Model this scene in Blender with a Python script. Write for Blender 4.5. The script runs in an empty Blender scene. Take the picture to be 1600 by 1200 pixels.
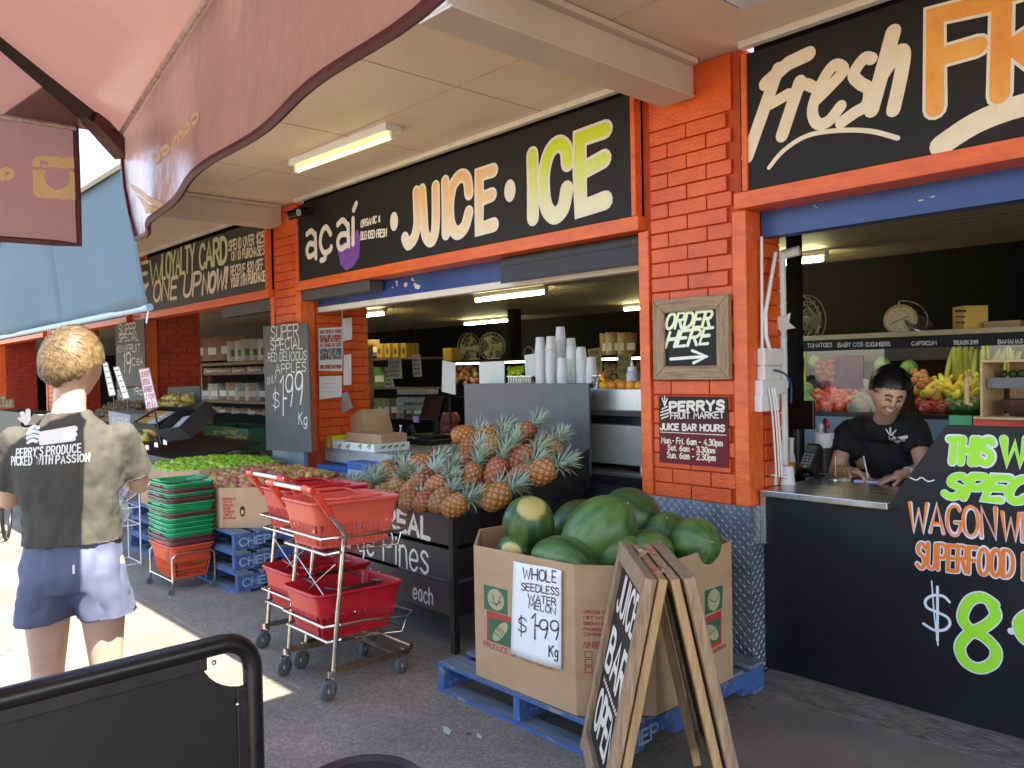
import bpy, bmesh, math, random
from math import sin, cos, pi, radians
from mathutils import Vector, Matrix, noise
from mathutils.bvhtree import BVHTree

sc = bpy.context.scene
col = sc.collection
rnd = random.Random(7)

# ---------------------------------------------------------------- camera
YAW, PITCH, ROLL, FPX, EYE = radians(47.25), radians(-.917), radians(-1.093), 1260.1, Vector((0, 0, 1.62))
W_ = Vector((-sin(YAW) * cos(PITCH), cos(YAW) * cos(PITCH), sin(PITCH)))
r0 = Vector((cos(YAW), sin(YAW), 0))
u0 = r0.cross(W_)
R_ = r0 * cos(ROLL) + u0 * sin(ROLL)
U_ = u0 * cos(ROLL) - r0 * sin(ROLL)
cd = bpy.data.cameras.new('camera')
cam = bpy.data.objects.new('camera', cd)
col.objects.link(cam)
cam.matrix_world = Matrix(((R_.x, U_.x, -W_.x, EYE.x), (R_.y, U_.y, -W_.y, EYE.y), (R_.z, U_.z, -W_.z, EYE.z), (0, 0, 0, 1)))
cd.sensor_fit = 'HORIZONTAL'
cd.sensor_width = 36
cd.lens = 36 * FPX / 1600
cd.clip_start = .05
cd.clip_end = 500
sc.camera = cam

# ---------------------------------------------------------------- daylight
SUN = Vector((.62, .006, 1)).normalized()
wd = bpy.data.worlds.new('World')
sc.world = wd
wd.use_nodes = True
nt = wd.node_tree
sky = nt.nodes.new('ShaderNodeTexSky')
sky.sky_type = 'NISHITA'
sky.sun_disc = False
sky.sun_elevation = math.asin(SUN.z)
sky.sun_rotation = math.atan2(SUN.x, SUN.y)
nt.links.new(sky.outputs[0], nt.nodes['Background'].inputs[0])
nt.nodes['Background'].inputs[1].default_value = .15
sd = bpy.data.lights.new('sun', 'SUN')
sd.energy = 5
sd.angle = radians(.5)
sd.color = (1, .9, .74)
so = bpy.data.objects.new('sun', sd)
col.objects.link(so)
so.rotation_euler = SUN.to_track_quat('Z', 'Y').to_euler()
so.location = (8, -2, 12)
sc.view_settings.view_transform = 'Standard'
sc.view_settings.look = 'None'
sc.view_settings.gamma = 1
sc.view_settings.exposure = 2.22
sc.cycles.max_bounces = 8
sc.cycles.diffuse_bounces = 5
sc.cycles.transparent_max_bounces = 12
sc.cycles.sample_clamp_indirect = 6
sc.cycles.use_denoising = True


# ---------------------------------------------------------------- layout helpers
def P(px, py, x=None, y=None, z=None):
    """Point of the place seen at photo pixel (px, py) on the plane x=, y= or z= (metres)."""
    d = R_ * ((px - 800) / FPX) - U_ * ((py - 600) / FPX) + W_
    a, k = (0, x) if x is not None else (1, y) if y is not None else (2, z)
    return EYE + d * ((k - EYE[a]) / d[a])


def PP(px, py, pt, n):
    d = R_ * ((px - 800) / FPX) - U_ * ((py - 600) / FPX) + W_
    return EYE + d * ((pt - EYE).dot(n) / d.dot(n))


def PD(px, py, dep):
    return EYE + (R_ * ((px - 800) / FPX) - U_ * ((py - 600) / FPX) + W_) * dep


# ---------------------------------------------------------------- materials
MATS = {}


def node_mat(name):
    m = bpy.data.materials.new(name)
    m.use_nodes = True
    n = m.node_tree.nodes
    return m, n, m.node_tree.links, n['Principled BSDF']


def M(name, c=None, rough=.6, metal=0, var=.12, vs=6, bump=0, bs=80, c2=None, spec=.5, coat=0, stretch=None, rvar=0, detail=4, sub=0, chips=None):
    if name in MATS:
        return MATS[name]
    m, n, l, b = node_mat(name)
    c = tuple(c)
    c2 = tuple(c2) if c2 else tuple(x * (1 - var * 2) for x in c)
    tc = n.new('ShaderNodeTexCoord')
    src = tc.outputs['Object']
    if stretch:
        mp = n.new('ShaderNodeMapping')
        mp.inputs['Scale'].default_value = stretch
        l.new(src, mp.inputs[0])
        src = mp.outputs[0]
    nz = n.new('ShaderNodeTexNoise')
    nz.inputs['Scale'].default_value = vs
    nz.inputs['Detail'].default_value = detail
    nz.inputs['Roughness'].default_value = .65
    l.new(src, nz.inputs['Vector'])
    rp = n.new('ShaderNodeValToRGB')
    rp.color_ramp.elements[0].position = .34
    rp.color_ramp.elements[0].color = c2 + (1,)
    rp.color_ramp.elements[1].position = .66
    rp.color_ramp.elements[1].color = c + (1,)
    l.new(nz.outputs['Fac'], rp.inputs[0])
    out = rp.outputs[0]
    if rvar:
        oi = n.new('ShaderNodeObjectInfo')
        hs = n.new('ShaderNodeHueSaturation')
        mr = n.new('ShaderNodeMapRange')
        mr.inputs[3].default_value = .5 - rvar * .08
        mr.inputs[4].default_value = .5 + rvar * .08
        l.new(oi.outputs['Random'], mr.inputs[0])
        l.new(mr.outputs[0], hs.inputs['Hue'])
        mr2 = n.new('ShaderNodeMapRange')
        mr2.inputs[3].default_value = 1 - rvar * .4
        mr2.inputs[4].default_value = 1 + rvar * .3
        mm = n.new('ShaderNodeMath')
        mm.operation = 'FRACT'
        mx = n.new('ShaderNodeMath')
        mx.operation = 'MULTIPLY'
        mx.inputs[1].default_value = 7.3
        l.new(oi.outputs['Random'], mx.inputs[0])
        l.new(mx.outputs[0], mm.inputs[0])
        l.new(mm.outputs[0], mr2.inputs[0])
        l.new(mr2.outputs[0], hs.inputs['Value'])
        l.new(out, hs.inputs['Color'])
        out = hs.outputs[0]
    if chips:
        cc, cs, ct = chips
        n4 = n.new('ShaderNodeTexNoise')
        n4.inputs['Scale'].default_value = cs
        n4.inputs['Detail'].default_value = 9
        n4.inputs['Roughness'].default_value = .7
        l.new(src, n4.inputs['Vector'])
        r4 = n.new('ShaderNodeValToRGB')
        r4.color_ramp.elements[0].position, r4.color_ramp.elements[0].color = ct, (0, 0, 0, 1)
        r4.color_ramp.elements[1].position, r4.color_ramp.elements[1].color = ct + .03, (1, 1, 1, 1)
        l.new(n4.outputs['Fac'], r4.inputs[0])
        m4 = n.new('ShaderNodeMix')
        m4.data_type = 'RGBA'
        m4.inputs[7].default_value = tuple(cc) + (1,)
        l.new(r4.outputs[0], m4.inputs[0])
        l.new(out, m4.inputs[6])
        out = m4.outputs[2]
    l.new(out, b.inputs['Base Color'])
    b.inputs['Roughness'].default_value = rough
    b.inputs['Metallic'].default_value = metal
    b.inputs['Specular IOR Level'].default_value = spec
    b.inputs['Coat Weight'].default_value = coat
    if rough < .95:
        mr = n.new('ShaderNodeMapRange')
        mr.inputs[3].default_value = max(.03, rough - .12)
        mr.inputs[4].default_value = min(1, rough + .12)
        l.new(nz.outputs['Fac'], mr.inputs[0])
        l.new(mr.outputs[0], b.inputs['Roughness'])
    if sub:
        b.inputs['Subsurface Weight'].default_value = sub
        b.inputs['Subsurface Radius'].default_value = (.02, .008, .004)
        b.inputs['Subsurface Scale'].default_value = .5
    if bump:
        n2 = n.new('ShaderNodeTexNoise')
        n2.inputs['Scale'].default_value = bs
        n2.inputs['Detail'].default_value = 3
        l.new(src, n2.inputs['Vector'])
        bp = n.new('ShaderNodeBump')
        bp.inputs['Strength'].default_value = min(1, bump)
        bp.inputs['Distance'].default_value = .01
        l.new(n2.outputs['Fac'], bp.inputs['Height'])
        l.new(bp.outputs[0], b.inputs['Normal'])
    MATS[name] = m
    return m


def emit(name, c, s):
    m, n, l, b = node_mat(name)
    b.inputs['Base Color'].default_value = (.8, .8, .8, 1)
    b.inputs['Emission Color'].default_value = tuple(c) + (1,)
    b.inputs['Emission Strength'].default_value = s
    MATS[name] = m
    return m


def attr_mat(name, rough=.5, bump=0, bs=60, spec=.5, rvar=0):
    """Colour from the mesh's own 'Col' attribute (pigment), with a small per-object variation."""
    m, n, l, b = node_mat(name)
    a = n.new('ShaderNodeVertexColor')
    a.layer_name = 'Col'
    out = a.outputs[0]
    if rvar:
        oi = n.new('ShaderNodeObjectInfo')
        hs = n.new('ShaderNodeHueSaturation')
        mr = n.new('ShaderNodeMapRange')
        mr.inputs[3].default_value = .5 - .06 * rvar
        mr.inputs[4].default_value = .5 + .045 * rvar
        l.new(oi.outputs['Random'], mr.inputs[0])
        l.new(mr.outputs[0], hs.inputs['Hue'])
        mr2 = n.new('ShaderNodeMapRange')
        mr2.inputs[3].default_value = 1 + .25 * rvar
        mr2.inputs[4].default_value = 1 - .3 * rvar
        l.new(oi.outputs['Random'], mr2.inputs[0])
        l.new(mr2.outputs[0], hs.inputs['Value'])
        l.new(out, hs.inputs['Color'])
        out = hs.outputs[0]
    l.new(out, b.inputs['Base Color'])
    b.inputs['Roughness'].default_value = rough
    b.inputs['Specular IOR Level'].default_value = spec
    if bump:
        tc = n.new('ShaderNodeTexCoord')
        n2 = n.new('ShaderNodeTexNoise')
        n2.inputs['Scale'].default_value = bs
        l.new(tc.outputs['Object'], n2.inputs['Vector'])
        bp = n.new('ShaderNodeBump')
        bp.inputs['Strength'].default_value = bump
        bp.inputs['Distance'].default_value = .01
        l.new(n2.outputs['Fac'], bp.inputs['Height'])
        l.new(bp.outputs[0], b.inputs['Normal'])
    MATS[name] = m
    return m


def cloth_trans(name, c, ct, fac, rough=.4, coat=0, bs=14, bstr=.25):
    m, n, l, b = node_mat(name)
    b.inputs['Base Color'].default_value = tuple(c) + (1,)
    b.inputs['Roughness'].default_value = rough
    b.inputs['Coat Weight'].default_value = coat
    b.inputs['Coat Roughness'].default_value = .25
    tr = n.new('ShaderNodeBsdfTranslucent')
    tr.inputs[0].default_value = tuple(ct) + (1,)
    mx = n.new('ShaderNodeMixShader')
    mx.inputs[0].default_value = fac
    tc = n.new('ShaderNodeTexCoord')
    n2 = n.new('ShaderNodeTexNoise')
    n2.inputs['Scale'].default_value = bs
    n2.inputs['Detail'].default_value = 5
    l.new(tc.outputs['Object'], n2.inputs['Vector'])
    bp = n.new('ShaderNodeBump')
    bp.inputs['Strength'].default_value = bstr
    bp.inputs['Distance'].default_value = .02
    l.new(n2.outputs['Fac'], bp.inputs['Height'])
    l.new(bp.outputs[0], b.inputs['Normal'])
    l.new(b.outputs[0], mx.inputs[1])
    l.new(tr.outputs[0], mx.inputs[2])
    l.new(mx.outputs[0], n['Material Output'].inputs[0])
    MATS[name] = m
    return m


def glass(name, tint=(1, 1, 1), refl=.12):
    m, n, l, b = node_mat(name)
    t = n.new('ShaderNodeBsdfTransparent')
    t.inputs[0].default_value = tuple(tint) + (1,)
    g = n.new('ShaderNodeBsdfGlossy')
    g.inputs['Roughness'].default_value = .03
    fr = n.new('ShaderNodeFresnel')
    fr.inputs[0].default_value = 1.45
    ad = n.new('ShaderNodeMath')
    ad.operation = 'ADD'
    ad.use_clamp = True
    ad.inputs[1].default_value = refl
    l.new(fr.outputs[0], ad.inputs[0])
    mx = n.new('ShaderNodeMixShader')
    l.new(ad.outputs[0], mx.inputs[0])
    l.new(t.outputs[0], mx.inputs[1])
    l.new(g.outputs[0], mx.inputs[2])
    l.new(mx.outputs[0], n['Material Output'].inputs[0])
    MATS[name] = m
    return m


# ---------------------------------------------------------------- mesh builder
ROOT = {}


class MB:
    def __init__(s):
        s.v, s.f, s.m, s.k, s.c, s.cur = [], [], [], 0, None, None

    def add(s, vs, fs):
        o = len(s.v)
        s.v += [Vector(p) for p in vs]
        if s.c is not None:
            s.c += [s.cur] * len(vs)
        for f in fs:
            s.f.append(tuple(i + o for i in f))
            s.m.append(s.k)
        return s

    def box(s, a, b, rot=None, piv=None):
        (x0, y0, z0), (x1, y1, z1) = a, b
        vs = [Vector(p) for p in ((x0, y0, z0), (x1, y0, z0), (x1, y1, z0), (x0, y1, z0), (x0, y0, z1), (x1, y0, z1), (x1, y1, z1), (x0, y1, z1))]
        if rot is not None:
            pv = Vector(piv) if piv is not None else (Vector(a) + Vector(b)) / 2
            vs = [rot @ (p - pv) + pv for p in vs]
        return s.add(vs, [(0, 3, 2, 1), (4, 5, 6, 7), (0, 1, 5, 4), (1, 2, 6, 5), (2, 3, 7, 6), (3, 0, 4, 7)])

    def obox(s, c, ax, ay, az):
        """box from centre and three half-axis vectors"""
        c, ax, ay, az = Vector(c), Vector(ax), Vector(ay), Vector(az)
        vs = [c + ax * i + ay * j + az * k for k in (-1, 1) for i, j in ((-1, -1), (1, -1), (1, 1), (-1, 1))]
        fs = [(0, 3, 2, 1), (4, 5, 6, 7), (0, 1, 5, 4), (1, 2, 6, 5), (2, 3, 7, 6), (3, 0, 4, 7)]
        if ax.cross(ay).dot(az) < 0:
            fs = [tuple(reversed(f)) for f in fs]
        return s.add(vs, fs)

    def beam(s, a, b, w, h, up=(0, 0, 1)):
        a, b = Vector(a), Vector(b)
        t = (b - a)
        n = t.normalized()
        up = Vector(up)
        if abs(n.dot(up)) > .98:
            up = Vector((0, 1, 0))
        sx = n.cross(up).normalized()
        sz = sx.cross(n)
        return s.obox((a + b) / 2, t / 2, sx * (w / 2), sz * (h / 2))

    def prism(s, poly, d):
        """closed polygon (3-D, planar) pushed by vector d"""
        poly = [Vector(p) for p in poly]
        d = Vector(d)
        k = len(poly)
        nrm = Vector((0, 0, 0))
        for i in range(k):
            nrm += poly[i].cross(poly[(i + 1) % k])
        if nrm.dot(d) > 0:
            poly = poly[::-1]
        vs = poly + [p + d for p in poly]
        fs = [tuple(range(k)), tuple(range(2 * k - 1, k - 1, -1))]
        for i in range(k):
            j = (i + 1) % k
            fs.append((j, i, i + k, j + k))
        return s.add(vs, fs)

    def tube(s, pts, r, seg=8, caps=True, closed=False):
        pts = [Vector(p) for p in pts]
        k = len(pts)
        rr = r if isinstance(r, (list, tuple)) else [r] * k
        vs, fs = [], []
        up = None
        for i, p in enumerate(pts):
            if closed:
                t = pts[(i + 1) % k] - pts[i - 1]
            else:
                t = pts[min(i + 1, k - 1)] - pts[max(i - 1, 0)]
            t.normalize()
            if up is None:
                up = Vector((0, 0, 1)) if abs(t.z) < .9 else Vector((0, 1, 0))
            a = t.cross(up)
            if a.length < 1e-4:
                a = t.orthogonal()
            a.normalize()
            b = a.cross(t)
            up = b
            for j in range(seg):
                an = 2 * pi * j / seg
                vs.append(p + (a * cos(an) + b * sin(an)) * rr[i])
        for i in range(k if closed else k - 1):
            for j in range(seg):
                q = (i + 1) % k
                fs.append((i * seg + j, i * seg + (j + 1) % seg, q * seg + (j + 1) % seg, q * seg + j))
        if caps and not closed:
            fs.append(tuple(range(seg - 1, -1, -1)))
            fs.append(tuple((k - 1) * seg + j for j in range(seg)))
        return s.add(vs, fs)

    def lathe(s, prof, o=(0, 0, 0), ax=(0, 0, 1), seg=16, sx=1, sy=1):
        """profile of (radius, height) turned round axis ax at o"""
        o = Vector(o)
        q = Vector(ax).to_track_quat('Z', 'Y')
        vs, fs = [], []
        k = len(prof)
        for r, h in prof:
            for j in range(seg):
                an = 2 * pi * j / seg
                vs.append(o + q @ Vector((r * cos(an) * sx, r * sin(an) * sy, h)))
        for i in range(k - 1):
            for j in range(seg):
                fs.append((i * seg + j, i * seg + (j + 1) % seg, (i + 1) * seg + (j + 1) % seg, (i + 1) * seg + j))
        if prof[0][0] > 1e-5:
            fs.append(tuple(range(seg - 1, -1, -1)))
        if prof[-1][0] > 1e-5:
            fs.append(tuple((k - 1) * seg + j for j in range(seg)))
        return s.add(vs, fs)

    def ball(s, c, r, seg=16, rings=10, fn=None, q=None):
        """ellipsoid; fn(unit vector) -> radius factor"""
        c = Vector(c)
        r = Vector(r) if hasattr(r, '__len__') else Vector((r, r, r))
        vs, fs = [], []
        for i in range(rings + 1):
            th = pi * i / rings
            for j in range(seg):
                ph = 2 * pi * j / seg
                u = Vector((sin(th) * cos(ph), sin(th) * sin(ph), cos(th)))
                p = Vector((u.x * r.x, u.y * r.y, u.z * r.z)) * (fn(u) if fn else 1)
                vs.append(c + (q @ p if q is not None else p))
        for i in range(rings):
            for j in range(seg):
                fs.append((i * seg + j, (i + 1) * seg + j, (i + 1) * seg + (j + 1) % seg, i * seg + (j + 1) % seg))
        return s.add(vs, fs)

    def grid(s, fn, nu, nv):
        vs = [fn(i / nu, j / nv) for j in range(nv + 1) for i in range(nu + 1)]
        fs = []
        for j in range(nv):
            for i in range(nu):
                a = j * (nu + 1) + i
                fs.append((a, a + 1, a + nu + 2, a + nu + 1))
        return s.add(vs, fs)

    def ribbon(s, pts, w, n, off=0):
        """flat painted stroke with round ends along pts on a plane of normal n"""
        n = Vector(n).normalized()
        q = [Vector(p) + n * (off + 8e-6 * i) for i, p in enumerate(pts)]
        pts = [q[0]]
        for p in q[1:]:
            if (p - pts[-1]).length > w * .04:
                pts.append(p)
        if len(pts) == 1:
            pts.append(pts[0] + n.orthogonal().normalized() * w * .05)
        k = len(pts)
        vs, fs = [], []
        L, Rr = [], []
        for i in range(k):
            t0 = (pts[i] - pts[i - 1]).normalized() if i else None
            t1 = (pts[i + 1] - pts[i]).normalized() if i < k - 1 else None
            t = ((t0 or t1) + (t1 or t0))
            if t.length < .2:
                t = t0
            t = t.normalized()
            sd_ = n.cross(t)
            mi = 1
            if t0 and t1:
                mi = min(1.35, 1 / max(.3, abs(n.cross(t0).dot(sd_))))
            L.append(pts[i] + sd_ * w / 2 * mi)
            Rr.append(pts[i] - sd_ * w / 2 * mi)
        vs = L + Rr
        for i in range(k - 1):
            fs.append((i, k + i, k + i + 1, i + 1))
        for e, dr in ((0, -1), (k - 1, 1)):
            t = (pts[1] - pts[0]).normalized() if e == 0 else (pts[-1] - pts[-2]).normalized()
            t = t * dr
            sd_ = (L[e] - Rr[e]) / 2
            c = (L[e] + Rr[e]) / 2
            idx = [e]
            for a in range(1, 6):
                an = pi * a / 6
                vs.append(c + sd_ * cos(an) + t * sin(an) * w / 2)
                idx.append(len(vs) - 1)
            idx.append(k + e)
            fs.append(tuple(idx) if dr > 0 else tuple(idx[::-1]))
        fs2 = []
        for f in fs:
            a, b, c = vs[f[0]], vs[f[1]], vs[f[2]]
            fs2.append(f if (b - a).cross(c - a).dot(n) >= 0 else f[::-1])
        return s.add(vs, fs2)

    def build(s, name, mat, parent=None, smooth=0, bevel=0, bseg=2, weld=False, local=False):
        me = bpy.data.meshes.new(name)
        vs = s.v
        if parent is not None and not local:
            inv = ROOT[parent.name].inverted()
            vs = [inv @ p for p in vs]
        me.from_pydata([tuple(p) for p in vs], [], s.f)
        for m in (mat if isinstance(mat, (list, tuple)) else [mat]):
            me.materials.append(m)
        if any(s.m):
            me.polygons.foreach_set('material_index', s.m)
        if s.c is not None:
            at = me.color_attributes.new('Col', 'FLOAT_COLOR', 'POINT')
            for i, c in enumerate(s.c):
                at.data[i].color = (c[0], c[1], c[2], 1)
        me.update()
        if weld:
            bm = bmesh.new()
            bm.from_mesh(me)
            bmesh.ops.remove_doubles(bm, verts=bm.verts, dist=1e-5)
            bm.to_mesh(me)
            bm.free()
        if smooth:
            me.shade_smooth()
            me.set_sharp_from_angle(angle=radians(smooth))
        ob = bpy.data.objects.new(name, me)
        col.objects.link(ob)
        if parent is not None:
            ob.parent = parent
            ROOT[ob.name] = ROOT[parent.name]
        else:
            ROOT[ob.name] = Matrix.Identity(4)
        if bevel:
            md = ob.modifiers.new('soft_edge', 'BEVEL')
            md.width = bevel
            md.segments = bseg
            md.limit_method = 'ANGLE'
            md.angle_limit = radians(35)
        return ob


def tag(o, label=None, cat=None, group=None, kind=None):
    if label:
        o['label'] = label
    if cat:
        o['category'] = cat
    if group:
        o['group'] = group
    if kind:
        o['kind'] = kind
    return o


def thing(name, label, cat, loc=(0, 0, 0), rz=0, group=None, kind=None):
    o = bpy.data.objects.new(name, None)
    col.objects.link(o)
    o.empty_display_size = .1
    o.location = loc
    o.rotation_euler = (0, 0, rz)
    ROOT[o.name] = Matrix.Translation(Vector(loc)) @ Matrix.Rotation(rz, 4, 'Z')
    return tag(o, label, cat, group, kind)


def setm(o, mw):
    o.matrix_world = mw
    loc, rot, sca = mw.decompose()
    o.location, o.rotation_euler, o.scale = loc, rot.to_euler(), sca
    ROOT[o.name] = mw
    return o


def copy_tree(o, mw=None, label=None, group=None, parent=None):
    c = o.copy()
    col.objects.link(c)
    if parent is not None:
        c.parent = parent
    if mw is not None:
        setm(c, mw)
    if label:
        c['label'] = label
    if group:
        c['group'] = group
    for ch in list(o.children):
        copy_tree(ch, parent=c)
    return c


def mat4(loc, zdir=None, spin=0, s=1, rz=0):
    """placement matrix: local Z turned to zdir after a spin about it"""
    m = Matrix.Translation(Vector(loc))
    if zdir is not None:
        m = m @ Vector(zdir).to_track_quat('Z', 'Y').to_matrix().to_4x4()
    m = m @ Matrix.Rotation(spin + rz, 4, 'Z')
    return m @ Matrix.Diagonal((s, s, s, 1)) if not hasattr(s, '__len__') else m @ Matrix.Diagonal((s[0], s[1], s[2], 1))


# ---------------------------------------------------------------- hand-drawn stroke lettering
G = {
    'A': (6, '0,0 3,10 6,0;1.2,3.4 4.8,3.4'), 'B': (5.5, '0,0 0,10;~0,10 3.5,10 4.8,8.5 4.6,6.3 3,5.4 0,5.4;~0,5.4 3.6,5.4 5.4,3.8 5.2,1.2 3.4,0 0,0'),
    'C': (5.6, '~5.4,8.2 4.4,9.8 2.4,9.9 .7,8.2 0,5 .7,1.8 2.4,.1 4.4,.2 5.6,1.8'), 'D': (5.8, '0,0 0,10;~0,10 3,9.8 5.2,8 5.8,5 5.2,2 3,.2 0,0'),
    'E': (5, '5,10 0,10 0,0 5,0;0,5.2 4.2,5.2'), 'F': (5, '5,10 0,10 0,0;0,5.2 4,5.2'),
    'G': (5.8, '~5.4,8.4 4.4,9.8 2.4,9.9 .7,8.2 0,5 .7,1.8 2.4,.1 4.6,.3 5.7,2;5.7,2 5.7,4.6 3.4,4.6'), 'H': (5.6, '0,0 0,10;5.6,0 5.6,10;0,5.2 5.6,5.2'),
    'I': (1, '.5,0 .5,10'), 'J': (4.4, '4.2,10 4.2,3;~4.2,3 4,1 2.6,0 1,.3 0,1.8'), 'K': (5.4, '0,0 0,10;5,10 0,4.6;1.6,5.8 5.4,0'),
    'L': (4.6, '0,10 0,0 4.6,0'), 'M': (7, '0,0 .6,10 3.5,3.5 6.4,10 7,0'), 'N': (5.8, '0,0 0,10 5.8,0 5.8,10'),
    'O': (6, '~3,10 1,9 0,6.5 0,3.5 1,1 3,0 5,1 6,3.5 6,6.5 5,9 3,10'), 'P': (5.2, '0,0 0,10;~0,10 3.5,10 5.2,8.6 5.2,6.2 3.5,4.8 0,4.8'),
    'Q': (6, '~3,10 1,9 0,6.5 0,3.5 1,1 3,0 5,1 6,3.5 6,6.5 5,9 3,10;4,2.5 6.2,-.8'), 'R': (5.4, '0,0 0,10;~0,10 3.5,10 5.1,8.7 5.1,6.5 3.5,5.2 0,5.2;2.4,5.2 5.4,0'),
    'S': (5.2, '~5,8.4 3.8,9.8 1.8,9.8 .4,8.4 .7,6.4 2.6,5.3 4.6,4.2 5.1,2.2 4,.4 2,.1 0,1.4'), 'T': (5.4, '0,10 5.4,10;2.7,10 2.7,0'),
    'U': (5.6, '0,10 0,3;~0,3 .6,.9 2.8,0 5,.9 5.6,3;5.6,3 5.6,10'), 'V': (5.8, '0,10 2.9,0 5.8,10'), 'W': (8, '0,10 1.8,0 4,8 6.2,0 8,10'),
    'X': (5.6, '0,0 5.6,10;0,10 5.6,0'), 'Y': (5.6, '0,10 2.8,5;5.6,10 2.8,5 2.8,0'), 'Z': (5.4, '0,10 5.4,10 0,0 5.4,0'),
    '0': (5.4, '~2.7,10 .8,8.8 0,5 .8,1.2 2.7,0 4.6,1.2 5.4,5 4.6,8.8 2.7,10'), '1': (1.6, '.2,8.4 1.4,10 1.4,0'), '2': (5.2, '~.2,8 1.2,9.7 3.4,10 5,8.4 4.6,6 2.4,3.2 0,0;0,0 5.2,0'),
    '3': (5.2, '~.2,9 2.4,10 4.8,9 4.8,6.6 2.2,5.3;~2.2,5.3 5.2,4.4 5.2,1.4 2.6,0 0,1'), '4': (5.6, '4,0 4,10 0,3.2 5.6,3.2'), '5': (5.2, '4.8,10 .8,10 .4,5.6;~.4,5.6 2.6,6.4 4.9,5 5,2 2.8,0 0,.8'),
    '6': (5.2, '~4.6,9.4 2.2,8.6 .4,5.4 .2,2.4 2,.1 4.4,.6 5.2,3 3.8,5.4 1.4,5 .3,3'), '7': (5.2, '0,10 5.2,10 1.8,0'), '8': (5.4, '~2.7,5.4 .6,6.8 .8,9.2 2.7,10 4.6,9.2 4.8,6.8 2.7,5.4 .3,3.6 .4,1 2.7,0 5,1 5.1,3.6 2.7,5.4'),
    '9': (5.2, '~4.9,7 3.8,5 1.4,4.8 .1,7 .9,9.4 3,10 4.7,9 5,6.4 4.6,3 3.6,0'),
    '$': (5.2, '~5,7.6 3.8,8.8 1.8,8.8 .4,7.6 .7,6 2.6,5.1 4.6,4.1 5.1,2.6 4,1.2 2,1 0,2.2;2.6,11 2.6,-1.2'),
    'c': (4.2, '~4,5.2 3,6.4 1.4,6.2 .2,4.4 .2,2 1.4,.2 3,0 4.2,1.2'), 'a': (4.4, '~4.2,5.4 2.6,6.6 .8,5.6 .1,3.2 .8,.6 2.4,0 4.2,1.6;4.2,6.4 4.2,0'),
    'e': (4.4, '~.2,3.2 4.2,3.4 3.8,5.6 2.2,6.5 .6,5.2 .1,3 .8,.7 2.6,0 4.2,1.2'), 'i': (.8, '.4,0 .4,6.2;.4,8.6 .4,9'), 'n': (4.2, '0,0 0,6.4;~0,4.6 1.4,6.2 3.2,6.2 4.1,4.6 4.2,2;4.2,2 4.2,0'),
    's': (3.8, '~3.6,5.4 2.4,6.5 .8,6.2 .3,4.8 1.8,3.5 3.6,2.4 3.6,.8 2,-.1 0,.9'), 'h': (4.2, '0,0 0,10;~0,4.6 1.4,6.2 3.2,6.2 4.1,4.6 4.2,2;4.2,2 4.2,0'),
    'r': (3, '0,0 0,6.4;~0,4.2 1,5.9 3,6.2'), 'g': (4.4, '~4.2,5.4 2.6,6.6 .8,5.6 .1,3.2 .8,.9 2.4,.3 4.2,1.8;4.2,6.4 4.2,-1;~4.2,-1 3.4,-2.8 1.6,-3.2 0,-2.2'),
    'k': (4, '0,0 0,10;3.6,6.2 0,2.8;1.2,3.8 4,0'), 'p': (4.4, '0,6.4 0,-3;~0,5 1.6,6.5 3.6,6 4.4,3.2 3.4,.6 1.6,.1 0,1.4'), 'm': (6.4, '0,0 0,6.4;~0,4.8 1.4,6.3 2.8,5.8 3.2,4;3.2,4 3.2,0;~3.2,4.8 4.6,6.3 6,5.8 6.4,4;6.4,4 6.4,0'),
    'o': (4.4, '~2.2,6.5 .5,5.4 0,3.2 .5,1 2.2,0 3.9,1 4.4,3.2 3.9,5.4 2.2,6.5'), 'u': (4.2, '0,6.4 0,2.4;~0,2.4 .6,.4 2.2,0 3.6,1 4.2,2.6;4.2,6.4 4.2,0'), 't': (3, '1.4,9 1.4,1.4;~1.4,1.4 1.9,.2 3,.3;0,6.2 3,6.2'),
    'd': (4.4, '~4.2,5.4 2.6,6.6 .8,5.6 .1,3.2 .8,.6 2.4,0 4.2,1.6;4.2,10 4.2,0'), 'l': (.8, '.4,0 .4,10'), 'v': (4.2, '0,6.4 2.1,0 4.2,6.4'), 'y': (4.2, '0,6.4 2.2,.4;4.2,6.4 1.6,-3'), 'w': (5.8, '0,6.4 1.4,0 2.9,5.6 4.4,0 5.8,6.4'),
    'b': (4.4, '0,10 0,0;~0,5 1.6,6.5 3.6,6 4.4,3.2 3.4,.6 1.6,.1 0,1.4'), '.': (.6, '.3,.2 .3,.5'), '-': (2.6, '0,4.6 2.6,4.6'), '!': (1, '.6,10 .4,3.2;.4,.3 .4,.6'), "'": (.8, '.5,10 .3,8.2'),
    ':': (.6, '.3,.4 .3,.7;.3,5.4 .3,5.7'), ',': (.8, '.5,.6 .1,-1.2'), '&': (4.6, '~4,3.4 2.4,.4 .6,.8 .4,2.8 2.6,5.6 2.6,7.8 1.4,8 1,6.6 4.4,0'), '*': (2, '0,8 2,9.4;0,9.4 2,8;1,7.4 1,10'), '|': (.6, '.3,-1 .3,11'), ' ': (2.6, ''),
}


def smooth_pts(p, sub=4):
    out = []
    k = len(p)
    for i in range(k - 1):
        a, b, c, d = p[max(i - 1, 0)], p[i], p[i + 1], p[min(i + 2, k - 1)]
        for j in range(sub):
            t = j / sub
            out.append(tuple(.5 * (2 * b[q] + (c[q] - a[q]) * t + (2 * a[q] - 5 * b[q] + 4 * c[q] - d[q]) * t * t + (3 * b[q] - a[q] - 3 * c[q] + d[q]) * t ** 3) for q in range(len(b))))
    out.append(tuple(p[-1]))
    return out


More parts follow.
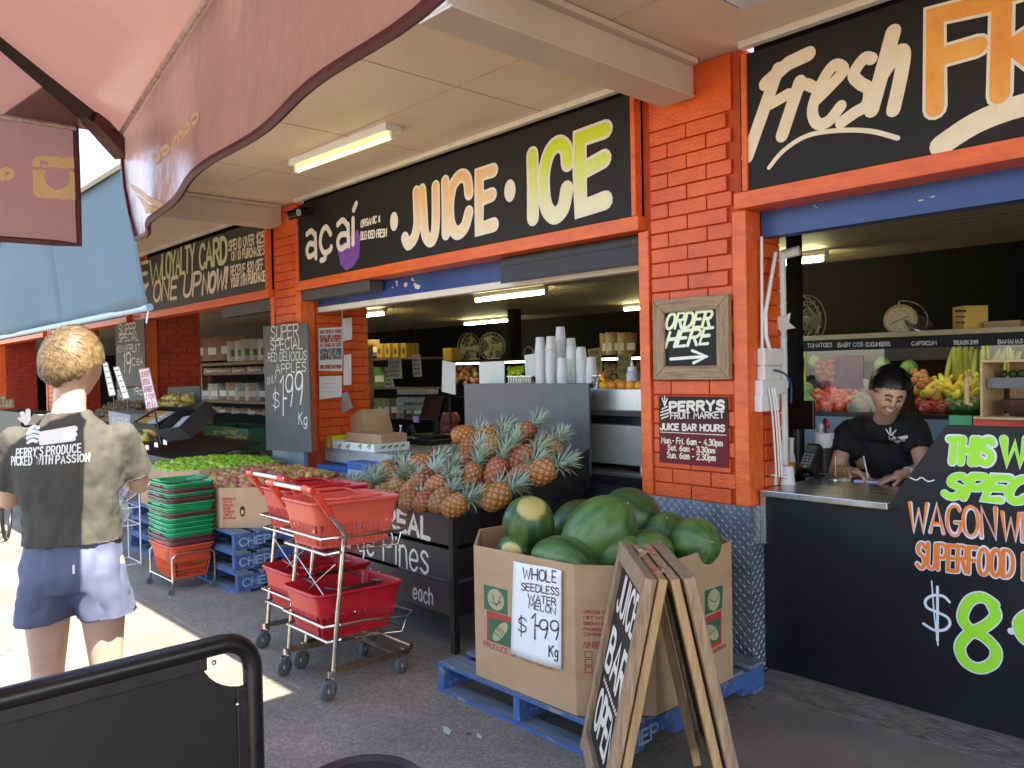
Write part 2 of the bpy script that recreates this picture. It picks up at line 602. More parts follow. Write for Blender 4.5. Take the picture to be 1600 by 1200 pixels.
def glyph_strokes(s, gap=1.7):
    x = 0
    out = []
    for ch in s:
        w, d = G.get(ch, G.get(ch.upper(), G[' ']))
        for st in d.split(';'):
            if st:
                sm = st[0] == '~'
                pts = [tuple(float(a) for a in q.split(',')) for q in st.lstrip('~').split()]
                if sm:
                    pts = smooth_pts(pts)
                out.append([(a + x, b) for a, b in pts])
        x += w + gap
    return out, x - gap


LAY = [0]


def write(mb, s, O, U, V, n, wt, slant=0, jit=0, gap=1.7, off=.0015):
    """lettering: O baseline start, U whole-width vector, V cap-height vector, n outward normal"""
    O, U, V, n = Vector(O), Vector(U), Vector(V), Vector(n).normalized()
    st, w = glyph_strokes(s, gap)
    for k, pts in enumerate(st):
        jx, jy = rnd.uniform(-jit, jit), rnd.uniform(-jit, jit)
        q = [O + U * ((a + jx + slant * b) / w) + V * ((b + jy) / 10) for a, b in pts]
        LAY[0] = (LAY[0] + 1) % 13
        mb.ribbon(q, wt * (1 + rnd.uniform(-.1, .1) * (jit > 0)), n, off + LAY[0] * .00005)
    return mb


def put(mb, s, bl, br, tl, plane, n, wt, slant=0, jit=.25, gap=1.7, off=.0015):
    """same, with the baseline ends and the cap top located on a real plane"""
    g = (lambda p: P(p[0], p[1], **plane)) if isinstance(plane, dict) else (lambda p: PP(p[0], p[1], plane[0], plane[1]))
    O = g(bl)
    return write(mb, s, O, g(br) - O, g(tl) - O, n, wt, slant, jit, gap, off)


def stroke(mb, pix, plane, n, wt, smooth=True, off=.0015):
    g = (lambda p: P(p[0], p[1], **plane)) if isinstance(plane, dict) else (lambda p: PP(p[0], p[1], plane[0], plane[1]))
    pts = [tuple(g(p)) for p in pix]
    if smooth and len(pts) > 2:
        pts = smooth_pts(pts, 5)
    LAY[0] = (LAY[0] + 1) % 13
    return mb.ribbon(pts, wt, n, off + LAY[0] * .00005)


def eval_mesh(ob, name):
    bpy.context.view_layer.update()
    dg = bpy.context.evaluated_depsgraph_get()
    me = bpy.data.meshes.new_from_object(ob.evaluated_get(dg), depsgraph=dg)
    me.name = name
    return me


def remesh(mb, name, mat, parent, voxel=.01, it=6, fac=.5, fix=None):
    """one continuous skin grown over overlapping limbs"""
    o = mb.build(name, mat, local=True)
    m = o.modifiers.new('r', 'REMESH')
    m.mode = 'VOXEL'
    m.voxel_size = voxel
    m2 = o.modifiers.new('s', 'SMOOTH')
    m2.factor = fac
    m2.iterations = it
    me = eval_mesh(o, name)
    o.modifiers.clear()
    o.data = me
    if not me.materials:
        me.materials.append(mat)
    if fix:
        for v in me.vertices:
            v.co = fix(v.co.copy())
    inv = ROOT[parent.name].inverted()
    me.transform(inv)
    me.shade_smooth()
    o.parent = parent
    ROOT[o.name] = ROOT[parent.name]
    return o


def loft(mb, rings, q=None, seg=28, sub=4, ex=2.3):
    """closed body through elliptical rings (centre, half width, half depth)"""
    flat = smooth_pts([tuple(c) + (rx, ry) for c, rx, ry in rings], sub)
    vs, fs = [], []
    for r in flat:
        for j in range(seg):
            a = 2 * pi * j / seg
            c, s_ = cos(a), sin(a)
            d = Vector((abs(c) ** (2 / ex) * (1 if c > 0 else -1) * r[3], abs(s_) ** (2 / ex) * (1 if s_ > 0 else -1) * r[4], 0))
            vs.append(Vector(r[:3]) + (q @ d if q is not None else d))
    k = len(flat)
    for i in range(k - 1):
        for j in range(seg):
            fs.append((i * seg + j, i * seg + (j + 1) % seg, (i + 1) * seg + (j + 1) % seg, (i + 1) * seg + j))
    fs += [tuple(range(seg - 1, -1, -1)), tuple((k - 1) * seg + j for j in range(seg))]
    if (rings[-1][0][2] if not hasattr(rings[-1][0], 'z') else rings[-1][0].z) < (rings[0][0][2] if not hasattr(rings[0][0], 'z') else rings[0][0].z):
        fs = [f[::-1] for f in fs]
    return mb.add(vs, fs)


def raster(mb, inside, box, step, put_at, n, off=.002):
    """solid printed shape: small cells laid where inside(px, py) holds"""
    x = box[0]
    while x < box[2]:
        y = box[1]
        while y < box[3]:
            if inside(x + step / 2, y + step / 2):
                p = [put_at(a, b) + n * off for a, b in ((x, y), (x + step, y), (x + step, y + step), (x, y + step))]
                mb.add(p, [(0, 1, 2, 3)])
            y += step
        x += step
    return mb


def capsule(mb, pts, rad, seg=14):
    pts = [Vector(p) for p in pts]
    for i, p in enumerate(pts):
        r = rad[i]
        mb.ball(p, r, seg, 8)
        if i:
            mb.tube([pts[i - 1], p], [rad[i - 1] if not hasattr(rad[i - 1], '__len__') else min(rad[i - 1]), r if not hasattr(r, '__len__') else min(r)], seg)
    return mb

# ================================================================ materials of the place
m_orange = M('orange_paint', (.78, .125, .015), .42, vs=2.2, bump=.45, bs=55, c2=(.54, .062, .01), detail=9, chips=((.62, .3, .18), 26, .7))
m_mortar = M('orange_mortar', (.58, .07, .009), .7, bump=.3, bs=90)
m_orange2 = M('orange_board', (.8, .15, .022), .4, vs=5, c2=(.62, .085, .014), stretch=(1, 4, 4), bump=.2, bs=40, detail=7, chips=((.6, .4, .28), 17, .69))
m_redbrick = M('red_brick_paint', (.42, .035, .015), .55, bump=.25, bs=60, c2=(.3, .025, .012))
m_soffit = M('soffit_paint', (.76, .61, .47), .5, vs=.9, c2=(.66, .52, .39), detail=6, bump=.05, bs=8)
m_beam = M('beam_paint', (.58, .48, .39), .5, vs=2, c2=(.5, .41, .33))
m_trim = M('cream_trim', (.78, .7, .58), .5, var=.06)
m_black = M('black_wall', (.007, .0065, .0065), .85, vs=2, c2=(.004, .004, .004), spec=.2)
m_ceil = M('ceiling_boards', (.46, .38, .27), .6, vs=2, c2=(.38, .31, .21), stretch=(.4, 6, 1))
m_blue = M('blue_steel', (.032, .07, .24), .4, vs=3, c2=(.02, .045, .16), stretch=(1, 1, .3), detail=8)
m_canvas = M('grey_canvas', (.05, .05, .055), .7, vs=3, bump=.1, bs=200)
m_board = M('signboard_black', (.017, .0145, .0125), .6, vs=2, c2=(.011, .01, .009), bump=.03, bs=20, spec=.3)
m_paper = M('white_paper', (.8, .8, .8), .6, var=.02)
m_steel = M('stainless', (.62, .62, .6), .28, 1, vs=8, c2=(.5, .5, .49), stretch=(1, 30, 1))
m_steel2 = M('stainless_front', (.6, .61, .57), .42, .85, vs=5, c2=(.5, .51, .48), stretch=(8, 8, 1))
m_chrome = M('chrome', (.72, .7, .68), .2, 1, vs=20, c2=(.5, .45, .4), detail=8)
m_tread = M('tread_plate', (.36, .42, .5), .36, .8, vs=7, c2=(.24, .29, .36), detail=8, bump=.1, bs=90)
m_plast_blk = M('black_plastic', (.014, .014, .015), .35, vs=10, var=.2)
m_plast_wht = M('white_plastic', (.75, .74, .72), .4, var=.03)
m_white = M('white_paint', (.78, .7, .58), .55, vs=8, var=.03)
m_cream = M('cream_paint', (.8, .69, .52), .55, vs=9, c2=(.75, .6, .42), detail=5)
m_wood = M('weathered_wood', (.4, .27, .16), .7, vs=5, c2=(.2, .125, .07), stretch=(1.5, 14, 14), bump=.35, bs=22, detail=8)
m_woodz = M('weathered_wood_upright', (.42, .28, .16), .7, vs=5, c2=(.2, .12, .065), stretch=(14, 14, 1.5), bump=.35, bs=22, detail=8)
m_pine = M('pine_wood', (.5, .31, .14), .6, vs=4, c2=(.34, .19, .08), stretch=(12, 12, 1.2), bump=.2, bs=20, detail=6)
m_crate = M('crate_wood', (.45, .29, .15), .65, vs=4, c2=(.3, .18, .08), stretch=(2, 9, 9), bump=.15, bs=20)
m_card = M('cardboard', (.47, .3, .165), .75, vs=3, c2=(.41, .255, .135), stretch=(1, 1, 3), bump=.06, bs=120)
m_card_in = M('cardboard_inside', (.38, .24, .12), .8, vs=4, var=.08)
m_red_print = M('red_print', (.42, .045, .03), .6, var=.05)
m_grn_print = M('green_print', (.03, .13, .06), .6, var=.05)
m_tan_print = M('tan_print', (.42, .36, .2), .6, var=.05)
m_lime = M('lime_paint', (.36, .8, .03), .5, var=.03)
m_ink = M('black_ink', (.012, .012, .014), .5, var=.05)
m_chalk = M('white_chalk', (.72, .7, .66), .9, vs=40, c2=(.5, .49, .46), detail=6)
m_chalkb = M('chalkboard', (.105, .1, .092), .75, vs=3, c2=(.07, .068, .064), detail=8)
m_yellow = M('yellow_print', (.72, .55, .03), .5, var=.08)
m_rubber = M('grey_rubber', (.09, .1, .11), .6)
m_blk_paint = M('black_painted_wood', (.011, .01, .01), .5, vs=4, c2=(.02, .018, .017), stretch=(1, 10, 10), bump=.3, bs=30, detail=8, chips=((.16, .15, .14), 7, .7))
m_tube = emit('lit_tube', (1, .93, .45), 14)
m_tube_out = emit('lit_tube_outside', (1, .93, .25), .62)


def grad_mat(name, c_top, c_bot, z0, z1, rough=.5):
    """painted colour blend, brushed from one colour to another down the letters"""
    m, n, l, b = node_mat(name)
    tc = n.new('ShaderNodeTexCoord')
    sp = n.new('ShaderNodeSeparateXYZ')
    mr = n.new('ShaderNodeMapRange')
    mr.inputs[1].default_value, mr.inputs[2].default_value = z0, z1
    nz = n.new('ShaderNodeTexNoise')
    nz.inputs['Scale'].default_value = 9
    nz.inputs['Detail'].default_value = 5
    ad = n.new('ShaderNodeMath')
    ad.operation = 'MULTIPLY_ADD'
    ad.inputs[1].default_value = .9
    sb = n.new('ShaderNodeMath')
    sb.inputs[1].default_value = -.45
    mx = n.new('ShaderNodeMix')
    mx.data_type = 'RGBA'
    mx.inputs[6].default_value = c_bot + (1,)
    mx.inputs[7].default_value = c_top + (1,)
    mx.clamp_factor = True
    l.new(tc.outputs['Object'], sp.inputs[0])
    l.new(tc.outputs['Object'], nz.inputs['Vector'])
    l.new(sp.outputs[2], mr.inputs[0])
    l.new(nz.outputs['Fac'], ad.inputs[0])
    l.new(mr.outputs[0], ad.inputs[2])
    l.new(ad.outputs[0], sb.inputs[0])
    l.new(sb.outputs[0], mx.inputs[0])
    l.new(mx.outputs[2], b.inputs['Base Color'])
    b.inputs['Roughness'].default_value = rough
    b.inputs['Specular IOR Level'].default_value = .25
    return m


# ================================================================ ground
def ground_mat():
    m, n, l, b = node_mat('asphalt')
    tc = n.new('ShaderNodeTexCoord')
    vo = n.new('ShaderNodeTexVoronoi')
    vo.inputs['Scale'].default_value = 95
    nz = n.new('ShaderNodeTexNoise')
    nz.inputs['Scale'].default_value = 1.3
    nz.inputs['Detail'].default_value = 8
    n3 = n.new('ShaderNodeTexNoise')
    n3.inputs['Scale'].default_value = 130
    n3.inputs['Detail'].default_value = 2
    for q in (vo, nz, n3):
        l.new(tc.outputs['Object'], q.inputs['Vector'])
    r1 = n.new('ShaderNodeValToRGB')
    e = r1.color_ramp.elements
    e[0].position, e[0].color = .0, (.15, .129, .1, 1)
    e[1].position, e[1].color = 1, (.32, .277, .215, 1)
    e2 = e.new(.5)
    e2.color = (.22, .19, .15, 1)
    l.new(vo.outputs['Color'], r1.inputs[0])
    r2 = n.new('ShaderNodeValToRGB')
    r2.color_ramp.elements[0].position, r2.color_ramp.elements[0].color = .35, (.72, .72, .72, 1)
    r2.color_ramp.elements[1].position, r2.color_ramp.elements[1].color = .65, (1.15, 1.12, 1.1, 1)
    l.new(nz.outputs['Fac'], r2.inputs[0])
    mx = n.new('ShaderNodeMix')
    mx.data_type = 'RGBA'
    mx.blend_type = 'MULTIPLY'
    mx.inputs[0].default_value = 1
    l.new(r1.outputs[0], mx.inputs[6])
    l.new(r2.outputs[0], mx.inputs[7])
    v2 = n.new('ShaderNodeTexVoronoi')
    v2.inputs['Scale'].default_value = 2.6
    l.new(tc.outputs['Object'], v2.inputs['Vector'])
    r3 = n.new('ShaderNodeValToRGB')
    r3.color_ramp.elements[0].position, r3.color_ramp.elements[0].color = .05, (.45, .43, .41, 1)
    r3.color_ramp.elements[1].position, r3.color_ramp.elements[1].color = .075, (1, 1, 1, 1)
    l.new(v2.outputs['Distance'], r3.inputs[0])
    m5 = n.new('ShaderNodeMix')
    m5.data_type = 'RGBA'
    m5.blend_type = 'MULTIPLY'
    m5.inputs[0].default_value = 1
    l.new(mx.outputs[2], m5.inputs[6])
    l.new(r3.outputs[0], m5.inputs[7])
    l.new(m5.outputs[2], b.inputs['Base Color'])
    b.inputs['Roughness'].default_value = .8
    bp = n.new('ShaderNodeBump')
    bp.inputs['Strength'].default_value = .4
    bp.inputs['Distance'].default_value = .005
    l.new(n3.outputs['Fac'], bp.inputs['Height'])
    l.new(bp.outputs[0], b.inputs['Normal'])
    return m


g = MB()
g.grid(lambda a, b: (-120 + 240 * a, -120 + 240 * b, 0), 24, 24)
tag(g.build('ground', ground_mat()), kind='structure')
m_conc = M('concrete', (.23, .205, .175), .75, vs=2.2, c2=(.15, .135, .118), bump=.2, bs=60, detail=9)
m_conc2 = M('rough_concrete', (.2, .18, .15), .85, vs=12, c2=(.09, .08, .068), stretch=(1, 2.5, 1), bump=.9, bs=38, detail=8)
c_ = MB()
c_.box((-2.02, 1.2, -.05), (6, 3.6, .004))
tag(c_.build('pavement', m_conc), kind='structure')
c_ = MB()
c_.prism([(-2.18, 3.6, -.03), (-2.18, 3.6, .008), (-2.18, 3.84, .05), (-2.18, 9, .05), (-2.18, 9, -.03)], (8, 0, 0))
tag(c_.build('kerb_strip', m_conc2), kind='structure')
c_ = MB()
c_.box((-40, 4.5, -.03), (-2.19, 11, .02))
tag(c_.build('shop_floor', M('shop_floor', (.2, .19, .18), .45, vs=2)), kind='structure')
c_ = MB()
for a, b in (((-2.66, 1.47), (-2.54, 1.55)), ((-6.2, .45), (-3.9, .6))):
    c_.box((a[0], a[1], 0), (b[0], b[1], .004))
tag(c_.build('road_marking', M('yellow_line', (.5, .36, .05), .7, vs=20, c2=(.3, .22, .06))), kind='structure')

# ================================================================ the market building
bld = thing('market_building', 'long open-fronted market building with orange brick piers under a cream canopy', 'building', (-6, 3.9, 0))


def bricks(mb, x0, x1, z0, z1, y, ch=.0822, bl=.25, dep=.02, gap=.007, first=0):
    z = z1
    r = first
    while z - ch > z0 - .03:
        zt, zb = z - gap / 2, max(z - ch + gap / 2, z0)
        x = x0 - (bl / 2 if r % 2 else 0)
        while x < x1:
            a, b = max(x, x0) + gap / 2, min(x + bl, x1) - gap / 2
            if b - a > .03:
                dy = rnd.uniform(-.0015, .0015)
                mb.box((a, y + dy, zb), (b, y + dep, zt))
            x += bl
        z -= ch
        r += 1


def bricks_x(mb, y0, y1, z0, z1, x, ch=.0822, bl=.25, dep=.02, gap=.008):
    z = z1
    r = 0
    while z - ch > z0 - .03:
        zt, zb = z - gap / 2, max(z - ch + gap / 2, z0)
        y = y0 - (bl / 2 if r % 2 else 0)
        while y < y1:
            a, b = max(y, y0) + gap / 2, min(y + bl, y1) - gap / 2
            if b - a > .03:
                mb.box((x - dep, a, zb), (x + rnd.uniform(-.0015, .0015), b, zt))
            y += bl
        z -= ch
        r += 1


def pier(x0, x1, name='brick_pier', depth=.72, faces=True):
    mb = MB()
    mb.box((x0 + .02, 3.72, 0), (x1 - .02, 3.7 + depth, 3.25))
    mb.build(name, m_mortar, bld)
    b = MB()
    bricks(b, x0 + .075, x1 - .085, .9, 2.95, 3.7)
    b.box((x0 + .075, 3.702, 2.955), (x1 - .085, 3.72, 3.245))
    b.build('brick_facing', m_orange, bld, bevel=.004)
    b = MB()
    b.box((x0, 3.685, .9), (x0 + .07, 3.8, 2.4))          # left stop of the jamb
    b.box((x1 - .08, 3.685, .9), (x1, 3.83, 2.42))
    b.build('door_jamb', m_orange2, bld, bevel=.004)
    b = MB()
    bricks_x(b, 3.85, 3.7 + depth, .98, 2.6, x1 - .001)
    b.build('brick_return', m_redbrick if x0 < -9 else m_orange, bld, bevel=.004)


pier(-2.9, -2.21, depth=.33)
pier(-7.49, -6.88)
pier(-11.75, -11.1)
pier(-16.3, -15.7)
pier(-20.9, -20.3)
pier(-25.5, -24.9)
pier(-30.1, -29.5)
for x0, x1, zt in ((-6.88, -2.9, 2.49), (-2.21, 4, 2.505), (-11.1, -7.49, 2.472), (-15.7, -11.75, 2.472), (-20.3, -16.3, 2.472), (-24.9, -20.9, 2.472), (-29.5, -25.5, 2.472)):
    b = MB()
    b.box((x0 - .045, 3.648, zt - .083), (x1 + .03, 3.84, zt))
    b.box((x0 + .01, 3.64, zt), (x0 + .04, 3.7, 3.19))      # sign frame edges
    b.box((x1 - .01, 3.64, zt), (x1 + .022, 3.7, 3.19))
    b.build('lintel_beam', m_orange2, bld, bevel=.004)
    b = MB()
    b.box((x0 + .04, 3.72, zt), (x1 - .01, 3.8, 3.25))
    b.build('fascia_wall', m_black, bld)

# checker-plate skirts
m_t2 = M('tread_plate_dark', (.16, .18, .21), .42, .8, vs=6, c2=(.09, .1, .12), detail=8)


def tread(mb, o, u, v, nu, nv, n, sp, ln, wd):
    """raised lozenges, turned left and right by turns, on a plate"""
    o, u, v, n = Vector(o), Vector(u), Vector(v), Vector(n)
    for i in range(nu):
        for j in range(nv):
            c = o + u * (sp * (i + .5)) + v * (sp * (j + .5))
            a = radians(45 if (i + j) % 2 else -45)
            d = u * cos(a) + v * sin(a)
            e = n.cross(d)
            p = [c - d * ln, c + e * wd, c + d * ln, c - e * wd]
            t = [c - d * ln * .6 + n * .003, c + d * ln * .6 + n * .003]
            mb.add(p + t, [(0, 3, 4), (3, 2, 5, 4), (2, 1, 5), (1, 0, 4, 5)])


t = MB()
t.box((-2.905, 3.677, .03), (-2.2, 3.72, .9))
t.box((-2.235, 3.72, .03), (-2.2, 3.83, .9))
tread(t, (-2.9, 3.677, .03), (1, 0, 0), (0, 0, 1), 28, 35, (0, -1, 0), .0248, .0145, .0042)
tread(t, (-2.2, 3.68, .03), (0, 1, 0), (0, 0, 1), 6, 35, (1, 0, 0), .0248, .0145, .0042)
t.build('tread_plate', m_tread, bld)
t = MB()
t.box((-7.5, 3.677, .03), (-6.87, 3.72, .9))
tread(t, (-7.49, 3.677, .03), (1, 0, 0), (0, 0, 1), 25, 35, (0, -1, 0), .0248, .0145, .0042)
t.build('tread_plate', m_tread, bld)
t = MB()
t.box((-5.0, 4.1, .02), (-2.9, 4.16, .86))
tread(t, (-3.95, 4.1, .3), (1, 0, 0), (0, 0, 1), 20, 10, (0, -1, 0), .05, .03, .008)
t.build('tread_plate', m_t2, bld)
t = MB()
t.box((-5.0, 4.06, .86), (-2.9, 4.17, .92))
t.build('sill', m_plast_blk, bld)
t = MB()
t.box((-5.0, 4.05, .922), (-2.9, 4.6, .94))
t.build('sill', m_steel, bld)

# canopy over the footpath
b = MB()
b.box((-40, 2.0, 3.26), (6, 3.75, 3.31))
b.build('soffit_or_added_slab', m_soffit, bld)
b = MB()
for xx in (-13.5, -11.6, -9.9, -8.2, -6.05, -4.85, -3.62, -1.4, -.2, 1):
    b.box((xx, 2.01, 3.2575), (xx + .006, 3.66, 3.262))
b.box((-40, 2.95, 3.2575), (6, 2.956, 3.262))
b.build('soffit_joint', M('joint_strip', (.52, .39, .29), .7), bld)
b = MB()
b.box((-40, 1.95, 3.2), (-1.72, 1.998, 3.5))
b.box((-40, 2.0, 3.312), (6, 3.9, 3.36))
b.build('canopy_fascia', M('fascia_paint', (.7, .66, .56), .5, vs=2), bld)
b = MB()
for x0, x1 in ((-6.88, -2.9), (-2.21, 5), (-11.1, -7.49), (-15.7, -11.75), (-20.3, -16.3), (-24.9, -20.9), (-29.5, -25.5)):
    b.box((x0, 3.635, 3.222), (x1, 3.68, 3.258))
b.build('cornice', m_trim, bld, bevel=.003)
for xa in (-2.53, -7.24, -11.5):
    y0_ = 2.01 if xa > -5 else 2.2
    b = MB()
    b.box((xa - .12, y0_, 3.07), (xa + .02, 3.69, 3.255))
    b.box((xa - .17, y0_, 3.055), (xa + .045, 3.66, 3.07))
    b.box((xa + .02, y0_, 3.225), (xa + .07, 3.66, 3.255))
    b.build('canopy_beam', m_beam, bld, bevel=.004)

# added unseen slabs at canopy height, stepped to shade the foreground and barrier
b = MB()
b.box((-1.72, 1.25, 3.26), (6, 2.0, 3.34))
b.box((-.85, .1, 3.262), (6, 1.25, 3.342))
b.build('soffit_or_added_slab', m_soffit, bld)

# roller shutters rolled up behind the lintels
s = MB()
s.box((-2.2, 3.82, 2.29), (4, 3.9, 2.45))
for i in range(40):
    xx = rnd.uniform(-2.1, 1)
s.build('roller_shutter', m_blue, bld)
s = MB()
s.box((-6.86, 3.86, 2.26), (-2.9, 3.92, 2.42))
s.build('roller_shutter', m_blue, bld)
s = MB()
s.box((-6.86, 3.855, 2.21), (-2.9, 3.93, 2.26))
s.build('shutter_rail', m_trim, bld, bevel=.004)
s = MB()
for k in range(9):
    a = rnd.uniform(-5.7, -5.25)
    z = 2.3 + rnd.uniform(0, .08)
    e = rnd.uniform(.01, .045)
    s.prism([(a + e * cos(q) * rnd.uniform(.6, 1.2), 3.8585 - k * .0002, z + e * .7 * sin(q) * rnd.uniform(.5, 1.2)) for q in [2 * pi * i / 7 for i in range(7)]], (0, .0001, 0))
for k in range(4):
    a = rnd.uniform(-2.1, -.9)
    z = rnd.uniform(2.31, 2.42)
    e = rnd.uniform(.003, .012)
    s.prism([(a + e * 1.6 * cos(q) * rnd.uniform(.5, 1.2), 3.8185 - k * .00005, z + e * .6 * sin(q) * rnd.uniform(.5, 1.2)) for q in [2 * pi * i / 7 for i in range(7)]], (0, .0001, 0))
s.build('paint_chips', M('chipped', (.6, .57, .52), .7), bld)  # pale flakes where the blue shutter paint has chipped
for a, b_, zb in (((785, 400), (1000, 352), 2.245), ((490, 440), (580, 447), None)):
    pass
s = MB()   # rolled canvas blinds under the lintel
x0, x1 = P(787, 400, y=3.78).x, -2.92
s.tube([(x0, 3.78, 2.365), (x1, 3.78, 2.365)], .042, 12)
s.box((x0, 3.75, 2.235), (x1, 3.758, 2.36))
s.tube([(x0, 3.754, 2.235), (x1, 3.754, 2.235)], .009, 8)
s.build('rolled_blind', m_canvas, bld, smooth=40)
s = MB()
x1 = P(580, 440, y=3.72).x
s.box((-6.9, 3.70, 2.315), (x1, 3.84, 2.405))
s.build('rolled_blind', M('blind_box', (.075, .07, .068), .6), bld, bevel=.006)
s = MB()
s.box((-8.7, 3.70, 2.27), (-7.5, 3.84, 2.385))
s.build('rolled_blind', MATS['blind_box'], bld, bevel=.006)

# inside: boarded ceiling, black walls
b = MB()
y = 3.9
while y < 10.6:
    b.box((-40, y + .004, 2.58), (6, y + .146, 2.6))
    y += .15
b.box((-40, 3.84, 2.592), (6, 10.7, 2.62))
b.build('ceiling', m_ceil, bld)
b = MB()
b.box((-40, 10.5, 0), (-4.6, 10.6, 2.6))
b.box((-4.6, 7.35, 0), (6, 7.45, 2.585))
b.box((-4.7, 7.35, 0), (-4.6, 10.5, 2.585))
b.box((6, 3.8, 0), (6.1, 7.4, 2.6))
b.box((-40.1, 1.9, 0), (-40, 10.6, 3.2))
b.box((-2.0, 7.344, .9), (-1.996, 7.35, 2.58))
b.build('back_wall', m_black, bld)
b = MB()
b.box((-9.27, 8.5, .02), (-9.12, 8.65, 2.58))
b.build('steel_post', m_black, bld)
b = MB()
px_ = P(1243, 600, y=4.75)
b.box((px_.x - .035, 4.72, .05), (px_.x + .035, 4.79, 2.58))
b.build('steel_post', m_black, bld)


# ---------------------------------------------------------------- fluorescent lights
def batten(name, label, a, b, m_t, lit_z, group=None, w=.07):
    """channel fitting with one bare tube under it; a,b = tube ends"""
    a, b = Vector(a), Vector(b)
    d = (b - a).normalized()
    t = thing(name, label, 'light', (a + b) / 2 + Vector((0, 0, .09)), 0, group)
    m = MB()
    m.beam(a - d * .03 + Vector((0, 0, .055)), b + d * .03 + Vector((0, 0, .055)), w, .05)
    for e, q in ((a, -1), (b, 1)):
        m.beam(e + d * q * .03 + Vector((0, 0, .012)), e + d * q * .005 + Vector((0, 0, .012)), .04, .06)
    m.build('channel', m_plast_wht, t, bevel=.004)
    m = MB()
    m.tube([a, b], .016, 10)
    m.build('tube', m_t, t, smooth=40)
    return t


batten('fluorescent_light', 'lit fluorescent tube on the cream soffit before the juice sign', P(466, 266, z=3.185), P(611, 214, z=3.185), m_tube_out, 3.2, w=.13)
a = P(1146, 2, z=3.19)
t = thing('fluorescent_light', 'unlit pale light fitting on the soffit at the top edge of the photo', 'light', a)
m = MB()
m.box((a.x, a.y - .07, 3.17), (a.x + 1.2, a.y + .07, 3.255))
m.build('channel', M('fit_white', (.7, .72, .8), .4), t, bevel=.01)
m = MB()
m.box((a.x - .012, a.y - .06, 3.18), (a.x - .001, a.y + .06, 3.24))
m.build('end_cap', M('fit_blue', (.1, .15, .5), .4), t)
for p0, p1, lab in (((745, 470), (828, 456), 'bright ceiling tube in the middle of the juice opening'), ((727, 507), (777, 500), 'ceiling tube beside the black steel post deep in the shop'),
                    ((977, 484), None, 'yellowish ceiling tube just left of the right brick pier'), ((535, 498), (572, 490), 'ceiling tube above the hanging white papers'), ((1250, 409), (1287, 405), 'ceiling tube beside the black post behind the writing man')):
    a = P(p0[0], p0[1], z=2.5)
    b = P(p1[0], p1[1], z=2.5) if p1 else a + Vector((1.2, 0, 0))
    b = Vector((a.x + 1.19, a.y, 2.5))
    if p0[0] == 1250:
        b = P(p1[0], p1[1], z=2.5)
        a = b - Vector((1.19, 0, 0))
        b.y = a.y
    batten('fluorescent_light', lab, a, b, m_tube, 2.5)

# ================================================================ signboards
def signboard(label, x0, x1, z0, z1, y=3.655, name='signboard', mat=None):
    t = thing(name, label, 'sign', ((x0 + x1) / 2, y, z0))
    b = MB()
    b.box((x0, y, z0), (x1, y + .03, z1))
    b.build('board', mat or m_board, t, bevel=.003)
    return t


NY = Vector((0, -1, 0))
F = dict(y=3.655)
sg = signboard('black fascia sign lettered JUICE and ICE over the middle opening', -6.83, -2.915, 2.493, 3.19)
L = MB()     # cream edging of the painted letters, then the coloured faces
JU = [  # JUICE strokes in pixels
    ([(651, 300), (652, 330), (652, 352), (647, 372), (638, 381), (633, 372)], .085), ([(667, 296), (667, 330), (668, 352), (675, 370), (687, 368), (691, 345), (686, 310), (683, 290)], .085) if False else ([(660, 297), (662, 330), (664, 362), (670, 375), (677, 372), (681, 350), (681, 292)], .085),
    ([(696, 284), (697, 320), (697, 365)], .085), ([(733, 302), (730, 280), (720, 275), (708, 290), (703, 320), (705, 350), (714, 364), (726, 355), (733, 332)], .085),
    ([(771, 266), (749, 273), (749, 320), (749, 358), (772, 351)], .085), ([(749, 312), (769, 304)], .085)]
IC = [([(832, 242), (833, 290), (833, 340)], .095), ([(887, 255), (884, 232), (872, 225), (858, 240), (850, 275), (853, 320), (866, 337), (880, 325), (886, 296)], .095),
      ([(946, 202), (906, 216), (906, 270), (908, 326), (946, 313)], .1), ([(908, 268), (944, 248)], .1)]
for st, w in JU + IC:
    stroke(L, st, F, NY, w + .016, smooth=len(st) > 5)
for c in ((616, 346), (797, 298)):
    p = P(c[0], c[1], **F)
    L.add([p + Vector((.055 * cos(a), -.002, .075 * sin(a))) for a in [2 * pi * i / 20 for i in range(20)]], [tuple(range(20))])
L.build('lettering', m_white, sg)
L = MB()
for st, w in JU:
    stroke(L, st, F, NY, w - .022, smooth=len(st) > 5, off=.0028)
L.build('lettering', grad_mat('juice_paint', (.82, .4, .13), (.8, .66, .45), 2.6 - 2.493, 3.12 - 2.493), sg)
L = MB()
for st, w in IC:
    stroke(L, st, F, NY, w - .022, smooth=len(st) > 5, off=.0028)
L.build('lettering', grad_mat('ice_paint', (.6, .7, .02), (.8, .74, .5), 2.6 - 2.493, 2.98 - 2.493), sg)
L = MB()    # purple cup behind the small word
cup = [P(a, b, **F) + Vector((0, -.001, 0)) for a, b in ((526, 385), (533, 415), (541, 423), (552, 416), (561, 402), (563, 372), (559, 358), (540, 378))]
L.prism(cup, (0, .0008, 0))
L.build('painted_cup', M('purple_paint', (.22, .08, .36), .5, vs=12, c2=(.16, .05, .28)), sg)
L = MB()
AC = [[(493, 368), (487, 361), (480, 366)], [(493, 366), (494, 403)], [(492, 382), (484, 381), (480, 391), (483, 401), (491, 397)],
      [(517, 366), (510, 355), (503, 364), (501, 382), (507, 395), (516, 391), (518, 386)], [(509, 395), (508, 404), (502, 407)],
      [(543, 352), (536, 344), (528, 351)], [(544, 351), (545, 384)], [(543, 366), (533, 367), (528, 378), (532, 389), (541, 384)], [(552, 342), (552, 381)], [(557, 318), (553, 328)]]
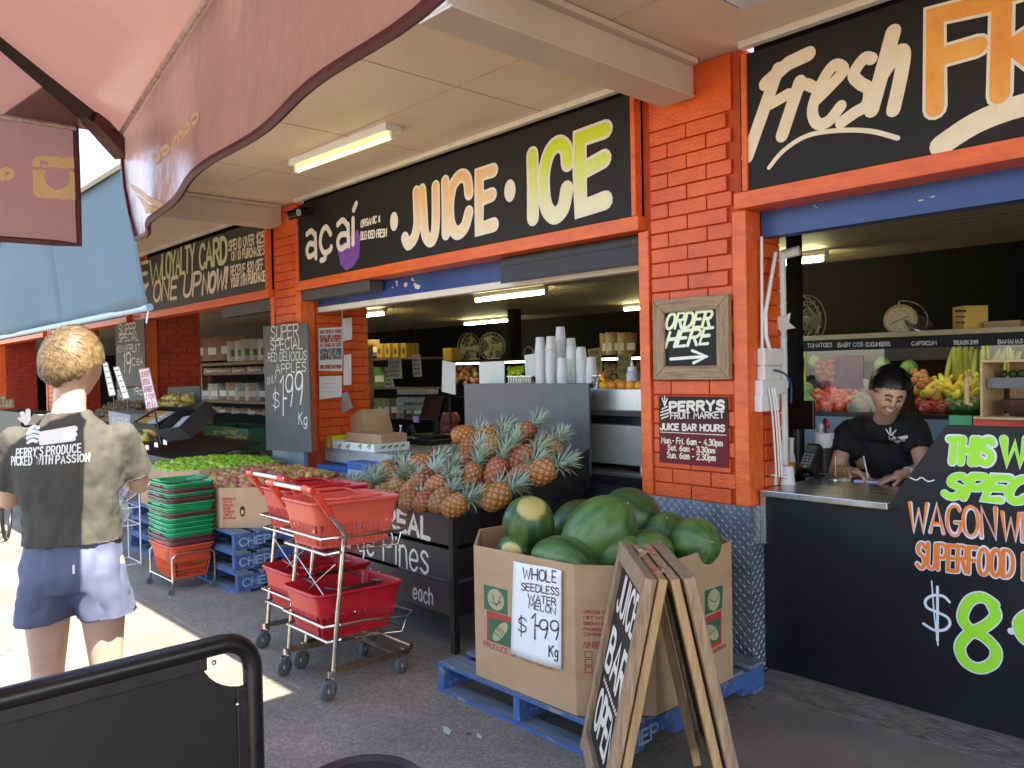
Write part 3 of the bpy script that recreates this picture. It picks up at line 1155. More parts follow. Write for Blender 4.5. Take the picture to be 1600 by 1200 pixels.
for st in AC:
    stroke(L, st, F, NY, .05, off=.0022)
L.build('lettering', m_white, sg)
L = MB()
put(L, 'ORGANIC &', (564, 355), (594, 346), (564, 345), F, NY, .012, slant=.1, jit=.3)
put(L, 'BLENDED FRESH', (564, 374), (604, 369), (564, 363), F, NY, .012, slant=.1, jit=.3)
L.build('lettering', m_white, sg)

sg = signboard('black fascia sign with script Fresh and orange capitals at right', -2.215, 4, 2.508, 3.19)
L = MB()
SC = [([(1264, 84), (1232, 99), (1196, 131)], .07, 0), ([(1216, 108), (1168, 245)], .068, 0), ([(1204, 163), (1232, 147)], .055, 0),
      ([(1250, 128), (1222, 212)], .066, 0), ([(1240, 150), (1256, 132), (1270, 136)], .055, 1), ([(1272, 160), (1298, 134), (1318, 110), (1304, 102), (1286, 126), (1270, 168), (1276, 192), (1294, 190), (1314, 166)], .055, 1),
      ([(1362, 92), (1350, 92), (1334, 116), (1344, 130), (1358, 140), (1354, 164), (1336, 176), (1314, 192)], .055, 1), ([(1396, 50), (1362, 172)], .068, 0), ([(1380, 116), (1402, 84), (1412, 84), (1408, 118), (1396, 172)], .062, 1)]
for st, w, sm_ in SC:
    stroke(L, st, F, NY, w, smooth=bool(sm_))
stroke(L, [(1202, 262), (1225, 235), (1262, 212), (1310, 204), (1360, 205), (1403, 216)], F, NY, .022)
stroke(L, [(1470, 228), (1520, 195), (1580, 170), (1660, 150)], F, NY, .09)
FR = [([(1548, 4), (1461, 25), (1461, 169)], .1), ([(1466, 90), (1528, 72)], .1), ([(1562, 148), (1566, -6), (1640, -30), (1650, 30), (1580, 72), (1650, 120)], .1)]
L.build('lettering', m_cream, sg)
L = MB()
for st, w in FR:
    stroke(L, st, F, NY, w, smooth=False)
L.build('lettering', m_white, sg)
L = MB()
for st, w in FR:
    stroke(L, st, F, NY, w - .026, smooth=False, off=.0028)
L.build('lettering', M('amber_paint', (.82, .42, .08), .5, vs=5, c2=(.78, .26, .03), detail=6), sg)

sg = signboard('black fascia sign with painted-in sheen about a loyalty card beyond the left pier', -11.05, -7.5, 2.475, 3.17, mat=M('board_with_sheen', (.05, .047, .038), .5, vs=2, c2=(.038, .036, .03)))  # board colour lightened to paint in the light it reflects
L = MB()
put(L, 'NEW', (204, 452), (254, 441), (204, 417), F, NY, .05, jit=.2)
put(L, 'LOYALTY', (254, 436), (304, 422), (254, 399), F, NY, .045, jit=.2, gap=1.2)
put(L, 'CARD', (312, 420), (354, 408), (312, 384), F, NY, .052, jit=.2)
L.build('lettering', M('pale_lime_paint', (.7, .72, .35), .5, vs=8, c2=(.62, .6, .3)), sg)
L = MB()
put(L, 'PICK ONE UP', (196, 478), (312, 459), (196, 450), F, NY, .045, slant=.12, jit=.2)
put(L, 'NOW!', (316, 459), (354, 449), (316, 431), F, NY, .055, slant=.15, jit=.2)
put(L, 'SPEND OVER $25', (358, 392), (413, 378), (358, 377), F, NY, .02, jit=.3)
put(L, 'ON 10 PURCHASES', (362, 407), (413, 397), (362, 394), F, NY, .018, jit=.3)
put(L, 'RECEIVE $20 OFF', (361, 432), (411, 421), (361, 417), F, NY, .018, jit=.3)
put(L, 'YOUR 11TH PURCHASE', (361, 449), (415, 438), (361, 435), F, NY, .018, jit=.3)
L.build('lettering', m_cream, sg)
signboard('black fascia sign mostly hidden behind the blue drop awning', -15.65, -11.8, 2.475, 3.17)

# small framed board and the hours poster on the right pier
t = thing('order_board', 'wood-framed chalkboard reading ORDER HERE with an arrow on the orange pier', 'sign', (-2.56, 3.69, 1.55))
q = [P(a, c, y=3.66) for a, c in ((1020, 470), (1138, 465), (1137, 593), (1021, 597))]
x0, x1, z0, z1 = q[0].x, q[1].x, q[2].z, q[0].z
w = .075
for p4, mt_ in (([(x0, z1), (x1, z1), (x1 - w, z1 - w), (x0 + w, z1 - w)], m_wood), ([(x0, z0), (x0 + w, z0 + w), (x1 - w, z0 + w), (x1, z0)], m_wood),
                ([(x0, z0 + .001), (x0, z1 - .001), (x0 + w - .001, z1 - w), (x0 + w - .001, z0 + w)], m_woodz), ([(x1, z0 + .001), (x1 - w + .001, z0 + w), (x1 - w + .001, z1 - w), (x1, z1 - .001)], m_woodz)):
    b = MB()
    b.prism([(a, 3.655, c) for a, c in p4], (0, .035, 0))
    b.build('frame_rail', mt_, t, bevel=.004)
b = MB()
b.box((x0 + w - .005, 3.672, z0 + w - .005), (x1 - w + .005, 3.69, z1 - w + .005))
b.build('board', m_board, t)
L = MB()
F2 = dict(y=3.672)
put(L, 'ORDER', (1040, 514), (1108, 510), (1040, 491), F2, NY, .017, slant=.3, jit=.15)
put(L, 'HERE', (1040, 543), (1106, 537), (1040, 520), F2, NY, .018, slant=.3, jit=.15)
stroke(L, [(1048, 561), (1075, 559), (1104, 557)], F2, NY, .017)
stroke(L, [(1082, 548), (1105, 557), (1084, 567)], F2, NY, .017, smooth=False)
L.build('lettering', grad_mat('order_paint', (.8, .85, .5), (.8, .8, .74), .1, .35), t)

t = thing('hours_poster', 'black and maroon poster of juice bar hours below the framed board', 'sign', (-2.56, 3.69, 1.1))
q = [P(a, c, y=3.692) for a, c in ((1029, 619), (1137, 617), (1136, 728), (1029, 722))]
x0, x1, z0, z1 = q[0].x, q[1].x, q[3].z, q[0].z
b = MB()
b.box((x0, 3.692, z0), (x1, 3.698, z1))
b.build('sheet', grad_mat('poster_ink', (.012, .01, .012), (.16, .01, .02), .08, .32), t)
L = MB()
F3 = dict(y=3.692)
put(L, 'PERRYS', (1047, 642), (1131, 640), (1047, 629), F3, NY, .016, gap=2.4, jit=0)
put(L, 'FRUIT MARKET', (1048, 654), (1131, 653), (1048, 645), F3, NY, .007, gap=1.8, jit=0)
put(L, 'JUICE BAR HOURS', (1032, 671), (1132, 674), (1032, 662), F3, NY, .0095, jit=0, gap=2)
stroke(L, [(1032, 675), (1135, 680)], F3, NY, .004)
put(L, 'Mon.- Fri. 6am - 4.30pm', (1034, 692), (1129, 697), (1034, 683), F3, NY, .0065, jit=0, gap=2.2)
put(L, 'Sat. 6am - 3.30pm', (1044, 703), (1117, 708), (1044, 695), F3, NY, .0065, jit=0, gap=2.2)
put(L, 'Sun. 6am - 2.30pm', (1043, 715), (1118, 720), (1043, 706), F3, NY, .0065, jit=0, gap=2.2)
# striped pineapple emblem
for k, (hy, w2) in enumerate(((637, 4), (642, 6), (647, 6.4), (652, 5))):
    stroke(L, [(1039 - w2, hy + 2), (1039, hy), (1039 + w2, hy - 2)], F3, NY, .008)
for dx, dy in ((-4, -12), (0, -15), (4, -11)):
    stroke(L, [(1039, 634), (1039 + dx, 634 + dy)], F3, NY, .008)
L.build('lettering', m_white, t)


# ---------------------------------------------------------------- chalkboards with prices
def chalkboard(label, corners, plane, n, texts, name='chalkboard', thick=.02, wt=.008, mat=None, edge=None):
    g = (lambda p: P(p[0], p[1], **plane)) if isinstance(plane, dict) else (lambda p: PP(p[0], p[1], plane[0], plane[1]))
    q = [g(c) for c in corners]
    t = thing(name, label, 'sign', (q[2] + q[3]) / 2)
    b = MB()
    b.prism(q, Vector(n).normalized() * -thick)
    b.build('board', mat or m_chalkb, t, bevel=.002)
    L = MB()
    for tx in texts:
        put(L, tx[0], tx[1], tx[2], tx[3], plane, n, tx[4] if len(tx) > 4 else wt, slant=tx[5] if len(tx) > 5 else 0, jit=.4)
    L.build('lettering', m_chalk, t)
    return t


KB = dict(y=3.58)
chalkboard('tall grey chalkboard offering red delicious apples on the left pier', ((411, 510), (480, 505), (487, 707), (416, 703)), KB, NY, [
    ('SUPER', (424, 530), (466, 526), (424, 511), .011), ('SPECIAL', (423, 548), (473, 544), (423, 532), .011), ('RED DELICIOUS', (419, 565), (479, 562), (419, 552), .008),
    ('APPLES', (431, 584), (478, 580), (431, 570), .009), ('ONLY', (418, 601), (432, 596), (418, 590), .006), ('$', (426, 638), (436, 638), (426, 610), .012),
    ('1', (438, 648), (444, 648), (438, 587), .022), ('-', (443, 640), (448, 640), (443, 600), .018), ('99', (447, 636), (474, 632), (447, 587), .021), ('Kg', (467, 662), (480, 664), (467, 644), .012)])
KB2 = dict(y=3.6)
chalkboard('tall grey chalkboard offering kiwifruit beside the red brick return', ((180, 507), (225, 499), (227, 602), (182, 606)), KB2, NY, [
    ('SUPER', (186, 523), (212, 520), (186, 508), .016), ('SPECIAL', (186, 534), (216, 531), (186, 523), .014), ('KIWIFRUIT', (184, 551), (219, 549), (184, 540), .013),
    ('19', (193, 583), (205, 582), (193, 553), .022), ('C', (206, 571), (211, 571), (206, 559), .015), ('EA', (214, 570), (223, 569), (214, 561), .012)])
chalkboard('lower chalkboard with 19c prices half hidden by the kiwifruit', ((182, 608), (227, 604), (229, 640), (184, 645)), KB2, NY, [
    ('19', (184, 628), (192, 628), (184, 609), .018), ('19c', (209, 617), (223, 616), (209, 606), .014)])
cb = P(290, 640, y=3.5)
chalkboard('small blank grey chalkboard above the open black box', ((262, 605), (312, 603), (313, 652), (263, 654)), dict(y=3.75), NY, [('Apples', (277, 625), (302, 622), (277, 612), .008)])

# papers fixed to the inner face of the left pier
RX = dict(x=-6.862)
NX = Vector((1, 0, 0))
for lab, c, tx in (('white notice in red and black print on the orange brick return', ((498, 513), (535, 511), (535, 580), (498, 579)), 1), ('plain white notice below the red printed one', ((499, 588), (534, 587), (534, 620), (499, 624)), 0)):
    q = [P(a, b, **RX) for a, b in c]
    t = thing('notice', lab, 'notice', q[3])
    b = MB()
    b.prism(q, (-.004, 0, 0))
    b.build('sheet', m_paper, t)
    for k in range(2):
        L = MB()
        for i, (y_, s_) in enumerate(((520, 'BAG CHECK IN STORE'), (528, 'PLEASE NOTE WE RESERVE'), (534, 'THE RIGHT TO INSPECT'), (541, 'ALL BAGS ON EXIT'), (549, 'NO PRAMS PAST HERE'), (555, 'THANK YOU FOR'), (561, 'SHOPPING WITH US'), (575, 'THIS STORE IS ON VIDEO'))):
            if tx and (i in (4, 5, 6)) == (k == 1):
                put(L, s_, (500, y_ + 1), (533, y_), (500, y_ - 4), RX, NX, .007, jit=0)
        if not tx and k:
            for i in range(3):
                stroke(L, [(503, 600 + i * 6), (525, 599 + i * 6)], RX, NX, .002)
        if L.v:
            L.build('print', m_ink if k else m_red_print, t)
for lab, c in (('blank white sheet hanging high beside the orange return', ((535, 498), (550, 496), (550, 530), (536, 534))), ('blank white sheet hanging low beside the orange return', ((537, 555), (549, 553), (549, 601), (537, 602)))):
    q = [P(a, b, x=-6.87) for a, b in c]
    t = thing('hanging_sheet', lab, 'notice', q[3])
    b = MB()
    b.prism(q, (-.004, 0, 0))
    b.build('sheet', m_paper, t)
    L = MB()
    L.tube([q[0] + Vector((-.01, 0, 0)), Vector((q[0].x - .01, q[0].y, 2.58))], .003, 6)
    L.build('string', m_plast_wht, t)

# security cameras at the left pier
for lab, c, d in (('black security camera pointing left on the orange pier', (464, 335), (-.8, -.5, -.15)), ('black security camera pointing outward beside the juice sign', (477, 331), (.25, -.95, -.2))):
    p = P(c[0], c[1], y=3.58)
    t = thing('security_camera', lab, 'camera', (p.x, 3.655, p.z))
    d = Vector(d).normalized()
    b = MB()
    b.tube([(p.x + .03, 3.66, p.z + .02), (p.x + .02, 3.6, p.z + .02), p], .012, 8)
    b.build('bracket', m_plast_blk, t)
    b = MB()
    b.tube([p - d * .07, p + d * .08], .035, 12)
    b.beam(p - d * .05 + Vector((0, 0, .037)), p + d * .11 + Vector((0, 0, .037)), .075, .006)
    b.build('body', m_plast_blk, t, smooth=40)
    b = MB()
    b.tube([p + d * .08, p + d * .083], .02, 12)
    b.build('lens', M('lens', (.25, .25, .25), .1), t)
    b = MB()
    b.tube([p + d * .0805 + d.orthogonal().normalized() * 0, p + d * .082], .03, 14)
    b.build('lens_ring', M('lens_ring', (.4, .4, .4), .4), t)

# ================================================================ goods and furniture under the canopy
m_pal = M('pallet_blue', (.035, .11, .36), .7, vs=5, c2=(.05, .1, .22), bump=.5, bs=30, stretch=(2, 9, 9), detail=9, chips=((.26, .24, .2), 3.2, .58))
m_pal2 = M('pallet_deck', (.2, .24, .28), .8, vs=4, c2=(.1, .13, .17), bump=.4, bs=30, stretch=(1.5, 10, 10), detail=9)


def make_pallet(label, loc, group=None, rz=0):
    t = thing('pallet', label, 'pallet', (0, 0, 0), 0, group)
    H = .582
    for k, x in enumerate((-H + .022, 0, H - .022)):
        b = MB()
        b.box((x - .022, -H, .018), (x + .022, -H + .2, .13))
        b.box((x - .022, -H + .2, .06), (x + .022, -.17, .13))
        b.box((x - .022, -.17, .018), (x + .022, .17, .13))
        b.box((x - .022, .17, .06), (x + .022, H - .2, .13))
        b.box((x - .022, H - .2, .018), (x + .022, H, .13))
        b.build('bearer', m_pal, t, bevel=.004)
    b = MB()
    for i, (y, w) in enumerate(((-.515, .13), (-.34, .1), (-.17, .1), (0, .1), (.17, .1), (.34, .1), (.515, .13))):
        b.box((-H, y - w / 2, .13), (H, y + w / 2, .148))
    b.build('deck', m_pal2, t, bevel=.003)
    b = MB()
    b.box((-H, -H - .001, .1315), (H, -H + .004, .1465))
    b.box((-H, -H - .002, .0005), (H, -H + .004, .0175))
    b.build('painted_edge', m_pal, t)
    b = MB()
    for y, w in ((-.53, .1), (0, .1), (.53, .1)):
        b.box((-H, y - w / 2, 0), (H, y + w / 2, .018))
    b.build('deck', m_pal2, t, bevel=.003)
    L = MB()
    write(L, 'CHEP', (H + .001, -.54, .05), (0, .24, 0), (0, 0, .055), (1, 0, 0), .012, jit=.2)
    L.build('lettering', M('stencil_white', (.42, .5, .6), .8, vs=25, c2=(.2, .3, .45)), t)
    setm(t, Matrix.Translation(Vector(loc)) @ Matrix.Rotation(rz, 4, 'Z'))
    return t


PG = 'blue timber pallets'
pal0 = make_pallet('worn blue pallet under the watermelon carton', (-2.695, 3.06, 0), PG)
stk = ((-6.385, 3.11, 'under the red apple carton'), (-7.585, 3.11, 'under the green apple carton'))
for x, y, w in stk:
    for k, wd_ in enumerate(('bottom', 'middle', 'top')):
        copy_tree(pal0, Matrix.Translation((x + rnd.uniform(-.02, .02), y + rnd.uniform(-.015, .015), .1482 * k)) @ Matrix.Rotation(rnd.uniform(-.012, .012), 4, 'Z'),
                  'blue pallet at the %s of the stack %s' % (wd_, w), PG)


def octo(x0, x1, y0, y1, c):
    return [(x0 + c, y0), (x1 - c, y0), (x1, y0 + c), (x1, y1 - c), (x1 - c, y1), (x0 + c, y1), (x0, y1 - c), (x0, y0 + c)]


def carton_bin(label, x0, x1, y0, y1, z0, z1, c, fill_z, name='carton_bin'):
    t = thing(name, label, 'carton', ((x0 + x1) / 2, (y0 + y1) / 2, z0))
    o, i = octo(x0, x1, y0, y1, c), octo(x0 + .012, x1 - .012, y0 + .012, y1 - .012, c - .004)
    b = MB()
    dz = [rnd.uniform(-.012, .008) for _ in o]
    vs = [(a, b_, z0) for a, b_ in o] + [(a, b_, z1 + dz[k]) for k, (a, b_) in enumerate(o)] + [(a, b_, z1 + dz[k]) for k, (a, b_) in enumerate(i)] + [(a, b_, z0 + .02) for a, b_ in i]
    fs = []
    for k in range(8):
        j = (k + 1) % 8
        fs += [(k, j, 8 + j, 8 + k), (8 + k, 8 + j, 16 + j, 16 + k), (16 + k, 16 + j, 24 + j, 24 + k)]
    fs.append(tuple(range(7, -1, -1)))
    b.add(vs, fs)
    b.build('wall', m_card, t, bevel=.003)
    b = MB()
    b.prism([(a, b_, fill_z) for a, b_ in octo(x0 + .014, x1 - .014, y0 + .014, y1 - .014, c)], (0, 0, -.01))
    b.build('liner', m_card_in, t)
    return t


# ---- watermelons in their carton
wb = carton_bin('open octagonal carton of whole watermelons on the pallet', -3.23, -2.09, 2.49, 3.56, .15, .79, .24, .5)
FP, RP = dict(y=2.49), dict(x=-2.09)
CPT, CN = Vector((-2.21, 2.61, 0)), Vector((1, -1, 0)).normalized()


def wprint(plane, n, sx, px0):
    """printed panel: red block with green squares and tan fruit shapes"""
    A = MB()
    for c in px0['red']:
        A.prism([(P(a, b, **plane) + n * .0006) for a, b in c], n * .0004)
    A.build('print', m_red_print, wb)
    A = MB()
    for c in px0['green']:
        A.prism([(P(a, b, **plane) + n * .0012) for a, b in c], n * .0004)
    A.build('print', m_grn_print, wb)
    A = MB()
    for c, r1, r2, an in px0['tan']:
        q = P(c[0], c[1], **plane) + n * .0018
        u = n.cross(Vector((0, 0, 1)))
        v = Vector((0, 0, 1))
        A.add([q + u * (r1 * cos(t) * cos(an) - r2 * sin(t) * sin(an)) + v * (r1 * cos(t) * sin(an) + r2 * sin(t) * cos(an)) for t in [2 * pi * k / 18 for k in range(18)]], [tuple(range(18))])
    A.build('print', m_tan_print, wb)
    A = MB()
    for c in px0['lines']:
        stroke(A, c, plane, n, .005, off=.0024)
    A.build('print', m_grn_print, wb)


NYv = Vector((0, -1, 0))
wprint(FP, NYv, 1, dict(red=[((761, 953), (801, 965), (801, 1014), (761, 1000))], green=[((756, 913), (793, 922), (793, 961), (757, 951)), ((764, 965), (801, 973), (801, 1012), (765, 1001))],
                        tan=[((775, 937), .058, .05, 0), ((782, 987), .07, .028, -.75)], lines=[[(768, 940), (776, 944), (784, 940)], [(770, 930), (776, 946), (783, 930)], [(770, 976), (780, 985), (790, 998)], [(774, 974), (784, 984), (793, 995)], [(768, 982), (778, 992), (788, 1001)]]))
wprint(RP, NX, 1, dict(red=[((1096, 968), (1127, 953), (1127, 1005), (1096, 1022))], green=[((1101, 923), (1129, 914), (1128, 950), (1101, 961)), ((1100, 975), (1125, 965), (1124, 1000), (1100, 1012))],
                       tan=[((1115, 937), .05, .05, .4), ((1112, 988), .06, .03, .6)], lines=[[(1108, 936), (1116, 940), (1122, 931)], [(1106, 992), (1116, 984)]]))
L = MB()
put(L, 'PRODUCE OF AUSTRALIA', (756, 1009), (865, 1048), (756, 1001), FP, NYv, .0035, jit=0)
CP = (CPT, CN)
for k, (s_, y_) in enumerate((('GROSS WT.', 958), ('NET WT.', 967), ('GROWN BY', 976), ('PACKED', 985), ('CONSIGNED', 993), ('AS PER', 1007), ('NOTE:', 1012))):
    put(L, s_, (912, y_), (912 + len(s_) * 4.6, y_ + 1), (912, y_ - 4.5), CP, CN, .0032, jit=0)
for y_ in (1018, 1030, 1042):
    stroke(L, [(914, y_), (925, y_), (925, y_ + 9), (914, y_ + 9), (914, y_)], CP, CN, .004, smooth=False)
put(L, 'PRODUCE OF AUSTRALIA', (1086, 1036), (1134, 1010), (1086, 1030), RP, NX, .0035, jit=0)
L.build('print', m_red_print, wb)
t = thing('price_sheet', 'white handwritten sheet pricing whole seedless watermelon on the carton', 'price sign', P(840, 1040, **FP))
b = MB()
q = [P(a, c, y=2.484) for a, c in ((803, 876), (879, 891), (878, 1046), (799, 1020))]
b.grid(lambda u, v: (q[3].lerp(q[2], u)).lerp(q[0].lerp(q[1], u), v) + Vector((0, -.004 - .012 * sin(u * pi) * (1 - v) - .006 * v * sin(u * 7), 0)), 12, 12)
b.build('sheet', m_paper, t, smooth=60).modifiers.new('thick', 'SOLIDIFY').thickness = .0012
L = MB()
FS = dict(y=2.4605)
for s_, bl, br, tl, w in (('WHOLE', (814, 905), (864, 912), (814, 888), .006), ('SEEDLESS', (812, 922), (869, 932), (812, 911), .005), ('WATER', (822, 940), (864, 948), (822, 929), .005), ('MELON', (823, 950), (864, 962), (823, 940), .0048),
                          ('$', (806, 990), (819, 992), (806, 963), .006), ('1', (827, 999), (833, 999), (827, 960), .0075), ('-', (833, 993), (838, 994), (833, 962), .009), ('99', (839, 996), (869, 1001), (839, 968), .0075), ('Kg', (855, 1026), (868, 1029), (855, 1010), .006)):
    put(L, s_, bl, br, tl, FS, NYv, w, jit=.4, off=0)
# ink follows the curled sheet
sm = bpy.data.objects[t.children[0].name]
tree = BVHTree.FromPolygons([v.co + t.location for v in sm.data.vertices], [p.vertices[:] for p in sm.data.polygons])
for k, v in enumerate(L.v):
    h = tree.find_nearest(v)
    L.v[k] = Vector((v.x, h[0].y - .0024 - (k % 7) * .00003, v.z))
L.build('handwriting', m_ink, t)


def melon_mat():
    m, n, l, b = node_mat('watermelon_rind')
    tc = n.new('ShaderNodeTexCoord')
    mp = n.new('ShaderNodeMapping')
    mp.inputs['Scale'].default_value = (1, 1, .22)
    oi = n.new('ShaderNodeObjectInfo')
    nz = n.new('ShaderNodeTexNoise')
    nz.noise_dimensions = '4D'
    nz.inputs['Scale'].default_value = 13
    nz.inputs['Detail'].default_value = 6
    mm = n.new('ShaderNodeMath')
    mm.operation = 'MULTIPLY'
    mm.inputs[1].default_value = 30
    l.new(oi.outputs['Random'], mm.inputs[0])
    l.new(mm.outputs[0], nz.inputs['W'])
    l.new(tc.outputs['Object'], mp.inputs[0])
    l.new(mp.outputs[0], nz.inputs['Vector'])
    rp = n.new('ShaderNodeValToRGB')
    e = rp.color_ramp.elements
    e[0].position, e[0].color = .35, (.016, .055, .013, 1)
    e[1].position, e[1].color = .7, (.1, .18, .04, 1)
    wv = n.new('ShaderNodeTexWave')
    wv.wave_type = 'RINGS'
    wv.inputs['Scale'].default_value = .01
    sx_ = n.new('ShaderNodeSeparateXYZ')
    l.new(tc.outputs['Object'], sx_.inputs[0])
    at2 = n.new('ShaderNodeMath')
    at2.operation = 'ARCTAN2'
    l.new(sx_.outputs[1], at2.inputs[0])
    l.new(sx_.outputs[0], at2.inputs[1])
    n5 = n.new('ShaderNodeTexNoise')
    n5.inputs['Scale'].default_value = 22
    n5.inputs['Detail'].default_value = 5
    l.new(tc.outputs['Object'], n5.inputs['Vector'])
    ma = n.new('ShaderNodeMath')
    ma.operation = 'MULTIPLY_ADD'
    ma.inputs[1].default_value = 11
    l.new(at2.outputs[0], ma.inputs[0])
    mb2 = n.new('ShaderNodeMath')
    mb2.operation = 'MULTIPLY'
    mb2.inputs[1].default_value = 7
    l.new(n5.outputs['Fac'], mb2.inputs[0])
    l.new(mb2.outputs[0], ma.inputs[2])
    si = n.new('ShaderNodeMath')
    si.operation = 'SINE'
    l.new(ma.outputs[0], si.inputs[0])
    mc = n.new('ShaderNodeMath')
    mc.operation = 'MULTIPLY_ADD'
    mc.inputs[1].default_value = .045
    l.new(si.outputs[0], mc.inputs[0])
    l.new(nz.outputs['Fac'], mc.inputs[2])
    l.new(mc.outputs[0], rp.inputs[0])
    at = n.new('ShaderNodeVertexColor')
    at.layer_name = 'Col'
    mx = n.new('ShaderNodeMix')
    mx.data_type = 'RGBA'
    mx.inputs[7].default_value = (.52, .42, .13, 1)
    l.new(at.outputs[0], mx.inputs[0])
    l.new(rp.outputs[0], mx.inputs[6])
    hs = n.new('ShaderNodeHueSaturation')
    mr = n.new('ShaderNodeMapRange')
    mr.inputs[3].default_value, mr.inputs[4].default_value = .75, 1.5
    l.new(oi.outputs['Random'], mr.inputs[0])
    l.new(mr.outputs[0], hs.inputs['Value'])
    l.new(mx.outputs[2], hs.inputs['Color'])
    l.new(hs.outputs[0], b.inputs['Base Color'])
    b.inputs['Roughness'].default_value = .38
    return m


m_melon = melon_mat()
WM = [  # px, py, y, radius, stretch, axis, ground spot direction, label
    (826, 818, 2.72, .128, 1.08, (.3, -.2, 1), (.55, -.35, .75), 'round watermelon with a big yellow ground spot'),
    (902, 822, 3.05, .13, 1.15, (.6, .5, .6), None, 'watermelon behind the largest one to its left'),
    (935, 835, 2.83, .16, 1.25, (.55, .45, .75), None, 'largest pale green watermelon in the middle of the heap'),
    (985, 808, 3.2, .145, 1.12, (.6, .3, -.3), None, 'watermelon with a dark flank on top at the back'),
    (1042, 838, 3.2, .115, 1.05, (.3, -.4, .8), None, 'small watermelon showing its stalk end'),
    (1087, 848, 3.14, .115, 1.05, (.9, -.3, .2), None, 'bright green watermelon at the right corner of the carton'),
    (880, 878, 2.62, .115, 1.45, (1, .1, -.1), None, 'long watermelon lying just above the price sheet'),
    (806, 866, 2.66, .1, 1.1, (.4, -.4, .7), (.4, -.7, .2), 'watermelon low in the left corner of the carton'),
    (962, 868, 2.84, .115, 1.25, (.9, .2, .1), None, 'dark watermelon lying behind the sandwich board'),
    (1010, 868, 2.95, .12, 1.1, (.5, .5, .2), None, 'watermelon wedged behind the top of the sandwich board')]
for px, py, y, r, st, ax, spot, lab in WM:
    b = MB()
    b.c = []
    sv = Vector(spot).normalized() if spot else None
    q = Vector(ax).to_track_quat('Z', 'Y')
    iq = q.inverted()

    def fn(u):
        return 1 + .02 * noise.noise(u * 1.7 + Vector((px, 0, 0))) - .05 * max(0, abs(u.z) - .93) / .07 * .3 + .007 * cos(10 * math.atan2(u.y, u.x)) * (1 - u.z * u.z)
    k0 = len(b.v)
    b.cur = (0, 0, 0)
    b.ball((0, 0, 0), (r, r, r * st), 40, 28, fn)
    if sv:
        s2 = iq @ sv
        for k, v in enumerate(b.v):
            d = v.normalized().dot(s2) + .03 * noise.noise(v * 30)
            f = min(1, max(0, (d - .84) / .04))
            b.c[k] = (f, f, f)
    for e in (-1, 1):
        b.cur = (.5, .5, .5)
        if e == 1:
            b.tube([(0, 0, r * st * .985), (.004, 0, r * st * 1.03)], [.006, .004], 6)
    o = b.build('watermelon', m_melon, smooth=70)
    setm(o, Matrix.Translation(P(px, py, y=y)) @ q.to_matrix().to_4x4())
    tag(o, lab, 'watermelon', 'watermelons heaped in the carton')

# ---- sandwich board
T1, T2 = P(1000, 850, z=.9), P(1048, 910, z=.9)
rv = (T2 - T1).normalized()
nv = Vector((rv.y, -rv.x, 0))            # towards the front leaf
t = thing('sandwich_board', 'wooden sandwich board reading JUICE BAR OPEN before the watermelon carton', 'sign', (-1.9, 2.4, 0))
SP = .19
for sg_, nm in ((1, 'front'), (-1, 'back')):
    f1, f2 = T1 + nv * sg_ * SP - Vector((0, 0, .9)), T2 + nv * sg_ * SP - Vector((0, 0, .9))
    o1 = nv * sg_ * .028
    dn = (f1 - T1).normalized()
    wv = rv * .045
    pn = rv.cross(dn)
    pn = pn if pn.dot(nv) * sg_ > 0 else -pn
    hl = (T2 - T1).length / 2
    mid = (T1 + T2) / 2
    o1 = pn * .02
    o2 = pn * .066
    for a, c in ((T1, f1), (T2, f2)):
        s_ = wv * .9 if a is T1 else -wv * .9
        b = MB()
        b.obox((a + c) / 2 + o1 + s_, (c - a) / 2, rv * .02, pn * .016)
        b.build('leg', m_pine, t, bevel=.004)
        s_ = wv * .5 if a is T1 else -wv * .5
        b = MB()
        b.obox(a.lerp(c, .47) + o2 + s_, (c - a) * .47, rv * .024, pn * .02)
        b.build('frame_stile', m_woodz, t, bevel=.005)
    for d_ in (.035, .815):
        b = MB()
        b.obox(mid + dn * d_ + o2, rv * (hl - .047), dn * .035, pn * .02)
        b.build('frame_rail', m_wood, t, bevel=.005)
    b = MB()
    b.obox(mid + dn * .03 + o1, rv * (hl - .062), dn * .03, pn * .015)
    b.build('rail', m_pine, t, bevel=.003)
    if sg_ > 0:
        cpt = mid + dn * .42 + o2 - pn * .01
        b = MB()
        b.obox(cpt, rv * (hl - .04), dn * .37, pn * .006)
        b.build('chalk_panel', m_board, t)
        L = MB()
        hw = hl - .06
        top = mid + o2 - pn * .0035

        def wl(s_, d, h, sl=.12, w=.024):
            write(L, s_, top + dn * (d + h) - rv * hw * .86, rv * (2 * hw * .8), dn * -h, pn, w, slant=sl, jit=.2, gap=2)
        wl('JUICE', .11, .14)
        wl('BAR', .33, .15, w=.032)
        wl('OPEN', .57, .15, w=.03)
        q = []
        for k in range(25):
            q.append(top + dn * (.525 + .012 * (k % 2)) + rv * (-.19 + .38 * k / 24))
        L.ribbon(q, .008, pn, .001)
        L.build('lettering', m_white, t)
    else:
        b = MB()
        b.obox(mid + dn * .42 + o2, rv * (hl - .04), dn * .37, pn * .006)
        b.build('chalk_panel', m_board, t)
for f in (.25, .75):
    b = MB()
    c = T1.lerp(T2, f) + Vector((0, 0, .004))
    b.obox(c, rv * .03, nv * .035, Vector((0, 0, .003)))
    b.tube([c - rv * .03 + Vector((0, 0, .005)), c + rv * .03 + Vector((0, 0, .005))], .006, 8)
    b.build('hinge', m_chrome, t)
b = MB()
c = T1.lerp(T2, .45)
b.tube([c + nv * .05 + Vector((0, 0, .01)), c + nv * .02 + Vector((0, 0, .03)), c - nv * .02 + Vector((0, 0, .014))], .004, 6)
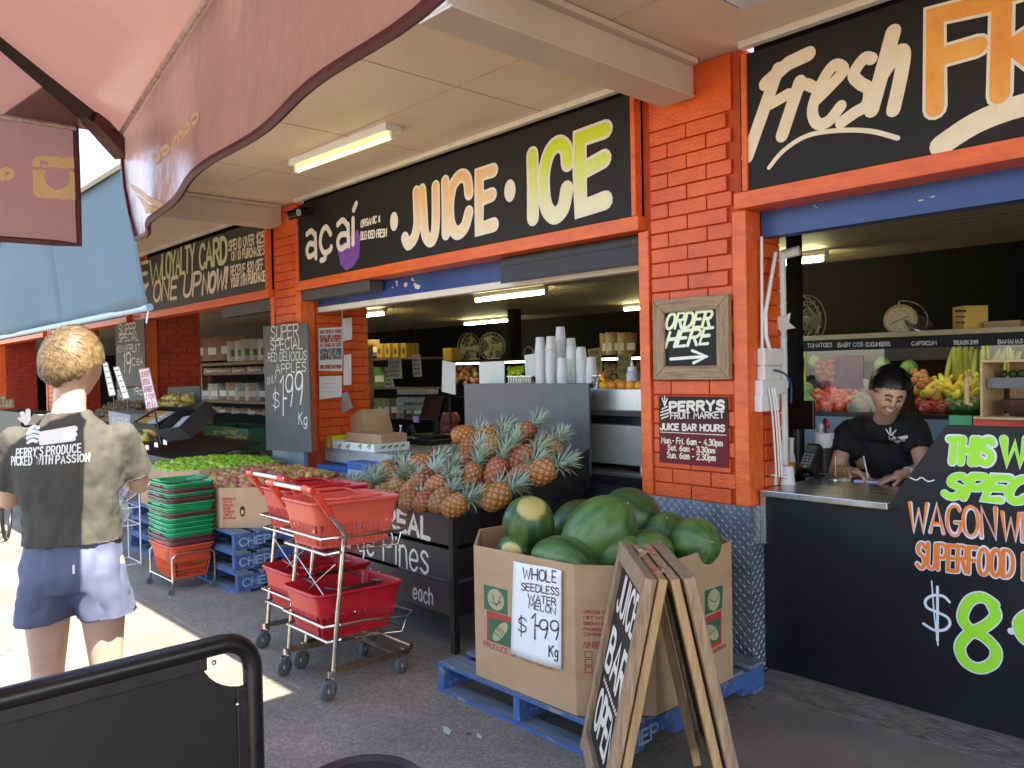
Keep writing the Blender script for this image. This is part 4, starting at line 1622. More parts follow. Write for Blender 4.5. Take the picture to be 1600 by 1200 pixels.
b.build('hook', M('brass', (.6, .45, .2), .3, 1), t)

# ---- pineapple stand
st_ = thing('fruit_stand', 'black slatted pineapple stand with a tall grey backboard', 'stand', (-4.28, 3.4, 0))
X0, X1, Y0, Y1 = -4.94, -3.62, 2.86, 4.0
m_plum = M('plum_painted_wood', (.045, .03, .034), .5, vs=4, c2=(.03, .022, .024), stretch=(1, 10, 10), bump=.2, bs=25)
for zt, zb in ((.79, .62), (.595, .42), (.4, .215)):
    b = MB()
    b.box((X0, Y0, zb), (X1 - .035, Y0 + .02, zt))
    b.build('front_slat', m_plum, st_, bevel=.003)
    b = MB()
    b.box((X1 - .02, Y0 + .04, zb), (X1, Y1 + .04, zt + (.0 if zt > .7 else 0)))
    b.build('side_slat', m_blk_paint, st_, bevel=.003)
b = MB()
b.prism([(X1, Y0 + .2, .792), (X1, Y1 + .04, .792), (X1, Y1 + .04, 1.09), (X1, Y1 - .05, 1.035), (X1, Y0 + .2, .812)], (-.02, 0, 0))
b.build('side_slat', m_blk_paint, st_, bevel=.003)
for x, y in ((X0, Y0), (X1 - .035, Y0), (X1 - .035, Y1), (X0, Y1)):
    b = MB()
    b.box((x, y - .004, 0), (x + .04, y + .036, .792))
    b.build('leg', m_blk_paint, st_, bevel=.003)
b = MB()
b.box((X0 + .03, Y1, .2), (X1 - .03, Y1 + .02, .9))
b.box((X0 + .02, Y0 + .05, .2), (X0 + .03, Y1, .8))
b.prism([(X0, Y0 + .02, .72), (X0, Y1, .96), (X0, Y1, .94), (X0, Y0 + .02, .7)], (X1 - X0 - .025, 0, 0))
b.build('tray', m_blk_paint, st_)
b = MB()
b.box((X0 + .005, Y1 + .045, .9), (X1 + .0, Y1 + .065, 1.527))
b.build('backboard', M('grey_board', (.115, .105, .118), .45, vs=3, c2=(.075, .07, .082), detail=9), st_, bevel=.003)
L = MB()
SF = dict(y=2.86)
put(L, 'REAL', (605, 822), (671, 842), (605, 794), SF, NYv, .03, gap=2, jit=0)
put(L, 'Large Pines', (520, 848), (669, 898), (520, 805), SF, NYv, .017, jit=.3)
L.build('lettering', m_white, st_)
L = MB()
put(L, '$2', (574, 915), (597, 920), (574, 890), SF, NYv, .01, jit=.3)
put(L, 'each', (646, 935), (676, 945), (646, 910), SF, NYv, .011, jit=.4)
L.build('lettering', m_chalk, st_)


def pine_mesh(seed, c_eye, c_edge, c_green):
    """pineapple body with spiral eyes, and its crown; local Z is the stem axis"""
    rr = random.Random(seed)
    b = MB()
    b.c = []
    NU, NV = 64, 44
    Hh, Rr = .092, .068
    vs = []
    for j in range(NV + 1):
        v = j / NV
        th = pi * v
        prof = (sin(th) ** .62)
        z = -cos(th) * Hh
        for i in range(NU):
            u = i / NU
            a = u * 8 + v * 6.0
            c = u * 8 - v * 6.0
            da, dc = abs((a % 1) - .5) * 2, abs((c % 1) - .5) * 2
            e = 1 - max(da, dc)                 # 0 at the eye's edge, 1 in its middle
            h = min(1, e * 2.2) ** .7
            tip = max(0, e - .72) * 3
            r = Rr * prof * (1 + .10 * h + .06 * tip - .05) * (1 + .05 * (v - .5) * -1)
            an = 2 * pi * u
            b.v.append(Vector((r * cos(an), r * sin(an), z * (1 + .0 * h))))
            k = noise.noise(Vector((int(a), int(c) % 8, seed))) * .5
            mixc = Vector(c_edge).lerp(Vector(c_eye), min(1, e * 1.55))
            mixc = mixc.lerp(Vector(c_green), max(0, k) * .5 + .25 * max(0, .4 - v))
            if tip > .25:
                mixc = mixc.lerp(Vector((.33, .2, .09)), .65)
            b.c.append(tuple(mixc))
    for j in range(NV):
        for i in range(NU):
            i2 = (i + 1) % NU
            b.f.append((j * NU + i, j * NU + i2, (j + 1) * NU + i2, (j + 1) * NU + i))
            b.m.append(0)
    body = b
    cr = MB()
    cr.c = []
    n_l = 46
    for k in range(n_l):
        f = k / n_l
        an = k * 2.39996 + rr.uniform(-.2, .2)
        ln = .056 + .068 * sin(min(1, f * 1.3) * pi * .75) + rr.uniform(-.012, .012)
        out = (1 - f) * 1.15 + .12 + rr.uniform(-.12, .12)
        z0 = Hh - .006 + f * .05
        d0 = Vector((cos(an), sin(an), 0))
        sdv = Vector((-sin(an), cos(an), 0))
        p = d0 * (.016 * (1 - f * .7)) + Vector((0, 0, z0))
        w = .0125 * (1 - .35 * f)
        el = pi / 2 - out * .95
        shade = rr.uniform(.75, 1.15)
        base = Vector((.4, .52, .38)) * shade
        if rr.random() < .12:
            base = Vector((.42, .4, .22))
        NS = 5
        o = len(cr.v)
        for s_ in range(NS + 1):
            q = s_ / NS
            e2 = el - q * q * .9 * out + .15 * q
            if s_:
                p = p + (d0 * cos(e2) + Vector((0, 0, 1)) * sin(e2)) * (ln / NS)
            ww = w * (1 - q ** 1.6) + .0006
            up = (d0 * -sin(e2) + Vector((0, 0, 1)) * cos(e2))
            cc = base.lerp(Vector((.55, .6, .5)), .45 * q + .1)
            for sgn in (-1, 0, 1):
                cr.v.append(p + sdv * ww * sgn - up * ww * .45 * (sgn == 0))
                cr.c.append(tuple(cc if sgn else base * .8))
        for s_ in range(NS):
            a0 = o + s_ * 3
            for q in (0, 1):
                cr.f.append((a0 + q, a0 + q + 1, a0 + q + 4, a0 + q + 3))
                cr.m.append(0)
    return body, cr


m_pbody = attr_mat('pineapple_skin', .55, .3, 120, rvar=.25)
m_pcrown = attr_mat('pineapple_leaf', .5, 0, rvar=.3)
pines = []
for k, (a, c, g_) in enumerate((((.62, .28, .055), (.17, .06, .02), (.4, .28, .06)), ((.52, .2, .055), (.15, .05, .02), (.38, .22, .07)), ((.5, .28, .08), (.16, .075, .025), (.28, .24, .06)))):
    bo, cr = pine_mesh(k + 3, a, c, g_)
    t = thing('pineapple', 'ripe pineapple with a grey-green crown heaped on the black stand', 'pineapple', (0, 0, 0), 0, 'pineapples heaped on the stand')
    bo.build('body', m_pbody, t, smooth=60)
    cr.build('crown', m_pcrown, t, smooth=80)
    pines.append(t)
PL_PT, PL_N = Vector((-4, 2.98, .865)), Vector((0, -.42, 1)).normalized()
PIN = [  # body centre px, crown px direction, variant, lift
    (724, 679, 1, -.25, 0, .1), (726, 703, .9, .3, 1, .03), (769, 699, .5, -.6, 1, .05), (761, 681, .9, -.5, 0, .05), (820, 678, .7, -.7, 1, .06), (816, 715, .8, -.5, 1, .06),
    (846, 737, .9, -.45, 0, .03), (776, 737, .35, -.9, 1, .03), (738, 743, .35, -.9, 1, .04), (682, 758, .8, -.6, 0, .05), (650, 756, -.3, .9, 1, .05), (656, 725, 1, -.3, 0, .08),
    (654, 790, -.6, .7, 1, 0), (680, 790, -.3, .9, 2, 0), (711, 790, .8, -.55, 0, .02), (775, 776, .8, -.5, 0, 0), (813, 748, .6, -.7, 1, .0), (860, 705, .6, -.8, 2, .04),
    (722, 722, .2, .9, 1, 0), (553, 761, .7, -.6, 2, .02), (606, 752, -.5, .7, 2, .03), (600, 736, .7, -.6, 2, .0), (632, 790, -.2, .9, 1, 0), (748, 780, .7, .4, 1, -.02),
    (800, 716, .2, -.9, 1, 0), (590, 780, -.4, .8, 2, 0), (572, 772, .5, -.8, 1, 0), (536, 775, .6, -.7, 0, 0), (622, 765, .3, -.9, 2, .0), (636, 742, .7, -.6, 0, .0), (845, 700, .7, -.5, 1, .02), (700, 752, .3, -.9, 0, -.02), (640, 770, .4, -.8, 0, -.01), (690, 715, .9, -.3, 2, .0), (660, 735, .9, .2, 1, 0)]
for k, (px, py, dx, dy, v, lf) in enumerate(PIN):
    p = PP(px, py, PL_PT + Vector((0, 0, lf)), PL_N)
    d = (R_ * dx - U_ * dy) * 1 + W_ * rnd.uniform(-.45, .15)
    if dy > 0:
        d = Vector((dx * .5, 1, .5 + rnd.uniform(-.1, .3)))
        p = p + Vector((0, .05, .02))
    mw = mat4(p, d, rnd.uniform(0, 6), rnd.uniform(.88, 1.1))
    if k < 3:
        setm(pines[k], mw)
        v = k
    else:
        copy_tree(pines[v], mw)

# ---- apples, pears, kiwifruit
m_gapple = M('green_apple_skin', (.34, .52, .035), .32, vs=9, c2=(.24, .42, .02), rvar=.5, detail=3)
m_rapple = M('red_apple_skin', (.42, .1, .05), .35, vs=7, c2=(.5, .3, .1), rvar=.7, detail=4)
m_pear = M('pear_skin', (.48, .42, .06), .45, vs=6, c2=(.36, .17, .05), rvar=.7)
m_kiwi = M('kiwi_skin', (.17, .1, .045), .85, vs=30, c2=(.1, .06, .025), bump=.3, bs=200, rvar=.4)
m_tom = M('tomato_skin', (.72, .1, .02), .28, vs=3, c2=(.66, .16, .03), rvar=.4)
m_orng = M('orange_peel', (.8, .3, .02), .45, vs=5, c2=(.76, .25, .02), bump=.2, bs=250, rvar=.3)
m_lemon = M('yellow_squash', (.75, .55, .04), .4, vs=5, c2=(.62, .5, .06), rvar=.6)
m_stem = M('stem', (.1, .06, .02), .8)


def fruit(name, label, cat, group, mat, r, prof=None, stem=True, seg=14):
    b = MB()
    pr = prof or [(0, -.8), (.25, -.9), (.6, -.82), (.9, -.45), (1, .05), (.93, .5), (.66, .86), (.35, .92), (.12, .8), (0, .7)]
    b.lathe([(a * r, h * r) for a, h in pr], seg=seg)
    if stem:
        b.k = 1
        b.tube([(0, 0, r * .7), (r * .1, 0, r * 1.15)], r * .06, 5)
        b.k = 0
    o = b.build(name, [mat, m_stem], smooth=75)
    return tag(o, label, cat, group)


def heap(proto, pts, r, tilt=1.2):
    for k, p in enumerate(pts):
        o = proto if k == 0 else proto.copy()
        if k:
            col.objects.link(o)
        d = Vector((rnd.uniform(-1, 1) * tilt, rnd.uniform(-1, 1) * tilt, 1))
        s = rnd.uniform(.9, 1.08)
        setm(o, mat4(p, d, rnd.uniform(0, 6), s))


def hexpts(x0, x1, y0, y1, d, zf, jit=.2, keep=None):
    out = []
    y = y0
    r = 0
    while y <= y1:
        x = x0 + (d / 2 if r % 2 else 0)
        while x <= x1:
            px, py = x + rnd.uniform(-jit, jit) * d, y + rnd.uniform(-jit, jit) * d
            if keep is None or keep(px, py):
                out.append((px, py, zf(px, py) + rnd.uniform(-.15, .15) * d))
            x += d
        y += d * .87
        r += 1
    return out


gb = carton_bin('big open carton of green apples on the farther pallet stack', -8.14, -7.03, 2.56, 3.68, .446, .8, .2, .68)
L = MB()
write(L, 'FRESH AUSTRALIAN FRUIT', (-7.03, 2.85, .752), (0, .6, 0), (0, 0, .022), (1, 0, 0), .004)
L.build('print', m_red_print, gb)
inb = lambda x0, x1, y0, y1, c: (lambda x, y: (min(x - x0, x1 - x) + min(y - y0, y1 - y)) > c and x0 < x < x1 and y0 < y < y1)
ga = fruit('green_apple', 'green apple in the heap filling the farther carton', 'apple', 'green apples in the farther carton', m_gapple, .038)
heap(ga, hexpts(-8.08, -7.09, 2.62, 3.62, .073, lambda x, y: .775 + .05 * sin((x + 8.1) * 3) * sin((y - 2.6) * 3), keep=inb(-8.1, -7.07, 2.6, 3.64, .22)), .038)
rb = carton_bin('open carton of red apples with a round hole on the nearer pallet stack', -6.95, -5.84, 2.55, 3.68, .446, .765, .28, .62)
CP2 = (Vector((-6.12, 2.55, 0)), CN)
L = MB()
for k, s_ in enumerate(('PRODUCE OF', 'NET WT.', 'GROWN BY', 'PACKED', 'CONSIGNED', 'VARIETY', 'RED APPLES')):
    put(L, s_, (349, 781 + 5 * k), (349 + 1.9 * len(s_), 781 + 5 * k), (349, 778 + 5 * k), CP2, CN, .005, jit=0)
for k in range(4):
    stroke(L, [(349, 810 + k * 6), (353, 810 + k * 6), (353, 813 + k * 6), (349, 813 + k * 6), (349, 810 + k * 6)], CP2, CN, .003, smooth=False)
L.build('print', m_red_print, rb)
b = MB()
c = PP(379, 799, *CP2)
hv = Vector((1, 1, 0)).normalized()
b.add([c + CN * .001 + hv * (.021 * cos(a)) + Vector((0, 0, .042 * sin(a))) for a in [2 * pi * k / 20 for k in range(20)]], [tuple(range(20))])
b.build('hole', M('hole_dark', (.03, .018, .01), .9), rb)
b = MB()
b.ball(c - CN * .012 + Vector((0, 0, -.006)), (.018, .018, .03), 10, 8)
o = b.build('red_apple', m_rapple, smooth=70)
tag(o, 'red apple showing through the hole of the nearer carton', 'apple')
ra = fruit('red_apple', 'red apple in the heap filling the nearer carton', 'apple', 'red apples in the nearer carton', m_rapple, .036)
heap(ra, hexpts(-6.9, -5.9, 2.62, 3.62, .078, lambda x, y: .715 + .075 * sin(min(1, max(0, y - 2.6)) * 2.6), keep=inb(-6.93, -5.88, 2.58, 3.64, .3)), .036)

for lab, c, dx in (('blue and white fruit carton behind the red apples', (-5.78, 3.86), .42), ('flattened blue carton lid lying on the red apple bin corner', (-6.3, 3.9), .5)):
    t = thing('fruit_carton', lab, 'carton', (c[0], c[1], .62))
    b = MB()
    hh = .25 if dx < .45 else .18
    b.box((c[0] - dx, c[1] - .12, .6), (c[0] + dx * .4, c[1] + .1, .6 + hh))
    b.build('box', M('carton_white', (.55, .62, .7), .6), t, bevel=.004)
    b = MB()
    b.box((c[0] - dx - .004, c[1] - .125, .6 + hh * .75), (c[0] + dx * .4 + .004, c[1] + .105, .6 + hh + .004))
    b.box((c[0] + dx * .4, c[1] - .126, .6), (c[0] + dx * .4 + .005, c[1] + .106, .6 + hh + .003))
    b.build('lid', M('carton_blue', (.02, .12, .42), .5), t, bevel=.003)


# ---- hand baskets and the two basket trolleys
def rrect(lx, ly, z, c=.05, n=4):
    out = []
    for sx, sy, a0 in ((1, 1, 0), (-1, 1, 90), (-1, -1, 180), (1, -1, 270)):
        for k in range(n + 1):
            a = radians(a0 + 90 * k / n)
            out.append(Vector((sx * (lx - c) + c * cos(a), sy * (ly - c) + c * sin(a), z)))
    return out


def basket_mb(lx=.26, ly=.185, bx=.205, by=.14, h=.235, slots=True):
    """tapered basket: solid bands, slotted lower walls, rolled rim, slatted floor"""
    b = MB()
    c = .045

    def ring(f):
        return rrect(bx + (lx - bx) * f, by + (ly - by) * f, h * f, c * (.6 + .4 * f))

    def band(f0, f1, th=.003):
        a, d = ring(f0), ring(f1)
        k = len(a)
        inn = lambda q: Vector((q.x * (1 - th / lx), q.y * (1 - th / ly), q.z))
        b.add(a + d + [inn(q) for q in d] + [inn(q) for q in a], [f for i in range(k) for f in ((i, (i + 1) % k, k + (i + 1) % k, k + i), (k + i, k + (i + 1) % k, 2 * k + (i + 1) % k, 2 * k + i), (2 * k + i, 2 * k + (i + 1) % k, 3 * k + (i + 1) % k, 3 * k + i))])
    band(.52, 1)
    band(0, .07)
    if slots:
        band(.28, .33)
        for s in (-1, 1):
            for ax in (0, 1):
                n = 19 if ax == 0 else 13
                for i in range(n):
                    t = (i + .5) / n * 2 - 1

                    def at(f):
                        X, Y = bx + (lx - bx) * f, by + (ly - by) * f
                        return Vector((t * (X - .03), s * Y, h * f)) if ax == 0 else Vector((s * X, t * (Y - .03), h * f))
                    wd_ = .0095 if ax == 0 else .009
                    b.beam(at(.05), at(.54), wd_ if ax == 0 else .003, .003 if ax == 0 else wd_, (0, 1, 0) if ax == 0 else (0, 1, 0))
        for sx in (-1, 1):
            for sy in (-1, 1):
                a = [rrect(bx + (lx - bx) * f, by + (ly - by) * f, h * f, .04)[2 + (0 if (sx, sy) == (1, 1) else 5 if (sx, sy) == (-1, 1) else 10 if (sx, sy) == (-1, -1) else 15)] for f in (.05, .54)]
                b.tube(a, .008, 6)
    else:
        band(.05, .53)
    b.prism([q * 1 for q in ring(.01)], (0, 0, .003))
    top = rrect(lx + .006, ly + .006, h, c + .006)
    b.tube(top, .0075, 8, closed=True)
    b.tube([q + Vector((0, 0, -.016)) for q in rrect(lx + .004, ly + .004, h, c + .006)], .003, 6, closed=True)
    return b


def handle_mb(lx, ly, h, s, fold=1):
    """carry handle folded down on to the rim on side s"""
    b = MB()
    y = s * (ly + .002)
    pts = [(-lx * .55, y * .3, h + .006), (-lx * .55, y * .86, h + .016), (-lx * .45, y, h + .02), (lx * .45, y, h + .02), (lx * .55, y * .86, h + .016), (lx * .55, y * .3, h + .006)]
    b.tube(pts, .0055, 6)
    b.tube([(-lx * .3, y, h + .021), (lx * .3, y, h + .021)], .0095, 8)
    return b


m_salmon = M('faded_red_plastic', (.72, .115, .07), .42, vs=5, c2=(.62, .09, .055))
m_red = M('red_plastic', (.55, .012, .022), .38, vs=5, c2=(.46, .01, .018))
m_oredp = M('orange_red_plastic', (.62, .075, .018), .4, vs=5, var=.06)
m_sleeve = M('red_sleeve', (.62, .045, .02), .4)
m_grnp = M('green_plastic', (.012, .3, .1), .4, vs=5, var=.08)
m_marp = M('maroon_plastic', (.14, .04, .05), .4, vs=5, var=.1)
bas = {}


def basket(label, mat, hmat, mw, group, kind='full'):
    key = (mat.name, hmat.name, kind)
    if key not in bas:
        t = thing('shopping_basket', label, 'basket', (0, 0, 0), 0, group)
        basket_mb().build('tub', mat, t, smooth=35)
        for s in (-1, 1):
            handle_mb(.26, .185, .235, s).build('handle', hmat, t, smooth=45)
        bas[key] = t
        setm(t, mw)
    else:
        t = copy_tree(bas[key], mw, label, group)
    return t


def trolley(label, x, y, dark):
    t = thing('basket_trolley', label, 'trolley', (x, y, 0))
    w = .235
    o = Vector((x, y, 0))
    V = lambda a, b, c: o + Vector((a, b, c))
    for s in (-1, 1):
        b = MB()
        b.tube([V(s * w, -.005, .95), V(s * w, .07, .85), V(s * w, .095, .81), V(s * w, .085, .74), V(s * w, .045, .42), V(s * w, .012, .1)], .0125, 8)
        b.build('side_post', m_chrome, t, smooth=50)
        b = MB()
        b.tube([V(s * w, -.06, 1.035), V(s * w, .02, .915)], .019, 10)
        b.tube([V(s * w, -.08, 1.05), V(s * (w - .08), -.085, 1.058)], .018, 10)
        b.build('grip_sleeve', m_sleeve, t, smooth=50)
    b = MB()
    b.tube([V(-w + .005, -.083, 1.055), V(w - .005, -.083, 1.055)], .0145, 10)
    b.build('handlebar', m_chrome, t, smooth=50)
    for z0, z1, yt, wr in ((.80, .775, .545, .2), (.36, .30, .56, .21)):
        b = MB()
        b.tube([V(-w, .06, z0), V(-w, .2, z0 - .005), V(-wr, yt - .08, z1), V(-wr + .06, yt, z1), V(wr - .06, yt, z1), V(wr, yt - .08, z1), V(w, .2, z0 - .005), V(w, .06, z0)], .0085, 8)
        b.tube([V(-w, .06, z0 - .075), V(-w + .02, .0, z0 - .08), V(w - .02, .0, z0 - .08), V(w, .06, z0 - .075)], .0085, 8)
        b.tube([V(-w, .06, z0), V(-w + .02, -.02, z0), V(w - .02, -.02, z0), V(w, .06, z0)], .0085, 8)
        b.build('basket_rail', m_chrome, t, smooth=50)
        b = MB()
        for k in range(9):
            xx = -.18 + .36 * k / 8
            b.tube([V(xx, .01, z0 - .085), V(xx, yt - .06, z1 - .075)], .003, 6)
        for yy in (.02, .18, .34, yt - .06):
            b.tube([V(-.2, yy, z0 - .088 + (yy / yt) * (z1 - z0 + .01)), V(.2, yy, z0 - .088 + (yy / yt) * (z1 - z0 + .01))], .004, 6)
        for s in (-1, 1):
            b.tube([V(s * wr, yt - .08, z1), V(s * .19, yt - .1, z1 - .075), V(s * .2, .1, z0 - .085), V(s * w, .06, z0 - .075)], .004, 6)
        b.build('wire_shelf', m_chrome, t, smooth=50)
    b = MB()
    for s in (-1, 1):
        b.beam(V(s * w, .01, .135), V(s * .2, .5, .115), .012, .03)
    b.tube([V(-.2, .49, .115), V(-.15, .55, .115), V(.15, .55, .115), V(.2, .49, .115)], .012, 8)
    b.beam(V(-.2, .42, .115), V(.2, .42, .115), .03, .008)
    b.build('base_frame', M('rusty_chrome', (.42, .3, .2), .35, .9, vs=9, c2=(.25, .14, .08)) if dark else m_chrome, t, smooth=40)
    b = MB()
    for s in (-1, 1):
        b.tube([V(-s * w * .9, .05, .66), V(s * w * .9, .06, .4)], .004, 6)
    b.build('cross_brace', m_chrome, t, smooth=40)
    for s in (-1, 1):
        for yy, r, zz in ((.0, .05, .1), (.47, .045, .09)):
            a = rnd.uniform(-.5, .9)
            d = Vector((sin(a), cos(a), 0))
            n = Vector((d.y, -d.x, 0))
            c = V(s * (w if yy < .2 else .19), yy, r) - d * .018
            cas = MB()
            cas.tube([V(s * (w if yy < .2 else .19), yy, zz + .012), V(s * (w if yy < .2 else .19), yy, zz + .045)], .017, 10)
            for q in (-1, 1):
                cas.obox(c + n * q * .017 + d * .008 + Vector((0, 0, .022)), d * .014, n * .0015, Vector((0, 0, .034)))
            f = cas.build('caster', m_chrome, t, smooth=40)
            wh = MB()
            wh.lathe([(r * .55, -.011), (r * .9, -.011), (r, -.006), (r, .006), (r * .9, .011), (r * .55, .011)], c, n, 20)
            wh.build('tyre', m_rubber, f, smooth=50)
            wh = MB()
            wh.lathe([(0, -.013), (r * .25, -.013), (r * .3, -.008), (r * .56, -.008), (r * .56, .008), (r * .3, .008), (r * .25, .013), (0, .013)], c, n, 16)
            wh.build('hub', M('caster_hub', (.4, .42, .45), .4), f, smooth=40)
    return t


tr1, tr2 = (-3.80, 2.03), (-4.30, 2.15)
trolley('chrome trolley holding a faded salmon basket above a red one', *tr1, True)
trolley('chrome trolley holding two red baskets beside the black stand', *tr2, False)
RZ = Matrix.Rotation(pi / 2, 4, 'Z')
TB = 'baskets carried by the trolleys'
for (x, y), z, m1, m2, lab in ((tr1, .728, m_salmon, m_salmon, 'faded salmon basket on the upper tier of the nearer trolley'), (tr1, .265, m_red, m_plast_blk, 'red basket with black handles on the lower tier of the nearer trolley'),
                               (tr2, .728, m_red, m_red, 'red basket on the upper tier of the farther trolley'), (tr2, .265, m_red, m_red, 'red basket on the lower tier of the farther trolley')):
    basket(lab, m1, m2, Matrix.Translation((x, y + .215, z)) @ Matrix.Rotation(-.03, 4, 'X') @ RZ, TB)
bx_, by_ = -6.36, 2.345
hg = 'hand baskets nested in the stack'
o = basket('orange-red basket with green marks at the bottom of the basket stack', m_oredp, m_oredp, Matrix.Translation((bx_, by_, .1)) @ Matrix.Diagonal((.9, .9, 1.05, 1)), hg)
L = MB()
for c in (-.06, 0, .06):
    if c:
        L.obox((.221, c, .185), (.001, 0, 0), (0, .014, 0), (0, 0, .01))
        L.obox((.221, c, .205), (.001, 0, 0), (0, .007, 0), (0, 0, .012))
    else:
        L.obox((.2205, c, .185), (.001, 0, 0), (0, .015, 0), (0, 0, .006))
seq = 'mmggggmggmgmg'
for k, q in enumerate(seq):
    m1 = m_grnp if q == 'g' else m_marp
    n_same = sum(1 for c in seq[k:] if c == q)
    if k == len(seq) - 1:
        lab = 'green basket on top of the tall basket stack'
    else:
        lab = '%s hand basket nested within the tall basket stack' % ('green' if q == 'g' else 'maroon')
    basket(lab, m1, m1, Matrix.Translation((bx_ + rnd.uniform(-.008, .008), by_ + rnd.uniform(-.006, .006), .1 + .0365 * (k + 1))) @ Matrix.Rotation(rnd.uniform(-.03, .03), 4, 'Z') @ Matrix.Diagonal((.92, .92, 1.03, 1)), hg)
t = thing('basket_holder', 'wheeled chrome cradle carrying the stack of hand baskets', 'cradle', (bx_, by_, 0))
b = MB()
for sx in (-1, 1):
    x = bx_ + sx * .235
    b.tube([(x, by_ - .16, .06), (x, by_ - .16, .27), (x, by_ - .13, .3), (x, by_ + .13, .3), (x, by_ + .16, .27), (x, by_ + .16, .06)], .009, 8)
for sy in (-1, 1):
    b.tube([(bx_ - .235, by_ + sy * .16, .1), (bx_ + .235, by_ + sy * .16, .1)], .006, 8)
b.tube([(bx_ - .235, by_, .095), (bx_ + .235, by_, .095)], .006, 8)
b.build('frame', m_chrome, t, smooth=40)
for sx in (-1, 1):
    for sy in (-1, 1):
        c = Vector((bx_ + sx * .235, by_ + sy * .16 - .012, .025))
        w_ = MB()
        w_.lathe([(0, -.009), (.025, -.009), (.025, .009), (0, .009)], c, (1, 0, 0), 14)
        w_.tube([c + Vector((0, .012, .06)), c + Vector((0, .004, .02))], .01, 8)
        w_.build('caster', m_rubber, t, smooth=40)

# white wire rack with newspapers
t = thing('newspaper_rack', 'white wire newspaper rack beyond the elbow of the man in the grey shirt', 'rack', (-7.5, 2.27, 0))
b = MB()
for x in (-7.68, -7.36):
    for y in (2.18, 2.36):
        b.tube([(x, y, 0), (x, y, .8)], .006, 6)
for z in (.01, .35, .5, .8):
    b.tube([(-7.68, 2.18, z), (-7.36, 2.18, z), (-7.36, 2.36, z), (-7.68, 2.36, z)], .005, 6, closed=True)
for k in range(5):
    x = -7.64 + .06 * k
    b.tube([(x, 2.18, .5), (x, 2.36, .62)], .004, 6)
b.build('wire_frame', m_plast_wht, t, smooth=40)
for k, z in enumerate((.4, .62)):
    t2 = thing('newspaper', 'bundle of newspapers leaning in the %s tier of the white rack' % ('lower', 'upper')[k], 'newspaper', (-7.5, 2.25, z))
    b = MB()
    for i in range(5):
        b.box((-7.66, 2.15 + .022 * i, z - .05), (-7.38, 2.17 + .022 * i, z + .14 - .01 * i), Matrix.Rotation(-.5, 3, 'X'), (-7.5, 2.25, z))
    b.build('paper', M('newsprint', (.5, .52, .55), .8, vs=30, c2=(.2, .22, .28), detail=2), t2)

# stool or small round table right in front of the camera
t = thing('round_stool', 'round black stool with a grey dished top at the bottom edge of the photo', 'stool', (-1.56, .96, 0))
b = MB()
b.lathe([(0, .655), (.125, .655), (.14, .67), (.14, .7), (.128, .703), (.12, .692)], (-1.56, .96, 0), seg=36)
b.build('rim', M('stool_black', (.03, .026, .028), .45), t, smooth=40)
b = MB()
b.lathe([(.121, .69), (.09, .686), (0, .684)], (-1.56, .96, 0), seg=36)
b.build('seat', M('stool_grey', (.2, .23, .28), .35), t, smooth=40)
for a in range(4):
    an = a * pi / 2 + .6
    b = MB()
    b.tube([(-1.56 + .08 * cos(an), .96 + .08 * sin(an), .66), (-1.56 + .17 * cos(an), .96 + .17 * sin(an), 0)], .012, 8)
    b.build('leg', m_plast_blk, t, smooth=40)

# black cafe barrier
t = thing('cafe_barrier', 'black banner barrier in a rounded tube frame close to the camera', 'barrier', (-1.89, .2, 0))
b = MB()
bx, yt, zt = -1.89, .86, 1.0
pts = [(bx, yt, .08), (bx, yt, zt - .1)] + [(bx, yt - .075 + .075 * cos(a), zt - .095 + .075 * sin(a)) for a in [radians(k * 15) for k in range(7)]] + [(bx, -.9, zt - .02), (bx, -1, zt - .04), (bx, -1.04, zt - .13), (bx, -1.04, .08)]
b.tube(pts, .0235, 12)
b.build('tube_frame', M('black_tube', (.012, .01, .011), .3, vs=20), t, smooth=50)
b = MB()
b.box((bx - .012, -1.0, zt - .07), (bx + .012, yt - .115, zt - .03))
b.box((bx - .01, yt - .045, .2), (bx + .01, yt - .015, zt - .135))
b.build('clamp_rail', M('black_rail', (.022, .017, .018), .4, vs=30, c2=(.012, .01, .011)), t, bevel=.003)
b = MB()
pan = [(bx - .003, -1.0, .15), (bx - .003, yt - .02, .15)] + [(bx - .003, yt - .015 - .12 * sin(a), zt - .015 - .12 * cos(a)) for a in [radians(k * 10) for k in range(10)]] + [(bx - .003, -1.0, zt - .03)]
b.prism(pan, (.006, 0, 0))
b.build('panel', M('black_panel', (.009, .007, .0075), .55, vs=40, bump=.08, bs=300), t)
b = MB()
for y, z in ((yt - .1, zt - .055), (yt - .045, zt - .17), (.3, zt - .055), (-.3, zt - .055), (yt - .045, .4)):
    b.ball((bx + .012, y, z), .006, 10, 6)
    b.build('rivet', m_chrome, t, smooth=60)
    b = MB()
b = MB()
for y in (yt, -1.04):
    b.box((bx - .28, y - .03, 0), (bx + .28, y + .03, .012))
    b.build('foot', m_plast_blk, t, bevel=.004)
    b = MB()

# litter
for lab, c, s in (('pale fallen leaf on the asphalt near the pallet', (697, 1142), .05), ('small scrap of white paper on the asphalt near the pallet', (748, 1151), .03)):
    p = P(c[0], c[1], z=.006)
    b = MB()
    b.prism([p + Vector((s * a, s * c2, .002)) for a, c2 in ((-.9, .3), (-.3, .45), (.5, .2), (1, -.4), (.1, -.35))], (0, 0, .002))
    tag(b.build('fallen_leaf' if 'leaf' in lab else 'paper_scrap', M('litter', (.5, .52, .4), .7)), lab, 'litter')

